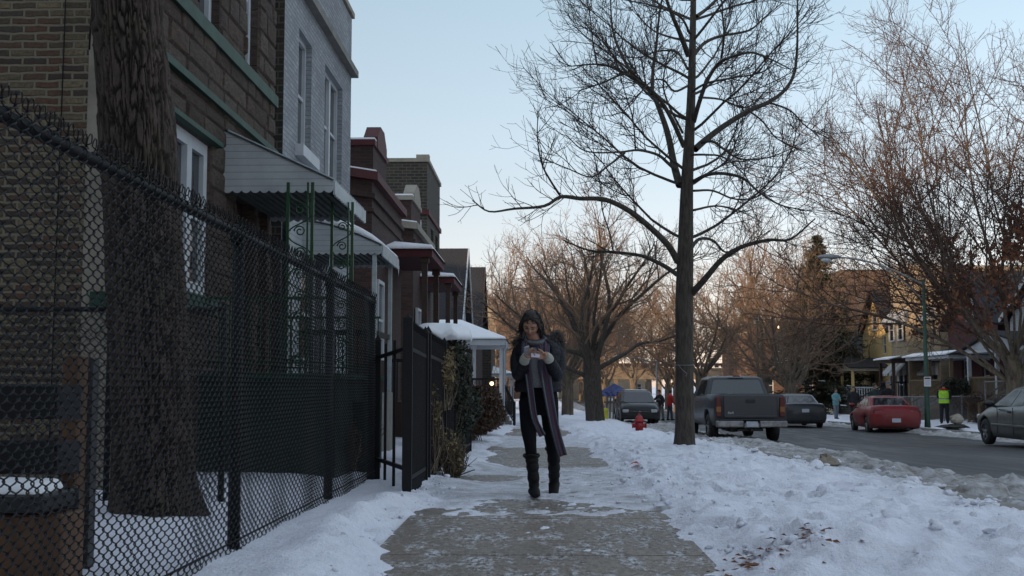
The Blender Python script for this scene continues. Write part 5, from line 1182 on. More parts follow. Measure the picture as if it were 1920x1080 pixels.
shrub('dry_weed', 'straggly dry weeds at the foot of the iron fence', (-.98, 13.2, zg(13)), (.22, .45, .28), 450, 'leaf_dry', 'bark_far', 43, (.01, .028), cat='weeds', ntw=110)
shrub('dry_vine', 'thin strand of dry leaves climbing low on the iron fence beyond the gate', (-1.12, 12.6, zg(13) + .1), (.08, .35, .5), 240, 'leaf_dry', 'bark_far', 44, (.015, .04), cat='vine', ntw=26)
shrub('hedge', 'dark evergreen hedge bush beside the sidewalk, left of the woman', (-1.62, 21.5, zg(21)), (.75, 1.5, .62), 14000, 'leaf_dark', 'bark_far', 45, (.025, .055))
shrub('hedge', 'rust brown rounded hedge bush just beyond the dark evergreen one', (-1.55, 25.5, zg(25)), (.78, 1.8, .66), 14000, 'leaf_brown', 'bark_far', 46, (.03, .06))
shrub('hedge', 'rust brown hedge bush farthest along, near the white porch', (-1.6, 30.5, zg(30)), (.72, 2.2, .68), 11000, 'leaf_brown', 'bark_far', 47, (.03, .06))
shrub('bush', 'bare brown bush in the front yard below the wooden stairs across the street', (18.9, 50, zg(50)), (1.2, 2.6, .75), 3500, 'leaf_brown', 'twig_right', 48, (.02, .05), ntw=500)
shrub('bush', 'dark evergreen shrub by the steps behind the person in the yellow vest', (19.8, 56.5, zg(56)), (.9, 1, 1.05), 9000, 'leaf_dark', 'bark_far', 49, (.03, .07))
shrub('yard_bush', 'low bare bush in the snow inside the front yard near the iron gate', (-2.15, 12.9, .05), (.4, .7, .36), 500, 'leaf_dry', 'bark_far', 50, (.01, .03), ntw=160)
# right side fences
def mesh_fence(name, lab, x, y0, y1, h, posts):
    H = empty(name, (x, (y0 + y1) / 2, zg(y0)), lab, 'fence'); b = MB(); b.tube([(x, y0, zg(y0) + h), (x, (y0 + y1) / 2, zg((y0 + y1) / 2) + h), (x, y1, zg(y1) + h)], .025, 6); b.build('top_rail', MT['galv'], H)
    for k in range(posts): y = y0 + (y1 - y0) * k / (posts - 1); b = MB(); b.tube([(x, y, zg(y) - .2), (x, y, zg(y) + h + .06)], .035, 6); b.build('post', MT['galv'], H)
    lines = []; y = y0
    while y < y1:
        for s_ in (-1, 1):
            lines.append((np.array([[x, y, zg(y) + .05], [x, y + s_ * h * .6, zg(y) + h]]), np.array([.003, .003])))
        y += .11
    tubes_mesh('wire_mesh', lines, 3, MT['galv'], H); return H
mesh_fence('low_chain_link_fence', 'low galvanised chain link fence behind the red car', 18.6, 50, 66, 1.15, 8)
mesh_fence('tall_chain_link_fence', 'taller galvanised chain link fence above the silver car at the right edge', 18.6, 38, 49.5, 1.75, 6)
# ============================================================ VEHICLES (local: +Y is the front, origin on the ground at the middle)
def paint(name, c, r=.35, coat=.5, dirt=.1):
    m, nt, b = newmat(name); tc = nt.nodes.new('ShaderNodeTexCoord'); s = nt.nodes.new('ShaderNodeSeparateXYZ'); nt.links.new(tc.outputs['Object'], s.inputs[0])
    n = noise(nt, 5, 6, rough=.7); ad = N(nt, 'ShaderNodeMath', operation='MULTIPLY_ADD'); nt.links.new(n, ad.inputs[0]); ad.inputs[1].default_value = -.9; nt.links.new(s.outputs[2], ad.inputs[2])
    f = ramp(nt, ad.outputs[0], -.2, .35, dirt + .3, .02)
    nt.links.new(mixc(nt, f, c, (.10, .098, .095)), b.inputs['Base Color']); nt.links.new(ramp(nt, f, 0, .7, r, .8), b.inputs['Roughness'])
    b.inputs['Coat Weight'].default_value = coat; b.inputs['Coat Roughness'].default_value = .12; b.inputs['Metallic'].default_value = .1; b.inputs['Specular IOR Level'].default_value = .35; return m
MT['p_grey'] = paint('grey truck paint', (.038, .042, .050), .42, .25); MT['p_dark'] = paint('dark blue grey paint', (.012, .015, .021), .35, .3)
MT['p_red'] = paint('red car paint', (.165, .002, .006), .38, .2, .02); MT['p_silver'] = paint('silver green paint', (.10, .105, .10), .35, .4, .1); MT['p_suv'] = paint('dark suv paint', (.010, .012, .017), .35, .3)
MT['well'] = M('wheel well', (.008, .008, .008), .95, .3, 5, 0)
def wheel(root, x, y, r, w_, side):
    prof = [(r * .62, -.5), (r * .70, -.5), (r * .93, -.47), (r, -.36), (r, .36), (r * .93, .47), (r * .70, .5), (r * .62, .5)]
    n_ = 28; b = MB(); rings = [[(x + h * w_, y + q * math.cos(2 * PI * k / n_), r + q * math.sin(2 * PI * k / n_)) for k in range(n_)] for q, h in prof]; rings.append(rings[0]); b.loft(rings, cap=False)
    b.box((x - side * .0, y, r), (w_ * .3, .01, .01)); W = b.build('wheel', MT['rubber'], root, local=True)
    c = MB(); xo = x + side * w_ * .38; xi = x + side * w_ * .2
    ring = lambda q, h: [(h, y + q * math.cos(2 * PI * k / n_), r + q * math.sin(2 * PI * k / n_)) for k in range(n_)]
    c.loft([ring(r * .64, xi - side * .1), ring(r * .66, xo), ring(r * .58, xo), ring(r * .55, xi)], cap=False)
    for k in range(5):
        a = 2 * PI * k / 5 + .3; c.bar((xi, y + .02 * r * math.cos(a), r + .02 * r * math.sin(a)), (xo - side * .02, y + r * .6 * math.cos(a), r + r * .6 * math.sin(a)), .07 * r / .3, .05)
    c.loft([ring(r * .17, xi - side * .02), ring(r * .17, xo), ring(r * .1, xo + side * .008)]); c.loft([ring(r * .6, xi - side * .06), ring(r * .6, xi - side * .055)])
    rm = c.build('rim', MT['rim'], root, local=True); rm.parent = W
def carve(o, cuts):
    """cut the wheel arches once and keep the finished mesh"""
    tmp = []
    for (x0, x1, y, z, r) in cuts:
        b = MB(); n_ = 30; b.loft([[(x, y + r * math.cos(2 * PI * k / n_), z + r * math.sin(2 * PI * k / n_)) for k in range(n_)] for x in (x0, x1)], smooth=False); c = b.build('cut', None, None, local=True); c.location = (0, 0, 0); c.parent = o.parent; tmp.append(c)
        m_ = o.modifiers.new('c', 'BOOLEAN'); m_.operation = 'DIFFERENCE'; m_.object = c; m_.solver = 'EXACT'
    bpy.context.view_layer.update(); dg = bpy.context.evaluated_depsgraph_get(); me = bpy.data.meshes.new_from_object(o.evaluated_get(dg)); o.modifiers.clear(); o.data = me
    for c in tmp: bpy.data.objects.remove(c, do_unlink=True)
def hull(st, wt_, crown=.02):
    """st: (y, zbottom, ztop, halfwidth top, halfwidth middle, halfwidth bottom)"""
    rings = []
    for (y, zb, zt, ht, hm, hb) in st:
        h = zt - zb
        L_ = [(hb, zb), (hm - .01, zb + .22 * h), (hm, zb + .55 * h), (hm - .01, zb + .78 * h), (ht, zt - .035), (ht - .05, zt - .005), (ht * .5, zt + crown)]
        rings.append([(x, y, z) for x, z in L_] + [(-x, y, z) for x, z in L_[::-1]])
    return rings
def glasshouse(root, pm, base, roof, zb, zr_, wb, wt_, thick=.05, extra=(), gap=.05):
    """base=(rear y, front y) at belt, roof=(rear y, front y) on top"""
    b = MB(); yb0, yb1 = base; yr0, yr1 = roof; zt = zr_
    def ring(q, z, hw): return None
    pts = []
    rr = []
    for k, (y0, y1, hw, z) in enumerate(((yb0, yb1, wb, zb), (yr0 * .86 + yb0 * .14, yr1 * .86 + yb1 * .14, wt_ * .86 + wb * .14, zb + (zt - zb) * .86), (yr0, yr1, wt_ - .03, zt - .03), (yr0 + .10, yr1 - .12, wt_ - .12, zt), (yr0 + .35, yr1 - .4, wt_ - .35, zt + .015))):
        c_ = .08 if k < 3 else .12
        rr.append([(-hw + c_, y0, z), (hw - c_, y0, z), (hw, y0 + c_, z), (hw, y1 - c_, z), (hw - c_, y1, z), (-hw + c_, y1, z), (-hw, y1 - c_, z), (-hw, y0 + c_, z)])
    b.loft(rr, smooth=False); o = b.build('cabin', MT[pm], root, local=True, bevel=.02, seg=2)
    B_, R_ = rr[0], rr[1]
    def pane(i, j, s0, s1, t0, t1, name, off=.006):
        a, b_, c, d = Vector(B_[i]), Vector(B_[j]), Vector(R_[j]), Vector(R_[i]); n_ = (b_ - a).cross(d - a).normalized()
        ctr = (a + b_ + c + d) / 4; 
        if (ctr - Vector((0, (yb0 + yb1) / 2, ctr.z))).dot(n_) < 0: n_ = -n_
        f = lambda s_, t: (a * (1 - s_) + b_ * s_) * (1 - t) + (d * (1 - s_) + c * s_) * t + n_ * off
        m_ = MB(); q = [f(s0 + .02, t0), f(s1 - .02, t0), f(s1, t0 + .05), f(s1, t1 - .06), f(s1 - .03, t1), f(s0 + .03, t1), f(s0, t1 - .06), f(s0, t0 + .05)]
        m_.prism(q, n_ * -.02); p_ = m_.build(name, MT['carglass'], o, local=True)
    pane(0, 1, gap * .6, 1 - gap * .6, .06, .97, 'rear_window'); pane(4, 5, gap * .4, 1 - gap * .4, .04, .99, 'windscreen')
    for (i, j) in ((2, 3), (7, 6)):
        for (s0, s1) in extra: pane(i, j, s0, s1, .07, .95, 'side_window')
    return o
def lbox(root, name, mat, boxes, bevel=.012):
    b = MB()
    for q in boxes: b.bb(*q)
    return b.build(name, MT[mat], root, local=True, bevel=bevel)
# --- pickup
PK = empty('pickup_truck', (5.73, 35.2, zr(34) - .04), 'dark grey pickup truck with tinted rear window, parked seen from behind', 'pickup truck', rz=rad(1.5))
st = [(-2.72, .50, 1.30, .92, .98, .90), (-2.70, .48, 1.34, .93, .995, .93), (-1.0, .46, 1.33, .94, 1.0, .94), (-.85, .44, 1.30, .94, 1.0, .94), (1.1, .44, 1.26, .93, 1.0, .94), (1.5, .46, 1.24, .90, .99, .93), (2.5, .5, 1.17, .84, .97, .9), (2.72, .55, 1.05, .76, .9, .84)]
b = MB(); b.loft(hull(st, 0)); body = b.build('body', MT['p_grey'], PK, local=True)
cuts = [(sx * .62, sx * 1.1, y, .42, .50) for sx in (-1, 1) for y in (-1.55, 2.0 - .1)]
cutbed = None; carve(body, cuts)
b = MB(); b.bb(-.78, .78, -2.62, -.98, 1.20, 1.352); bedb = b.build('cut', None, None, local=True)
bedb.parent = PK; bedb.location = (0, 0, 0); m_ = body.modifiers.new('c', 'BOOLEAN'); m_.object = bedb; m_.operation = 'DIFFERENCE'; bpy.context.view_layer.update(); body.data = bpy.data.meshes.new_from_object(body.evaluated_get(bpy.context.evaluated_depsgraph_get())); body.modifiers.clear(); bpy.data.objects.remove(bedb, do_unlink=True)
lbox(PK, 'wheel_well', 'well', [(-.9, .9, -2.2, -.9, .45, 1.0), (-.9, .9, 1.3, 2.4, .45, 1.0)])
glasshouse(PK, 'p_grey', (-.93, 1.55), (-.72, .75), 1.24, 1.84, .93, .76, extra=((.08, .36), (.39, .72)))
lbox(PK, 'tailgate', 'p_grey', [(-.74, .74, -2.752, -2.70, .70, 1.315)], .02)
lbox(PK, 'tailgate_trim', 'plastic', [(-.13, .13, -2.762, -2.75, 1.10, 1.20)]); lbox(PK, 'tailgate_step', 'p_grey', [(-.72, .72, -2.77, -2.75, .70, .765)], .008)
for sx in (-1, 1):
    L_ = lbox(PK, 'tail_lamp', 'tail', [(sx * .80, sx * .95, -2.755, -2.66, .72, 1.27)], .015); lbox(PK, 'indicator', 'amber', [(sx * .81, sx * .94, -2.760, -2.756, .86, 1.0)], 0).parent = L_
lbox(PK, 'bumper', 'chrome', [(-.97, -.22, -2.92, -2.77, .44, .62), (.22, .97, -2.92, -2.77, .44, .62), (-.22, .22, -2.90, -2.77, .42, .56)], .025)
lbox(PK, 'bumper_step', 'plastic', [(-.9, .9, -2.9, -2.72, .625, .66)]); lbox(PK, 'number_plate', 'plate', [(-.155, .155, -2.932, -2.905, .455, .60)], .004)
lbox(PK, 'tow_hitch', 'plastic', [(-.35, .35, -2.7, -2.6, .33, .40), (-.04, .04, -2.88, -2.6, .33, .40), (-.5, -.3, -2.4, -1, .3, .42)])
lbox(PK, 'axle', 'plastic', [(-.75, .75, -1.65, -1.45, .36, .48), (-.12, .12, -1.7, -1.4, .3, .52), (-.06, .06, -1.4, 1.8, .38, .5), (-.75, .75, 1.85, 1.95, .36, .46)])
lbox(PK, 'brake_lamp', 'tail', [(-.10, .10, -.80, -.70, 1.835, 1.865)], .005); lbox(PK, 'cargo_lamp', 'lens', [(-.22, -.105, -.80, -.70, 1.833, 1.858), (.105, .22, -.80, -.70, 1.833, 1.858)], .005)
for y in (-1.55, 1.9):
    for sx in (-1, 1): wheel(PK, sx * .86, y, .39, .26, sx)
for sx in (-1, 1):
    b = MB(); b.ball((sx * 1.17, 1.15, 1.36), (.13, .05, .10), 12, 8); b.bar((sx * .93, 1.15, 1.28), (sx * 1.1, 1.15, 1.3), .05); mr = b.build('side_mirror', MT['plastic'], PK, local=True)
    b = MB(); b.ball((sx * 1.17, 1.108, 1.36), (.105, .012, .08), 12, 8); b.build('mirror_glass', MT['rim'], mr, local=True)
lbox(PK, 'door_handle', 'plastic', [(-1.006, -.98, .1, .25, 1.08, 1.12), (.98, 1.006, .1, .25, 1.08, 1.12)])
def text(root, s_, loc, size, rot, mat, ext=.002, name='lettering'):
    cu = bpy.data.curves.new(name, 'FONT'); cu.body = s_; cu.size = size; cu.extrude = ext; cu.align_x = 'CENTER'; cu.align_y = 'CENTER'
    o = bpy.data.objects.new(name, cu); COL.objects.link(o); bpy.context.view_layer.update(); me = bpy.data.meshes.new_from_object(o.evaluated_get(bpy.context.evaluated_depsgraph_get())); bpy.data.objects.remove(o, do_unlink=True)
    o = bpy.data.objects.new(name, me); COL.objects.link(o); o.parent = root; o.location = loc; o.rotation_euler = rot; me.materials.clear(); me.materials.append(MT[mat]); return o
text(PK, '4x4', (-.55, -2.757, .83), .11, (PI / 2, 0, 0), 'white')
# --- cars
def car(name, lab, loc, rz, pm, L, st, gh, wheels, wr, wheelx, lamps, cuts_r=None, wtrack=.19):
    C_ = empty(name, loc, lab, 'car' if 'suv' not in name else 'suv', rz=rz)
    b = MB(); b.loft(hull(st, 0)); body = b.build('body', MT[pm], C_, local=True); carve(body, [(sx * .55, sx * 1.1, y, wr, cuts_r or wr + .06) for sx in (-1, 1) for y in wheels])
    lbox(C_, 'wheel_well', 'well', [(-wheelx + .06, wheelx - .06, y - wr - .05, y + wr + .05, wr * .9, wr * 2.15) for y in wheels])
    glasshouse(C_, pm, *gh[:6], extra=gh[6])
    for y in wheels:
        for sx in (-1, 1): wheel(C_, sx * wheelx, y, wr, wtrack, sx)
    return C_
RC = car('red_car', 'red two door coupe parked nose away in the snow across the street', (12.64, 43.7, zr(43) - .03), rad(-4.5), 'p_red', 4.5,
         [(-2.28, .36, .78, .70, .78, .70), (-2.22, .24, .93, .78, .85, .78), (-1.9, .2, .99, .80, .86, .80), (-1.2, .2, .99, .80, .86, .80), (0, .2, .93, .80, .86, .80), (1.0, .2, .88, .78, .86, .80), (1.9, .22, .74, .68, .84, .76), (2.2, .3, .6, .5, .66, .6)],
         ((-1.62, 1.15), (-.72, .22), .90, 1.32, .76, .56, ((.20, .46), (.49, .88))), (-1.32, 1.33), .30, .76, None)
lbox(RC, 'number_plate', 'plate', [(-.15, .15, -2.305, -2.275, .42, .56)], .004); lbox(RC, 'exhaust', 'plastic', [(.35, .5, -2.2, -2.0, .15, .22), (-.5, .5, -2.1, -1.8, .18, .3)])
for sx in (-1, 1):
    t_ = lbox(RC, 'tail_lamp', 'tail', [(sx * .40, sx * .79, -2.262, -2.2, .74, .88)], .02); lbox(RC, 'reverse_lamp', 'lens', [(sx * .45, sx * .56, -2.268, -2.264, .78, .82)], 0).parent = t_
lbox(RC, 'bumper_seam', 'plastic', [(-.74, .74, -2.275, -2.25, .655, .67)], 0)
b = MB(); b.ball((-.95, .75, .98), (.11, .07, .07)); b.bar((-.8, .75, .9), (-.9, .75, .95), .04); b.build('side_mirror', MT['p_red'], RC, local=True)
SC_ = car('dark_sedan', 'dark blue grey sedan parked beyond the red car, seen from behind', (11.0, 51.3, zr(51)), rad(0), 'p_dark', 4.7,
         [(-2.4, .36, .82, .70, .8, .72), (-2.34, .24, .98, .80, .88, .80), (-2.0, .2, 1.03, .82, .89, .82), (-1.2, .2, 1.02, .82, .89, .82), (0, .2, .98, .82, .89, .82), (1.1, .2, .93, .80, .89, .82), (2.0, .22, .80, .70, .87, .78), (2.35, .3, .62, .5, .7, .6)],
         ((-1.75, 1.25), (-.95, .35), .95, 1.40, .78, .60, ((.16, .36), (.38, .60), (.62, .88))), (-1.42, 1.45), .31, .79, None)
lbox(SC_, 'number_plate', 'plate', [(-.15, .15, -2.405, -2.37, .66, .80)], .004); lbox(SC_, 'exhaust', 'plastic', [(-.6, .6, -2.2, -1.8, .18, .32)])
for sx in (-1, 1): lbox(SC_, 'tail_lamp', 'tail', [(sx * .28, sx * .80, -2.392, -2.3, .74, .86)], .02)
SV_ = car('silver_car', 'dusty silver sedan with its front wheel and mirror in view at the right edge', (11.75, 27.6, zr(27.6)), 0, 'p_silver', 4.6,
         [(-2.3, .36, .82, .70, .8, .72), (-2.2, .24, .98, .80, .88, .80), (-1.9, .2, 1.02, .82, .89, .82), (-1.2, .2, 1.0, .82, .89, .82), (0, .2, .96, .82, .89, .82), (1.0, .2, .93, .80, .89, .82), (1.5, .2, .90, .78, .89, .82), (1.95, .22, .80, .72, .87, .78), (2.2, .28, .66, .60, .78, .68), (2.28, .34, .56, .5, .66, .6)],
         ((-1.7, 1.20), (-.95, .15), .93, 1.42, .80, .58, ((.12, .34), (.36, .60), (.62, .90))), (-1.4, 1.42), .31, .80, None)
b = MB(); b.ball((-.99, .80, 1.0), (.12, .08, .075), 12, 8); b.bar((-.84, .8, .92), (-.92, .8, .96), .05); b.build('side_mirror', MT['plastic'], SV_, local=True)
lbox(SV_, 'door_seam', 'plastic', [(-.893, -.88, .62, .632, .30, .92), (-.893, -.88, -.30, -.288, .30, .92)], 0); lbox(SV_, 'side_moulding', 'p_silver', [(-.905, -.88, -.95, 1.0, .48, .53)], .008); lbox(SV_, 'door_handle', 'plastic', [(-.90, -.88, -.18, 0, .80, .84), (-.90, -.88, .45, .50, .86, .88)], .005)
lbox(SV_, 'headlamp', 'lens', [(-.80, -.55, 2.1, 2.2, .60, .72), (.55, .80, 2.1, 2.2, .60, .72)], .03)
SU = car('dark_suv', 'dark suv facing the viewer, parked at the near kerb beyond the fire hydrant', (4.62, 56.3, zr(56) - .03), PI, 'p_suv', 4.6,
         [(-2.3, .4, 1.1, .78, .88, .8), (-2.2, .3, 1.14, .84, .92, .84), (-1, .28, 1.12, .84, .92, .84), (.9, .28, 1.08, .84, .92, .84), (1.4, .28, 1.03, .80, .92, .84), (2.0, .30, .98, .76, .91, .83), (2.22, .34, .84, .74, .88, .8), (2.3, .42, .7, .66, .8, .7)],
         ((-2.1, 1.35), (-1.9, .55), 1.05, 1.60, .82, .64, ((.08, .32), (.34, .58), (.60, .84))), (-1.35, 1.4), .36, .80, None, None, .23)
for sx in (-1, 1): lbox(SU, 'headlamp', 'lens', [(sx * .50, sx * .80, 2.15, 2.31, .60, .76)], .03)
lbox(SU, 'grille', 'plastic', [(-.46, .46, 2.2, 2.315, .60, .73), (-.6, .6, 2.25, 2.33, .46, .56)], .01); lbox(SU, 'grille_bar', 'chrome', [(-.44, .44, 2.316, 2.325, .655, .67), (-.05, .05, 2.316, 2.33, .64, .69)], 0)
lbox(SU, 'bumper', 'plastic', [(-.82, .82, 2.2, 2.315, .36, .44)], .02); lbox(SU, 'roof_rack', 'chrome', [(-.58, -.55, -1.6, .3, 1.62, 1.65), (.55, .58, -1.6, .3, 1.62, 1.65), (-.55, .55, -.5, -.46, 1.625, 1.645)], 0); lbox(SU, 'roof_snow', 'snowcap', [(-.5, .5, -1.7, .3, 1.615, 1.65)], .02)
for sx in (-1, 1): b = MB(); b.ball((sx * 1.0, .85, 1.15), (.11, .07, .09)); b.bar((sx * .84, .85, 1.05), (sx * .93, .85, 1.1), .05); b.build('side_mirror', MT['plastic'], SU, local=True)

# ============================================================ STREET FURNITURE
MT['hyd'] = M('hydrant red paint', (.36, .015, .018), .45, .4, 6)
HY = empty('fire_hydrant', (2.8, 33, GZ(2.8, 33) - .12), 'small red fire hydrant standing in the kerb snow before the dark suv', 'hydrant'); z = GZ(2.8, 33) - .20
def ringz(c, r, z, n_=16): return [(c[0] + r * math.cos(2 * PI * k / n_), c[1] + r * math.sin(2 * PI * k / n_), z) for k in range(n_)]
b = MB(); c = (2.8, 33); b.loft([ringz(c, r, z + h) for r, h in ((.16, 0), (.16, .04), (.115, .06), (.105, .42), (.12, .46), (.15, .47), (.15, .50), (.12, .52), (.115, .56), (.08, .62), (.03, .65), (.03, .69), (.001, .695))]); b.build('barrel', MT['hyd'], HY)
for d in ((-1, 0), (1, 0), (0, -1)):
    b = MB(); q = .17 if d[0] else .19; b.tube([(c[0], c[1], z + .36), (c[0] + d[0] * q, c[1] + d[1] * q, z + .36)], .062 if d[0] else .08, 12); b.tube([(c[0] + d[0] * q, c[1] + d[1] * q, z + .36), (c[0] + d[0] * (q + .03), c[1] + d[1] * (q + .03), z + .36)], .075 if d[0] else .09, 8); b.build('nozzle_cap', MT['hyd'], HY)
def lamp(name, lab, x, y, h, arm, r=.08, mat='green', group=None, sign=False, zl=.6):
    z = zg(y) - .1; S = empty(name, (x, y, zg(y)), lab, 'street lamp', group); b = MB(); b.tube([(x, y, z), (x, y, z + .5), (x, y, z + h)], [r * 1.5, r * 1.2, r * .6], 10); b.ball((x, y, z + h), r * .7); b.build('pole', MT[mat], S)
    ax, az = arm; b = MB(); q = [(x + ax * t, y, z + h - .15 + az * math.sin(t * PI / 2)) for t in [i / 8 for i in range(9)]]; b.tube(q, .035, 6); b.tube([(x, y, z + h - .75), (x + ax * .22, y, z + h - .35 + az * .3), (x + ax * .5, y, z + h - .17 + az * .7)], .02, 5); b.build('arm', MT['galv'], S)
    e = Vector(q[-1]); s_ = 1 if ax > 0 else -1; b = MB()
    b.ball((e.x + s_ * .28, y, e.z + .02), (.42, .17, .10), 14, 8); Lh = b.build('lamp_head', MT['galv'], S); b = MB(); b.ball((e.x + s_ * .38, y, e.z - .08), (.19, .13, .11), 12, 6); b.build('lens', MT['lens'], Lh); return S
LP = lamp('street_lamp', 'green street lamp post with a long arm and grey head, beside the red car', 13.72, 42, 5.35, (-3.05, .98))
lamp('street_lamp', 'grey street lamp post with a short double arm behind the dark suv', 8.4, 84, 3.8, (-2.4, .5), mat='galv')
lamp('street_lamp', 'green street lamp post against the brown corner flat, over the pickup cab', 15.6, 84, 7.2, (-2.5, .5))
b = MB(); b.box((13.72, 41.88, zg(42) + 1.65), (.24, .012, .34)); SG = b.build('paper_notice', MT['white']); tag(SG, 'white paper notice with a red strip taped to the green lamp post', 'notice')
b = MB(); b.bb(13.62, 13.82, 41.868, 41.872, zg(42) + 1.74, zg(42) + 1.79); b.build('red_strip', MT['red_trim'], SG)
b = MB()
for k in range(4): b.bb(13.64, 13.80, 41.868, 41.872, zg(42) + 1.54 + k * .045, zg(42) + 1.55 + k * .045)
b.build('printed_lines', MT['galv'], SG)
# lit porch lamp, and glowing balls put in for sun glints
def lamp_or_glint(name, lab, p, r, st_, cat='lamp', mount=None):
    m, nt, bb_ = newmat('warm glow'); bb_.inputs['Emission Color'].default_value = (1, .62, .26, 1); bb_.inputs['Emission Strength'].default_value = st_; bb_.inputs['Base Color'].default_value = (.8, .7, .5, 1)
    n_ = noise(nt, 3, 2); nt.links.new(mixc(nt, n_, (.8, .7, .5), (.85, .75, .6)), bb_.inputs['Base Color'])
    S = empty(name, (p[0], p[1], p[2]), lab, cat); b = MB(); b.ball(p, r); b.build('glow_ball', m, S); b = MB(); b.ball((p[0], p[1], p[2] + r * 1.1), (r * .9, r * .9, r * .35)); b.bar((p[0], p[1], p[2] + r), mount or (p[0], p[1] + .5, p[2] + r), .03); b.build('bracket', MT['iron'], S)
lamp_or_glint('porch_lamp', 'small lit porch lamp glowing above the hedge by the white porch', tuple(P(922, 719, 43.3)), .07, 2.2, mount=tuple(P(924, 716, 43.6)))
lamp_or_glint('sun_glint', 'bright warm glow added as a sun glint behind the bare tree left of the evergreen', tuple(P(1460, 612, 97)), .17, 4, mount=tuple(P(1462, 610, 98)))  # stands in for sun glinting off a far window; no lamp there
lamp_or_glint('sun_glint', 'smaller warm glow added as a sun glint right of the bright one', tuple(P(1491, 617, 97.2)), .09, 2.5, mount=tuple(P(1480, 616, 98)))  # second, fainter window glint put in as a glowing ball
# canopy tent, barriers, cones, bollard
MT['blue'] = M('blue canopy fabric', (.012, .035, .16), .6, .3, 3, .3); MT['yel'] = M('yellow plastic', (.6, .55, .05), .5, .2, 5)
x, y = 6.4, 100; z = zg(100) - .35; TT = empty('canopy_tent', (x, y, z), 'blue pop up canopy tent standing left of the dark suv', 'canopy'); b = MB()
b.add([(x - 1.3, y - 1.3, z + 1.95), (x + 1.3, y - 1.3, z + 1.95), (x + 1.3, y + 1.3, z + 1.95), (x - 1.3, y + 1.3, z + 1.95), (x, y, z + 2.7), (x - 1.3, y - 1.32, z + 1.6), (x + 1.3, y - 1.32, z + 1.6), (x + 1.32, y + 1.3, z + 1.6), (x - 1.32, y + 1.3, z + 1.6)], [(0, 1, 4), (1, 2, 4), (2, 3, 4), (3, 0, 4), (0, 5, 6, 1), (1, 6, 7, 2), (3, 8, 5, 0), (2, 7, 8, 3)]); b.build('canopy', MT['blue'], TT)
for sx in (-1.25, 1.25):
    for sy in (-1.25, 1.25): b = MB(); b.tube([(x + sx, y + sy, z), (x + sx, y + sy, z + 1.95)], .03, 6); b.build('leg', MT['galv'], TT)
x, y = 3.42, 54; z = zg(y); FB = empty('wooden_barricade', (x, y, z), 'grey upright slatted barricade leaning together left of the dark suv', 'barricade')
for k in range(5): b = MB(); b.bar((x - .35 + k * .16, y - .1, z), (x - .28 + k * .15, y + .1, z + 1.15), .07, .04); b.build('slat', MT['grey_wood'], FB)
b = MB(); b.bb(x - .45, x + .5, y - .02, y + .02, z + .85, z + .93); b.build('rail', MT['grey_wood'], FB)
x, y = 2.95, 52; z = zg(y); b = MB(); b.loft([ringz((x, y), r, z + h, 10) for r, h in ((.13, 0), (.12, .05), (.10, .5), (.12, .52), (.12, .6), (.03, .64))]); o = b.build('bollard', MT['yel']); tag(o, 'short yellow post at the foot of the spreading tree', 'bollard')
x, y = 8.0, 68; z = zr(68)
CO = empty('traffic_cone', (x, y, z), 'orange traffic cone in the road right of the person in the red jacket', 'traffic cone'); b = MB(); b.loft([ringz((x, y), r, z + h, 12) for r, h in ((.16, .03), (.03, .72))]); b.bb(x - .2, x + .2, y - .2, y + .2, z, z + .03); b.build('cone', MT['orange'], CO); b = MB(); b.loft([ringz((x, y), r, z + h, 12) for r, h in ((.112, .33), (.085, .48))], cap=False); b.build('white_band', MT['white'], CO)
# near bench behind the fence
BN = empty('wooden_bench', (-2.95, 5.5, 0), 'brown wooden bench with black back boards and snowy seat behind the near chain link', 'bench')
q = lambda x, y_: P(x, y_, 5.6)
def fb(b, x0, x1, y0, y1, Y0, Y1):
    a = P(x0, y1, Y0); c = P(x1, y0, Y0); b.bb(a.x, c.x, Y0, Y1, a.z, c.z)
MT['orange_wood'] = M('orange brown wood', (.13, .065, .03), .7, .5, 3, .4, scl=(3, 3, .6)); MT['band'] = M('dark strap', (.045, .045, .05), .6, .4, 8)
for y0, y1 in ((720, 786), (826, 888)):
    b = MB(); fb(b, -260, 100, y0, y1, 5.55, 5.60); b.build('back_board', MT['iron'], BN, bevel=.008)
b = MB(); a = P(103, 1090, 5.62); c = P(150, 664, 5.62); b.bb(a.x, c.x, 5.62, 5.74, 0, c.z); up_ = b.build('upright', MT['orange_wood'], BN, bevel=.01)
for q_ in ((100, 152, 722, 786), (97, 150, 826, 888), (92, 148, 915, 965)): b = MB(); fb(b, *q_, 5.60, 5.617); b.build('strap', MT['band'], up_)
b = MB(); c = P(140, 664, 5.75); b.bb(c.x - .03, c.x + .09, 5.76, 5.84, 0, c.z - .02); b.build('side_post', MT['band'], BN)
b = MB(); fb(b, -260, 84, 928, 962, 5.2, 5.55); b.build('seat', MT['plastic'], BN, bevel=.01)
b = MB(); a = P(-260, 925, 5.25); c = P(80, 905, 5.25); b.loft([[(a.x, 5.22, c.z - .05), (c.x, 5.22, c.z - .06), (c.x, 5.52, c.z - .05), (a.x, 5.52, c.z - .05)], [(a.x, 5.24, c.z + .01), (c.x - .03, 5.24, c.z - .01), (c.x - .03, 5.52, c.z), (a.x, 5.52, c.z + .02)]], smooth=False); b.build('snow_cap', MT['snowcap'], BN, bevel=.02, seg=3)
b = MB(); fb(b, -260, 118, 966, 1130, 5.3, 5.56); b.build('front_panel', MT['orange_wood'], BN, bevel=.01)
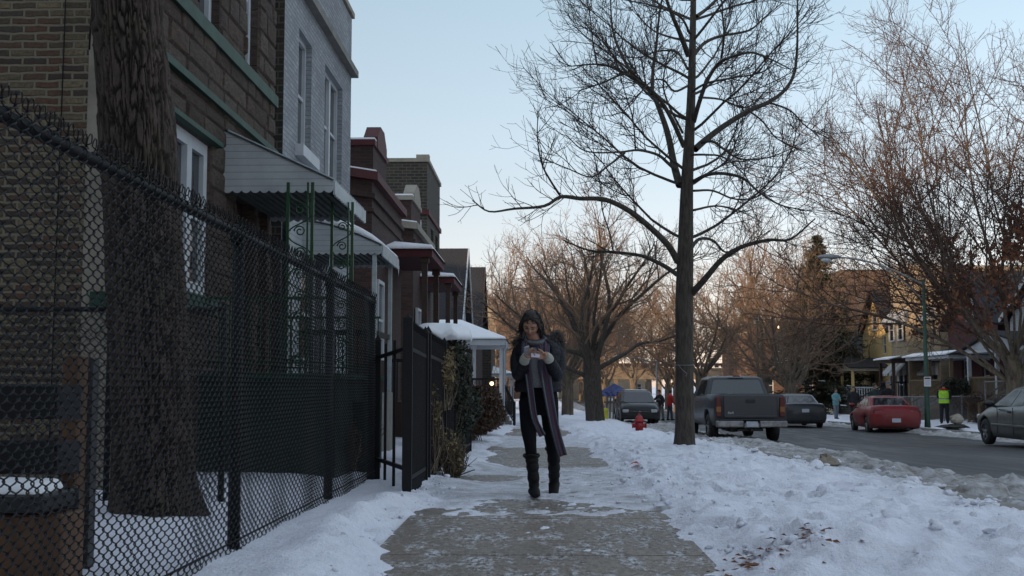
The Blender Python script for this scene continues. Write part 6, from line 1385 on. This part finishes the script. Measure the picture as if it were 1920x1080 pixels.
# green bin, stone debris
x, y = -.98, 13.9; z = zg(y); b = MB(); b.loft([[(x + sx * w_, y + sy * w_ * .8, z + h) for sx, sy in ((-1, -1), (1, -1), (1, 1), (-1, 1))] for w_, h in ((.08, 0), (.105, .20), (.12, .205), (.12, .235), (.10, .24))], smooth=False); o = b.build('green_bin', MT['green'], bevel=.01); tag(o, 'small dark green plastic bin at the foot of the iron fence', 'bin')
x, y = 13.75, 39.2; z = GZ(13.75, 39.2); o = chunkmesh((x, y, z + .32), (.22, .2, .18), 8, .2).build('stone_block', MT['stone_trim']); tag(o, 'pale stone block resting on dark matting at the far kerb', 'stone')
o = chunkmesh((x - .1, y, z + .09), (.46, .34, .07), 12, .4, 14).build('dark_matting', M('dark tarp', (.03, .03, .026), .7, .4, 8, .6)); tag(o, 'crumpled dark matting on the snow under the stone block', 'matting')

# ============================================================ PEOPLE
def skinmat(name, c):
    m, nt, b = newmat(name); n_ = noise(nt, 30, 4); nt.links.new(mixc(nt, n_, c, (c[0] * .85, c[1] * .72, c[2] * .68)), b.inputs['Base Color']); b.inputs['Roughness'].default_value = .5; b.inputs['Subsurface Weight'].default_value = .08; b.inputs['Subsurface Radius'].default_value = (.01, .004, .002); return m
MT['skin'] = skinmat('skin', (.40, .235, .165)); MT['hair'] = M('dark brown hair', (.022, .013, .009), .5, .5, 40, .8, .01, scl=(4, 4, .6))
MT['coat'] = M('dark navy quilted coat', (.0065, .0075, .014), .6, .4, 12, .8, .02, spec=.3); MT['jean'] = M('black denim', (.004, .004, .007), .9, .4, 25, .4, spec=.2); MT['boot'] = M('black suede boots', (.0035, .0035, .004), .7, .4, 18, .5, spec=.3)
MT['knit'] = M('grey knit', (.26, .27, .29), .9, .3, 60, .9, .01); MT['cuff'] = M('cream knit', (.48, .48, .43), .9, .2, 80, .9, .01); MT['fur'] = M('grey brown fur', (.19, .16, .135), .9, .6, 40, .5)
def scarfmat():
    m, nt, b = newmat('striped scarf'); tc = nt.nodes.new('ShaderNodeUVMap'); tc.uv_map = 'UVMap'; s = nt.nodes.new('ShaderNodeSeparateXYZ'); nt.links.new(tc.outputs[0], s.inputs[0])
    cr = nt.nodes.new('ShaderNodeValToRGB'); cr.color_ramp.interpolation = 'CONSTANT'; el = cr.color_ramp.elements
    cols = [(.07, .078, .105), (.035, .04, .065), (.12, .02, .05), (.07, .078, .105), (.09, .03, .06), (.035, .04, .065), (.15, .155, .165), (.05, .054, .08)]
    while len(el) < len(cols): el.new(.5)
    for i, c in enumerate(cols): el[i].position = i / len(cols); el[i].color = (*c, 1)
    nt.links.new(s.outputs[0], cr.inputs[0]); n_ = noise(nt, 90, 3); nt.links.new(mixc(nt, ramp(nt, n_, .3, .7, 0, .4), cr.outputs[0], (.03, .03, .04)), b.inputs['Base Color']); b.inputs['Roughness'].default_value = .9; bumpit(nt, b, n_, .7, .01); return m
MT['scarf'] = scarfmat()
def ell(c, rx, ry, n_=20, z=None, rot=None, a0=0, a1=2 * PI, closed=True):
    out = []
    for k in range(n_):
        a = a0 + (a1 - a0) * k / (n_ if closed else n_ - 1); v = Vector((math.cos(a) * rx, math.sin(a) * ry, 0))
        if rot: v = rot @ v
        out.append(Vector(c) + v)
    return out
def finger(b, p, d, curl, L, r, up_):
    """three segment finger bending toward curl"""
    pts = [Vector(p)]; d = Vector(d).normalized(); ax = Vector(curl).normalized()
    for i, q in enumerate((.44, .32, .24)):
        pts.append(pts[-1] + d * L * q); d = (d + ax * (.55 if i < 2 else .3)).normalized()
    b.tube(pts, [r, r * .95, r * .88, r * .7], 7); b.ball(pts[-1], r * .72, 7, 5)
def headshape(b, T, s=1.0, n_=44, m_=40):
    """head grid in head space (x right of viewer-facing, -y = face direction, z up), centre of the skull at 0"""
    rings = []
    for i in range(m_ + 1):
        th = -PI / 2 + PI * (i + .02) / (m_ + .04); z = math.sin(th); c = math.cos(th); ring = []
        for k in range(n_):
            a = 2 * PI * k / n_; dx, dy = math.cos(a), math.sin(a); x = dx * c * .073; y = dy * c * .092; zz = z * .118
            f = max(0, -dy)                      # faces -y
            if zz < -.02:                       # jaw narrows, chin forward
                q = min(1, (-zz - .02) / .09); x *= 1 - .30 * q; 
                if dy < 0: y *= 1 - .05 * q; y -= .004 * q * f
                else: y *= 1 - .45 * q
            if dy < 0:
                y *= .93 + .07 * abs(dx)
                g = lambda cx, cz, sx, sz: math.exp(-((x - cx) / sx) ** 2 - ((zz - cz) / sz) ** 2)
                y -= .020 * g(0, -.028, .0085, .012) + .012 * g(0, -.012, .007, .022)      # nose tip, bridge
                y += .010 * (g(.029, .004, .015, .010) + g(-.029, .004, .015, .010))         # eye sockets
                y -= .005 * (g(.029, .020, .02, .007) + g(-.029, .020, .02, .007))           # brows
                y -= .006 * (g(.036, -.030, .018, .018) + g(-.036, -.030, .018, .018))       # cheeks
                y -= .007 * g(0, -.056, .017, .0055) + .006 * g(0, -.067, .013, .0055) - .004 * g(0, -.0615, .02, .002)   # lips
                y -= .008 * g(0, -.092, .018, .014)                                          # chin
            ring.append(T @ Vector((x * s, y * s, zz * s)))
        rings.append(ring)
    b.loft(rings)
    for sx in (-1, 1): b.ball(T @ Vector((sx * .074 * s, .008 * s, -.008 * s)), (.008 * s, .017 * s, .028 * s), 8, 6)

def woman():
    ox, oy = -.018, 10.6; W = empty('person', (ox, oy, 0), 'woman in dark coat, long striped scarf and black boots walking while reading her phone', 'person'); u = 10.6 / 2200
    px = lambda x, y, d=0: Vector(((x - 1010) * u * (1 + d / 10.6), oy + d, .98 - (y - 722) * u * (1 + d / 10.6) ))
    # ---- body, one continuous surface
    b = MB(); HC = px(996, 609, -.115)
    Rh = Euler((rad(34), rad(5), rad(-7))).to_matrix(); T = Matrix.Translation(HC) @ Rh.to_4x4()
    headshape(b, T, 1.0)
    neck0 = px(1007, 652, .03); b.tube([neck0 + Vector((0, .02, -.05)), neck0, HC + Vector((0, .03, -.07))], [.06, .055, .05], 14)
    tor = [(1009, 640, .05, .07), (1009, 652, .15, .085), (1009, 668, .175, .095), (1009, 690, .155, .10), (1009, 712, .14, .095), (1010, 730, .155, .10), (1010, 748, .165, .105), (1010, 762, .15, .10)]
    b.loft([ell(px(x, y, .03), rx, ry, 24) for x, y, rx, ry in tor])
    LF = [(990, 752, 0), (991, 800, -.10), (994, 832, -.17), (998, 870, -.16), (1001, 914, -.14)]; RF = [(1029, 752, .03), (1032, 800, .06), (1035, 836, .08), (1038, 872, .24), (1038, 903, .36)]
    for pts in (LF, RF): b.tube([px(*q) for q in pts], [.078, .062, .045, .034, .022], 16)
    for foot in (LF, RF):
        a = px(*foot[-1]); b.ball(a + Vector((0, -.01, -.01)), .024, 10, 8)
    LA = [px(976, 653, .04), px(970, 678, .03), px(973, 702, -.05), px(980, 690, -.19), px(984, 674, -.30)]
    RA = [px(1041, 652, .04), px(1047, 678, .03), px(1044, 703, -.05), px(1037, 690, -.19), px(1027, 671, -.30)]
    for A_ in (LA, RA): b.tube(A_, [.052, .046, .040, .034, .026], 12)
    # hands: photo-left hand holds the phone, the other a small card
    lp = px(990, 665, -.34); rp = px(1019, 667, -.34)
    for a, p, sx in ((LA[-1], lp, 1), (RA[-1], rp, -1)):
        b.tube([a, (a + p) / 2 + Vector((0, 0, .004)), p], [.026, .033, .030], 12, sx=1.0)
        for k, L_ in enumerate((.066, .074, .069, .055)):
            st_ = p + Vector((sx * .008, -.010 + .004 * k, .022 - k * .015)); finger(b, st_, (sx * .9, -.35, .12 - .12 * k), (0, -.6, .3) if sx > 0 else (sx * .2, .5, .2), L_, .0085, None)
        finger(b, p + Vector((-sx * .002, -.028, .016)), (sx * .6, -.3, .7), (sx * .5, .2, .1), .058, .010, None)
    bd = b.build('body', MT['skin'], W, remesh=.0042, smoothit=1)
    # ---- face details
    def fp(x, z, o_=.0):
        return x, z, o_
    def onface(x, z, out):
        """point just in front of the face surface"""
        zz = z; th = math.asin(max(-1, min(1, zz / .118))); c = math.cos(th); sx = x / (.073 * c); q = min(1, max(0, (-zz - .02) / .09)); sx = sx / (1 - .30 * q); sx = max(-.98, min(.98, sx)); dy = -math.sqrt(1 - sx * sx); y = dy * c * .092 * (.93 + .07 * abs(sx)); 
        if zz < -.02: y *= 1 - .05 * q; y -= .004 * q * -dy
        g = lambda cx, cz, a_, b_: math.exp(-((x - cx) / a_) ** 2 - ((zz - cz) / b_) ** 2)
        y -= .020 * g(0, -.028, .0085, .012) + .012 * g(0, -.012, .007, .022) - .010 * (g(.029, .004, .015, .010) + g(-.029, .004, .015, .010)) + .005 * (g(.029, .020, .02, .007) + g(-.029, .020, .02, .007)) + .007 * g(0, -.056, .017, .0055) + .006 * g(0, -.067, .013, .0055) + .008 * g(0, -.092, .018, .014)
        return T @ Vector((x, y - out, zz))
    MT['brow'] = M('dark brows', (.03, .018, .012), .8, .3, 50, 0); MT['lid'] = M('darker eyelid', (.26, .14, .10), .6, .2, 50, 0); MT['lip'] = M('rose lips', (.36, .10, .10), .4, .2, 50, 0)  # eyelids a darker tone than the skin
    for sx in (-1, 1):
        b = MB(); b.tube([onface(sx * x, z, .001) for x, z in ((.013, .019), (.022, .0235), (.033, .0245), (.044, .018))], [.0022, .0032, .0028, .0012], 6); b.build('eyebrow', MT['brow'], W)
        b = MB(); b.tube([onface(sx * x, z, .003) for x, z in ((.016, .0015), (.023, -.0025), (.031, -.0035), (.040, .000))], [.0016, .0026, .0026, .0014], 6); ey = b.build('eyelashes', MT['brow'], W)
        b = MB(); b.tube([onface(sx * x, z, .0015) for x, z in ((.016, .004), (.024, .0045), (.032, .004), (.040, .003))], [.003, .0048, .0048, .0025], 8); b.build('eyelid', MT['lid'], W)
    b = MB(); b.tube([onface(x, -.056 - .004 * abs(x) / .02 + .001 * (abs(x) > .004), .001) for x in (-.021, -.013, -.005, 0, .005, .013, .021)], [.001, .003, .0038, .0034, .0038, .003, .001], 7); b.tube([onface(x, -.0665 + .001 * (abs(x) / .02) ** 2, .001) for x in (-.013, -.007, 0, .007, .013)], [.001, .0036, .0046, .0036, .001], 7); b.build('lips', MT['lip'], W)
    # ---- hair: cap, then locks drawn back and falling to the shoulders
    b = MB(); rings = []; rg = np.random.default_rng(3)
    for i in range(22):
        th = -PI * .30 + PI * .80 * i / 21; z = math.sin(th); c = math.cos(th); ring = []
        for k in range(40):
            a = 2 * PI * k / 40; dx, dy = math.cos(a), math.sin(a); x = dx * c * .080; y = dy * c * .103 + .008; zz = z * .126 + .004
            if dy < 0:                           # recede round the face
                lim = .070 + .014 * (1 - abs(dx)) - .085 * sstep(.55, .95, abs(dx))
                if zz < lim: y = max(y, -.03 + .055 * (1 - abs(dx)) + .0)
            nn = 1 + .035 * math.sin(a * 9 + z * 4) + .02 * math.sin(a * 23); ring.append(T @ Vector((x * nn, y * nn, zz)))
        rings.append(ring)
    b.loft(rings)
    b.ball(T @ Vector((0, .085, -.02)), (.07, .05, .08), 14, 10)
    def lock(p, r): 
        pts = smoothline([T @ Vector(q) for q in p], 4); b.tube([Vector(q) for q in pts], list(np.interp(np.linspace(0, 1, len(pts)), [0, .5, 1], [r, r * .9, r * .25])), 6)
    for k in range(26):
        sx = -1 if k % 2 else 1; o_ = rg.normal(0, 1, 8)
        lock([(sx * (.012 + .008 * abs(o_[0])), -.075 + .012 * abs(o_[1]), .088 + .01 * o_[1]), (sx * (.060 + .005 * o_[2]), -.052 + .02 * abs(o_[1]), .055), (sx * (.080 + .007 * o_[3]), -.022 + .012 * o_[4], .0), (sx * (.078 + .010 * o_[5]), -.004 + .016 * o_[6], -.050), (sx * (.092 + .018 * o_[2]), .01 + .02 * o_[3], -.112 - .03 * abs(o_[7]))], .0080)
    for k in range(34):
        a = rg.uniform(-.2, PI + .2); o_ = rg.normal(0, 1, 5); lock([(math.cos(a) * .05, .01 + math.sin(a) * .05, .115), (math.cos(a) * .088, .01 + math.sin(a) * .10, .03), (math.cos(a) * .096 + .010 * o_[0], .012 + math.sin(a) * .105, -.05), (math.cos(a) * (.115 + .014 * o_[1]), .03 + math.sin(a) * .08, -.13 + .03 * o_[2])], .010)
    for k in range(16):
        o_ = rg.normal(0, 1, 9); a = rg.uniform(0, 2 * PI); lock([(math.cos(a) * .06, math.sin(a) * .07, .10), (math.cos(a + .2) * .085 + .006 * o_[0], math.sin(a + .2) * .10, .085 + .01 * o_[1]), (math.cos(a + .4) * .102 + .008 * o_[2], max(-.02, math.sin(a + .4) * .11), .03 + .02 * o_[3])], .003)
    b.build('hair', MT['hair'], W)
    # ---- clothes
    b = MB(); b.loft([ell(px(x, y, -.0), rx, ry, 28) for x, y, rx, ry in ((1007, 640, .062, .07), (1007, 648, .10, .095), (1008, 660, .125, .115), (1008, 680, .13, .12), (1008, 700, .125, .118), (1008, 716, .130, .12), (1008, 727, .128, .118))]); b.build('jumper', MT['knit'], W)
    b = MB(); b.loft([ell(px(x, y, .03), rx, ry, 24) for x, y, rx, ry in ((1010, 716, .145, .10), (1010, 735, .165, .112), (1010, 748, .175, .118), (1010, 758, .176, .115), (1010, 768, .170, .11), (1010, 778, .12, .08))])
    for pts in (LF, RF):
        q = [px(*p) for p in pts[:4]]; b.tube([Vector(v) for v in smoothline(q, 4)], list(np.interp(np.linspace(0, 3, 13), [0, 1, 2, 3], [.086, .074, .055, .044])), 18)
    b.build('trousers', MT['jean'], W, remesh=.008, smoothit=2)
    for pts, zt in ((LF, 853), (RF, 840)):
        b = MB(); a = px(*pts[-1]); top = px(pts[3][0] + (0), zt, (pts[2][2] + pts[3][2]) / 2); top.x = (px(*pts[2]).x + px(*pts[3]).x) / 2; ankle = a + Vector((0, .005, .02)); n_ = 9
        path = [Vector(v) for v in smoothline([top, px(*pts[3]), ankle], 6)]; m_ = len(path)
        rr = [.061 + (.049 - .061) * (i / (m_ - 1)) + .005 * math.sin(i * 2.1) for i in range(m_)]; b.tube(path, rr, 18)
        toe = -.175; rear = pts is RF
        tilt = Euler((rad(24) if rear else rad(-3), 0, rad(-4 if rear else 5))).to_matrix()
        f = [(.052, .02, .04, -.035), (.054, .045, .0, -.03), (.050, .045, -.05, -.035), (.048, .036, -.10, -.047), (.046, .028, -.15, -.055), (.030, .018, -.185, -.062)]
        rings = []
        for rx, rz, yy_, zz_ in f:
            rings.append([a + tilt @ Vector((math.cos(t_) * rx, yy_ + .01, zz_ + .01 + math.sin(t_) * rz)) for t_ in [2 * PI * k / 16 for k in range(16)]])
        b.loft(rings); B_ = b.build('boot', MT['boot'], W, remesh=.007, smoothit=2)
        b = MB(); b.tube([px(0, 0, 0) * 0 + top + Vector((math.cos(t_) * .066, math.sin(t_) * .066, .008 * math.sin(3 * t_))) for t_ in [2 * PI * k / 16 for k in range(17)]], .012, 7); b.build('boot_cuff', MT['boot'], B_)
    # coat: open in front, padded
    def shell(rings, name, mat, th=.02):
        b = MB(); n_ = len(rings[0]); m_ = len(rings); b.add([p for r in rings for p in r], [(i * n_ + k, i * n_ + k + 1, (i + 1) * n_ + k + 1, (i + 1) * n_ + k) for i in range(m_ - 1) for k in range(n_ - 1)], True)
        o = b.build(name, mat, W); s_ = o.modifiers.new('s', 'SOLIDIFY'); s_.thickness = th; s_.offset = 1; return o
    prof = [(641, .10, .09, .55), (646, .155, .11, .6), (654, .18, .13, .62), (664, .188, .14, .60), (676, .182, .145, .58), (690, .178, .145, .55), (704, .180, .145, .52), (718, .187, .147, .50), (728, .190, .148, .48), (733, .188, .146, .48)]
    rings = []
    for i in range(37):
        t_ = i / 36 * (len(prof) - 1); j = min(int(t_), len(prof) - 2); q = t_ - j; y, rx, ry, gp = [prof[j][z] * (1 - q) + prof[j + 1][z] * q for z in range(4)]
        puff = 1 + .035 * abs(math.sin(i * PI / 4.5)); ring = []
        for k in range(41):
            a = -PI / 2 + gp + (2 * PI - 2 * gp) * k / 40; ring.append(px(1009, y, .02) + Vector((math.cos(a) * rx * puff, math.sin(a) * ry * puff, .004 * math.sin(a * 7))))
        rings.append(ring)
    co = shell(rings, 'coat', MT['coat'])
    for A_, nm in ((LA, 0), (RA, 1)):
        b = MB(); pts = smoothline(A_[:4] + [(A_[3] + A_[4] * 2) / 3], 6); n_ = len(pts); rr = np.interp(np.linspace(0, 1, n_), [0, .1, .3, .55, .8, 1], [.058, .064, .063, .060, .054, .046]) * (1 + .05 * np.abs(np.sin(np.arange(n_) * .95))); b.tube([Vector(p) for p in pts], list(rr), 18); b.ball(pts[0], .060, 14, 10); b.build('sleeve', MT['coat'], co)
    for A_, p in ((LA, lp), (RA, rp)):
        b = MB(); a = A_[3] * .25 + A_[4] * .75; pts = smoothline([a, A_[4], A_[4] * .35 + p * .65], 4); n_ = len(pts); b.tube([Vector(q) for q in pts], list(np.interp(np.linspace(0, 1, n_), [0, .5, 1], [.045, .043, .041]) * (1 + .03 * np.sin(np.arange(n_) * 2.5))), 14); b.build('wrist_warmer', MT['cuff'], W)
    # collar of dark fur and the hood's pale fur edge behind the far shoulder
    def fur(path, r, n_, mat, name, L0=.035, seed=1, core='coat'):
        rg = np.random.default_rng(seed); pts = smoothline(path, 6); b = MB(); b.tube([Vector(p) for p in pts], r, 10); o = b.build(name, MT[core], W); ln = []
        for k in range(n_):
            p = pts[rg.integers(len(pts))]; d = rg.normal(0, 1, 3); d /= np.linalg.norm(d); s_ = p + d * r * .9; g_ = np.array([rg.normal(0, .3), rg.normal(0, .3), -.3]); e = s_ + (d + g_) * L0 * rg.uniform(.5, 1.1); ln.append((np.array([s_, (s_ + e) / 2 + rg.normal(0, .002, 3), e]), np.array([.0016, .0013, .0006])))
        tubes_mesh('fur', ln, 3, MT[mat], o)
    fur([px(1022, 648, -.03), px(1033, 638, .02), px(1043, 628, .08), px(1048, 632, .10), px(1051, 645, .10), px(1050, 656, .08)], .026, 1500, 'fur', 'hood_trim', .05, 4)
    fur([px(990, 652, -.08), px(981, 644, -.02), px(976, 638, .06), px(985, 634, .12), px(1010, 632, .15), px(1030, 636, .12)], .034, 900, 'coat', 'hood', .035, 5)
    fur([px(976, 640, .02), px(969, 640, .03), px(964, 646, .02)], .022, 500, 'fur', 'hood_trim', .035, 6)
    b = MB(); b.ball(px(1040, 650, .08), (.06, .05, .075), 14, 10); b.build('hood_lining', MT['coat'], W)
    # scarf
    def strip(path, w_, name, wid=None, th=.014, normal=Vector((0, -1, 0)), par=None):
        pts = [Vector(p) for p in smoothline(path, 6)]; n_ = len(pts); V = []; Fq = []; uv = []
        for i, p in enumerate(pts):
            t_ = (pts[min(i + 1, n_ - 1)] - pts[max(i - 1, 0)]).normalized(); s_ = t_.cross(normal).normalized(); nn = s_.cross(t_); ww = w_ if not wid else float(np.interp(i / (n_ - 1), [0, .4, 1], wid))
            for k in range(9): q = k / 8; V.append(p + s_ * ww * (q - .5) - nn * (.010 * math.sin(q * PI * 3 + i * .12)) ); uv.append((q, i / n_))
        Fq = [(i * 9 + k, i * 9 + k + 1, (i + 1) * 9 + k + 1, (i + 1) * 9 + k) for i in range(n_ - 1) for k in range(8)]
        b = MB(); b.add(V, Fq, True); o = b.build(name, MT['scarf'], par or W); l = o.data.uv_layers.new(name='UVMap')
        for lp_ in o.data.loops: l.data[lp_.index].uv = uv[lp_.vertex_index]
        s2 = o.modifiers.new('s', 'SOLIDIFY'); s2.thickness = th; return o
    wrap = [px(1004, 640, .0) + Vector((math.cos(t_) * .076, math.sin(t_) * .088, .002 + .030 * math.sin(t_))) for t_ in [PI * .5 + 2 * PI * k / 14 for k in range(15)]]
    b = MB(); b.tube([Vector(p) for p in smoothline(wrap, 3)], .036, 10); sc = b.build('scarf', MT['scarf'], W)
    l = sc.data.uv_layers.new(name='UVMap')
    for i, lp_ in enumerate(sc.data.loops): l.data[lp_.index].uv = ((lp_.vertex_index % 10) / 10, 0)
    strip([px(987, 640, -.08), px(986, 655, -.14), px(988, 680, -.155), px(992, 710, -.17), px(996, 745, -.18), px(1001, 780, -.2), px(1009, 802, -.2), px(1016, 817, -.19)], .06, 'scarf_end', (.055, .065, .05), par=sc)
    strip([px(1022, 640, -.07), px(1022, 655, -.13), px(1022, 680, -.15), px(1024, 710, -.17), px(1029, 745, -.18), px(1036, 785, -.19), px(1044, 820, -.19), px(1053, 854, -.18)], .08, 'scarf_end', (.07, .095, .075), par=sc)
    strip([px(1010, 640, -.09), px(1014, 660, -.14), px(1015, 690, -.155), px(1018, 715, -.165)], .04, 'scarf_fold', None, par=sc)
    # held things
    b = MB(); R2 = Euler((rad(-50), rad(-18), rad(10))).to_matrix(); c = px(988, 659, -.375); b.box(c, (.050, .105, .014), m=R2); ph = b.build('phone', MT['rim'], bevel=.005, seg=3); tag(ph, 'small silver phone held in the walking person\'s raised hand', 'phone')
    b = MB(); b.box(c + R2 @ Vector((0, -.022, .0085)), (.04, .05, .002), m=R2); b.build('keypad', MT['plastic'], ph)
    b = MB(); b.box(px(1004, 667, -.375), (.075, .0012, .04), m=Euler((rad(-30), rad(5), rad(8))).to_matrix()); o = b.build('paper_card', M('pale card', (.5, .48, .6), .6, .1, 9, 0)); tag(o, 'small pale card pinched between the walking person\'s hands', 'card')
woman()
for n_ in ('person', 'phone', 'paper_card'): bpy.data.objects[n_].location.z += .002

def figure(name, lab, x, y, rz, jacket, legs, h=1.74, hat=None, arms=((.22, -.02, .88), (.22, -.02, .88)), vest=None, bend=0, ground=None, step=.08, hairc='hair'):
    """small standing figure; local -Y is where it faces"""
    z = GZ(x, y) if ground is None else ground; S = empty(name, (x, y, z), lab, 'person', rz=rz); k = h / 1.74; V_ = lambda a, b_, c: Vector((a, b_, c)) * k
    bz = Matrix.Rotation(bend, 3, 'X'); piv = V_(0, 0, .95)
    def up(v): return piv + bz @ (v - piv)
    b = MB(); hc = up(V_(0, -.02, 1.60)); T = Matrix.Translation(hc) @ (bz @ Matrix.Rotation(.1, 3, 'X')).to_4x4(); headshape(b, T, k, 24, 20)
    b.tube([up(V_(0, 0, 1.38)), hc + V_(0, .02, -.06)], .055 * k, 10)
    b.loft([ell(up(V_(0, 0, zz)), rx * k, ry * k, 18) for zz, rx, ry in ((.84, .15, .1), (.95, .165, .11), (1.1, .145, .1), (1.3, .18, .11), (1.42, .14, .09))])
    Ls = []
    for sx in (-1, 1):
        leg = [V_(sx * .09, 0, .88), V_(sx * .10, sx * step * .5 - .01, .48), V_(sx * .11, sx * step, .08)]; b.tube(leg, [.085 * k, .058 * k, .04 * k], 12); Ls.append(leg)
    As = []
    for sx, (ax, ay, az) in zip((-1, 1), arms):
        a0 = up(V_(sx * .19, 0, 1.36)); wr_ = up(V_(sx * ax, ay, az)); el = (a0 + wr_) / 2 + V_(sx * .06, .06, -.04); A_ = [a0, el, wr_]; b.tube(A_, [.05 * k, .042 * k, .03 * k], 10); As.append(A_)
        d = (wr_ - el).normalized(); b.ball(wr_ + d * .05 * k, (.03 * k, .025 * k, .035 * k), 8, 6)
        for q in range(4): finger(b, wr_ + d * .07 * k + V_((q - 1.5) * .014, 0, 0), d, (0, -.3, -.2), .07 * k, .009 * k, None)
        finger(b, wr_ + d * .03 * k + V_(-sx * .02, -.01, 0), d + Vector((-sx * .6, -.3, 0)), (0, -.2, -.2), .055 * k, .010 * k, None)
    b.build('body', MT['skin'], S, local=True, remesh=.011 * k)
    b = MB(); b.loft([ell(up(V_(0, 0, zz)), rx * k, ry * k, 20) for zz, rx, ry in ((.78, .19, .14), (.95, .195, .145), (1.1, .18, .14), (1.28, .21, .145), (1.40, .17, .12), (1.46, .08, .08))])
    for A_ in As: b.tube([Vector(p) for p in smoothline(A_, 4)], list(np.interp(range(9), [0, 4, 8], [.078 * k, .066 * k, .052 * k])), 12)
    b.build('jacket', jacket, S, local=True, remesh=.015 * k, smoothit=1)
    b = MB(); b.loft([ell(V_(0, 0, zz), rx * k, ry * k, 18) for zz, rx, ry in ((.98, .165, .115), (.84, .175, .12), (.78, .12, .09))])
    for leg in Ls: b.tube(leg, [.098 * k, .078 * k, .066 * k], 12)
    b.build('trousers', legs, S, local=True, remesh=.015 * k, smoothit=1)
    for leg in Ls: b = MB(); e = leg[-1]; b.loft([[e + V_(math.cos(t_) * rx, yy_, -.045 + math.sin(t_) * rz_) for t_ in [2 * PI * q / 10 for q in range(10)]] for rx, rz_, yy_ in ((.03, .03, .07), (.045, .05, .03), (.045, .045, -.05), (.042, .03, -.14), (.02, .015, -.18))]); b.build('shoe', MT['boot'], S, local=True)
    b = MB(); b.ball(hc + bz @ V_(0, .014, .022), (.083 * k, .1 * k, .112 * k), 14, 10)
    if hat: b.ball(hc + bz @ V_(0, .0, .085), (.088 * k, .1 * k, .06 * k), 14, 8)
    b.build('hair' if not hat else 'hat', hat or MT[hairc], S, local=True)
    if vest:
        b = MB(); rings = [ell(up(V_(0, 0, zz)), rx * k, ry * k, 20) for zz, rx, ry in ((.86, .207, .158), (.97, .212, .162), (1.1, .198, .158), (1.28, .222, .162), (1.38, .19, .14))]; b.loft(rings, cap=False); v = b.build('vest', vest, S, local=True)
        b = MB(); b.loft([ell(up(V_(0, 0, zz)), .210 * k, .170 * k, 20) for zz in (1.02, 1.07)], cap=False); b.build('reflective_band', MT['chrome'], v, local=True)
    return S
mk = lambda n_, c: M(n_, c, .85, .35, 8, .5)
hv = mk('hi vis yellow green', (.42, .80, .06)); blk = mk('black jacket', (.012, .012, .015)); redj = mk('red jacket', (.42, .02, .02)); teal = mk('pale teal coat', (.16, .36, .38)); grn = mk('dark teal jacket', (.02, .05, .05)); blue = mk('blue jeans', (.04, .06, .10)); dk = mk('dark trousers', (.01, .011, .014)); org = mk('orange jacket', (.65, .11, .04)); gry = mk('grey hood', (.2, .2, .22))
figure('person', 'person in a yellow green safety vest and red scarf seen from behind', 17.05, 50, PI - .5, blk, dk, 1.78, vest=hv, arms=((.16, -.22, 1.02), (.16, -.22, 1.02)))
b = MB(); sv = bpy.data.objects['person.001'] if 'person.001' in bpy.data.objects else None
if sv: b.tube([Vector((math.cos(t_) * .11, math.sin(t_) * .11, 1.45)) for t_ in [2 * PI * k / 12 for k in range(13)]], .05, 8); b.build('scarf', redj, sv, local=True)
figure('person', 'person in a black jacket and grey trousers leaning beside the dark suv', 6.82, 66, -1.0, blk, mk('grey trousers', (.10, .11, .12)), 1.72, arms=((.45, -.25, 1.15), (.22, -.1, .9)), bend=.15, ground=zr(66), hat=mk('maroon hat', (.12, .02, .03)))
figure('person', 'person in a bright red jacket and blue jeans standing in the road', 7.36, 66.5, PI / 2 + .4, redj, blue, 1.72, bend=.08, ground=zr(66.5), arms=((.18, -.2, .95), (.18, -.2, .95)))
figure('person', 'person in an orange safety jacket behind the grey pickup', 7.85, 58, -.4, org, dk, 1.75, ground=zr(58))
figure('person', 'person in a pale teal coat standing on the snow beyond the dark sedan', 14.9, 59.5, .4, teal, mk('pale jeans', (.18, .2, .24)), 1.55, arms=((.12, -.22, 1.05), (.12, -.22, 1.05)))
figure('person', 'person in dark clothes just right of the one in the teal coat', 15.8, 59.5, -.3, blk, dk, 1.7)
figure('person', 'person in a dark teal jacket partly hidden behind the red car', 14.3, 50.5, .5, grn, dk, 1.66)
figure('person', 'person in a black coat and pale grey hat behind the red car', 15.0, 51.0, .2, blk, dk, 1.8, hat=gry)
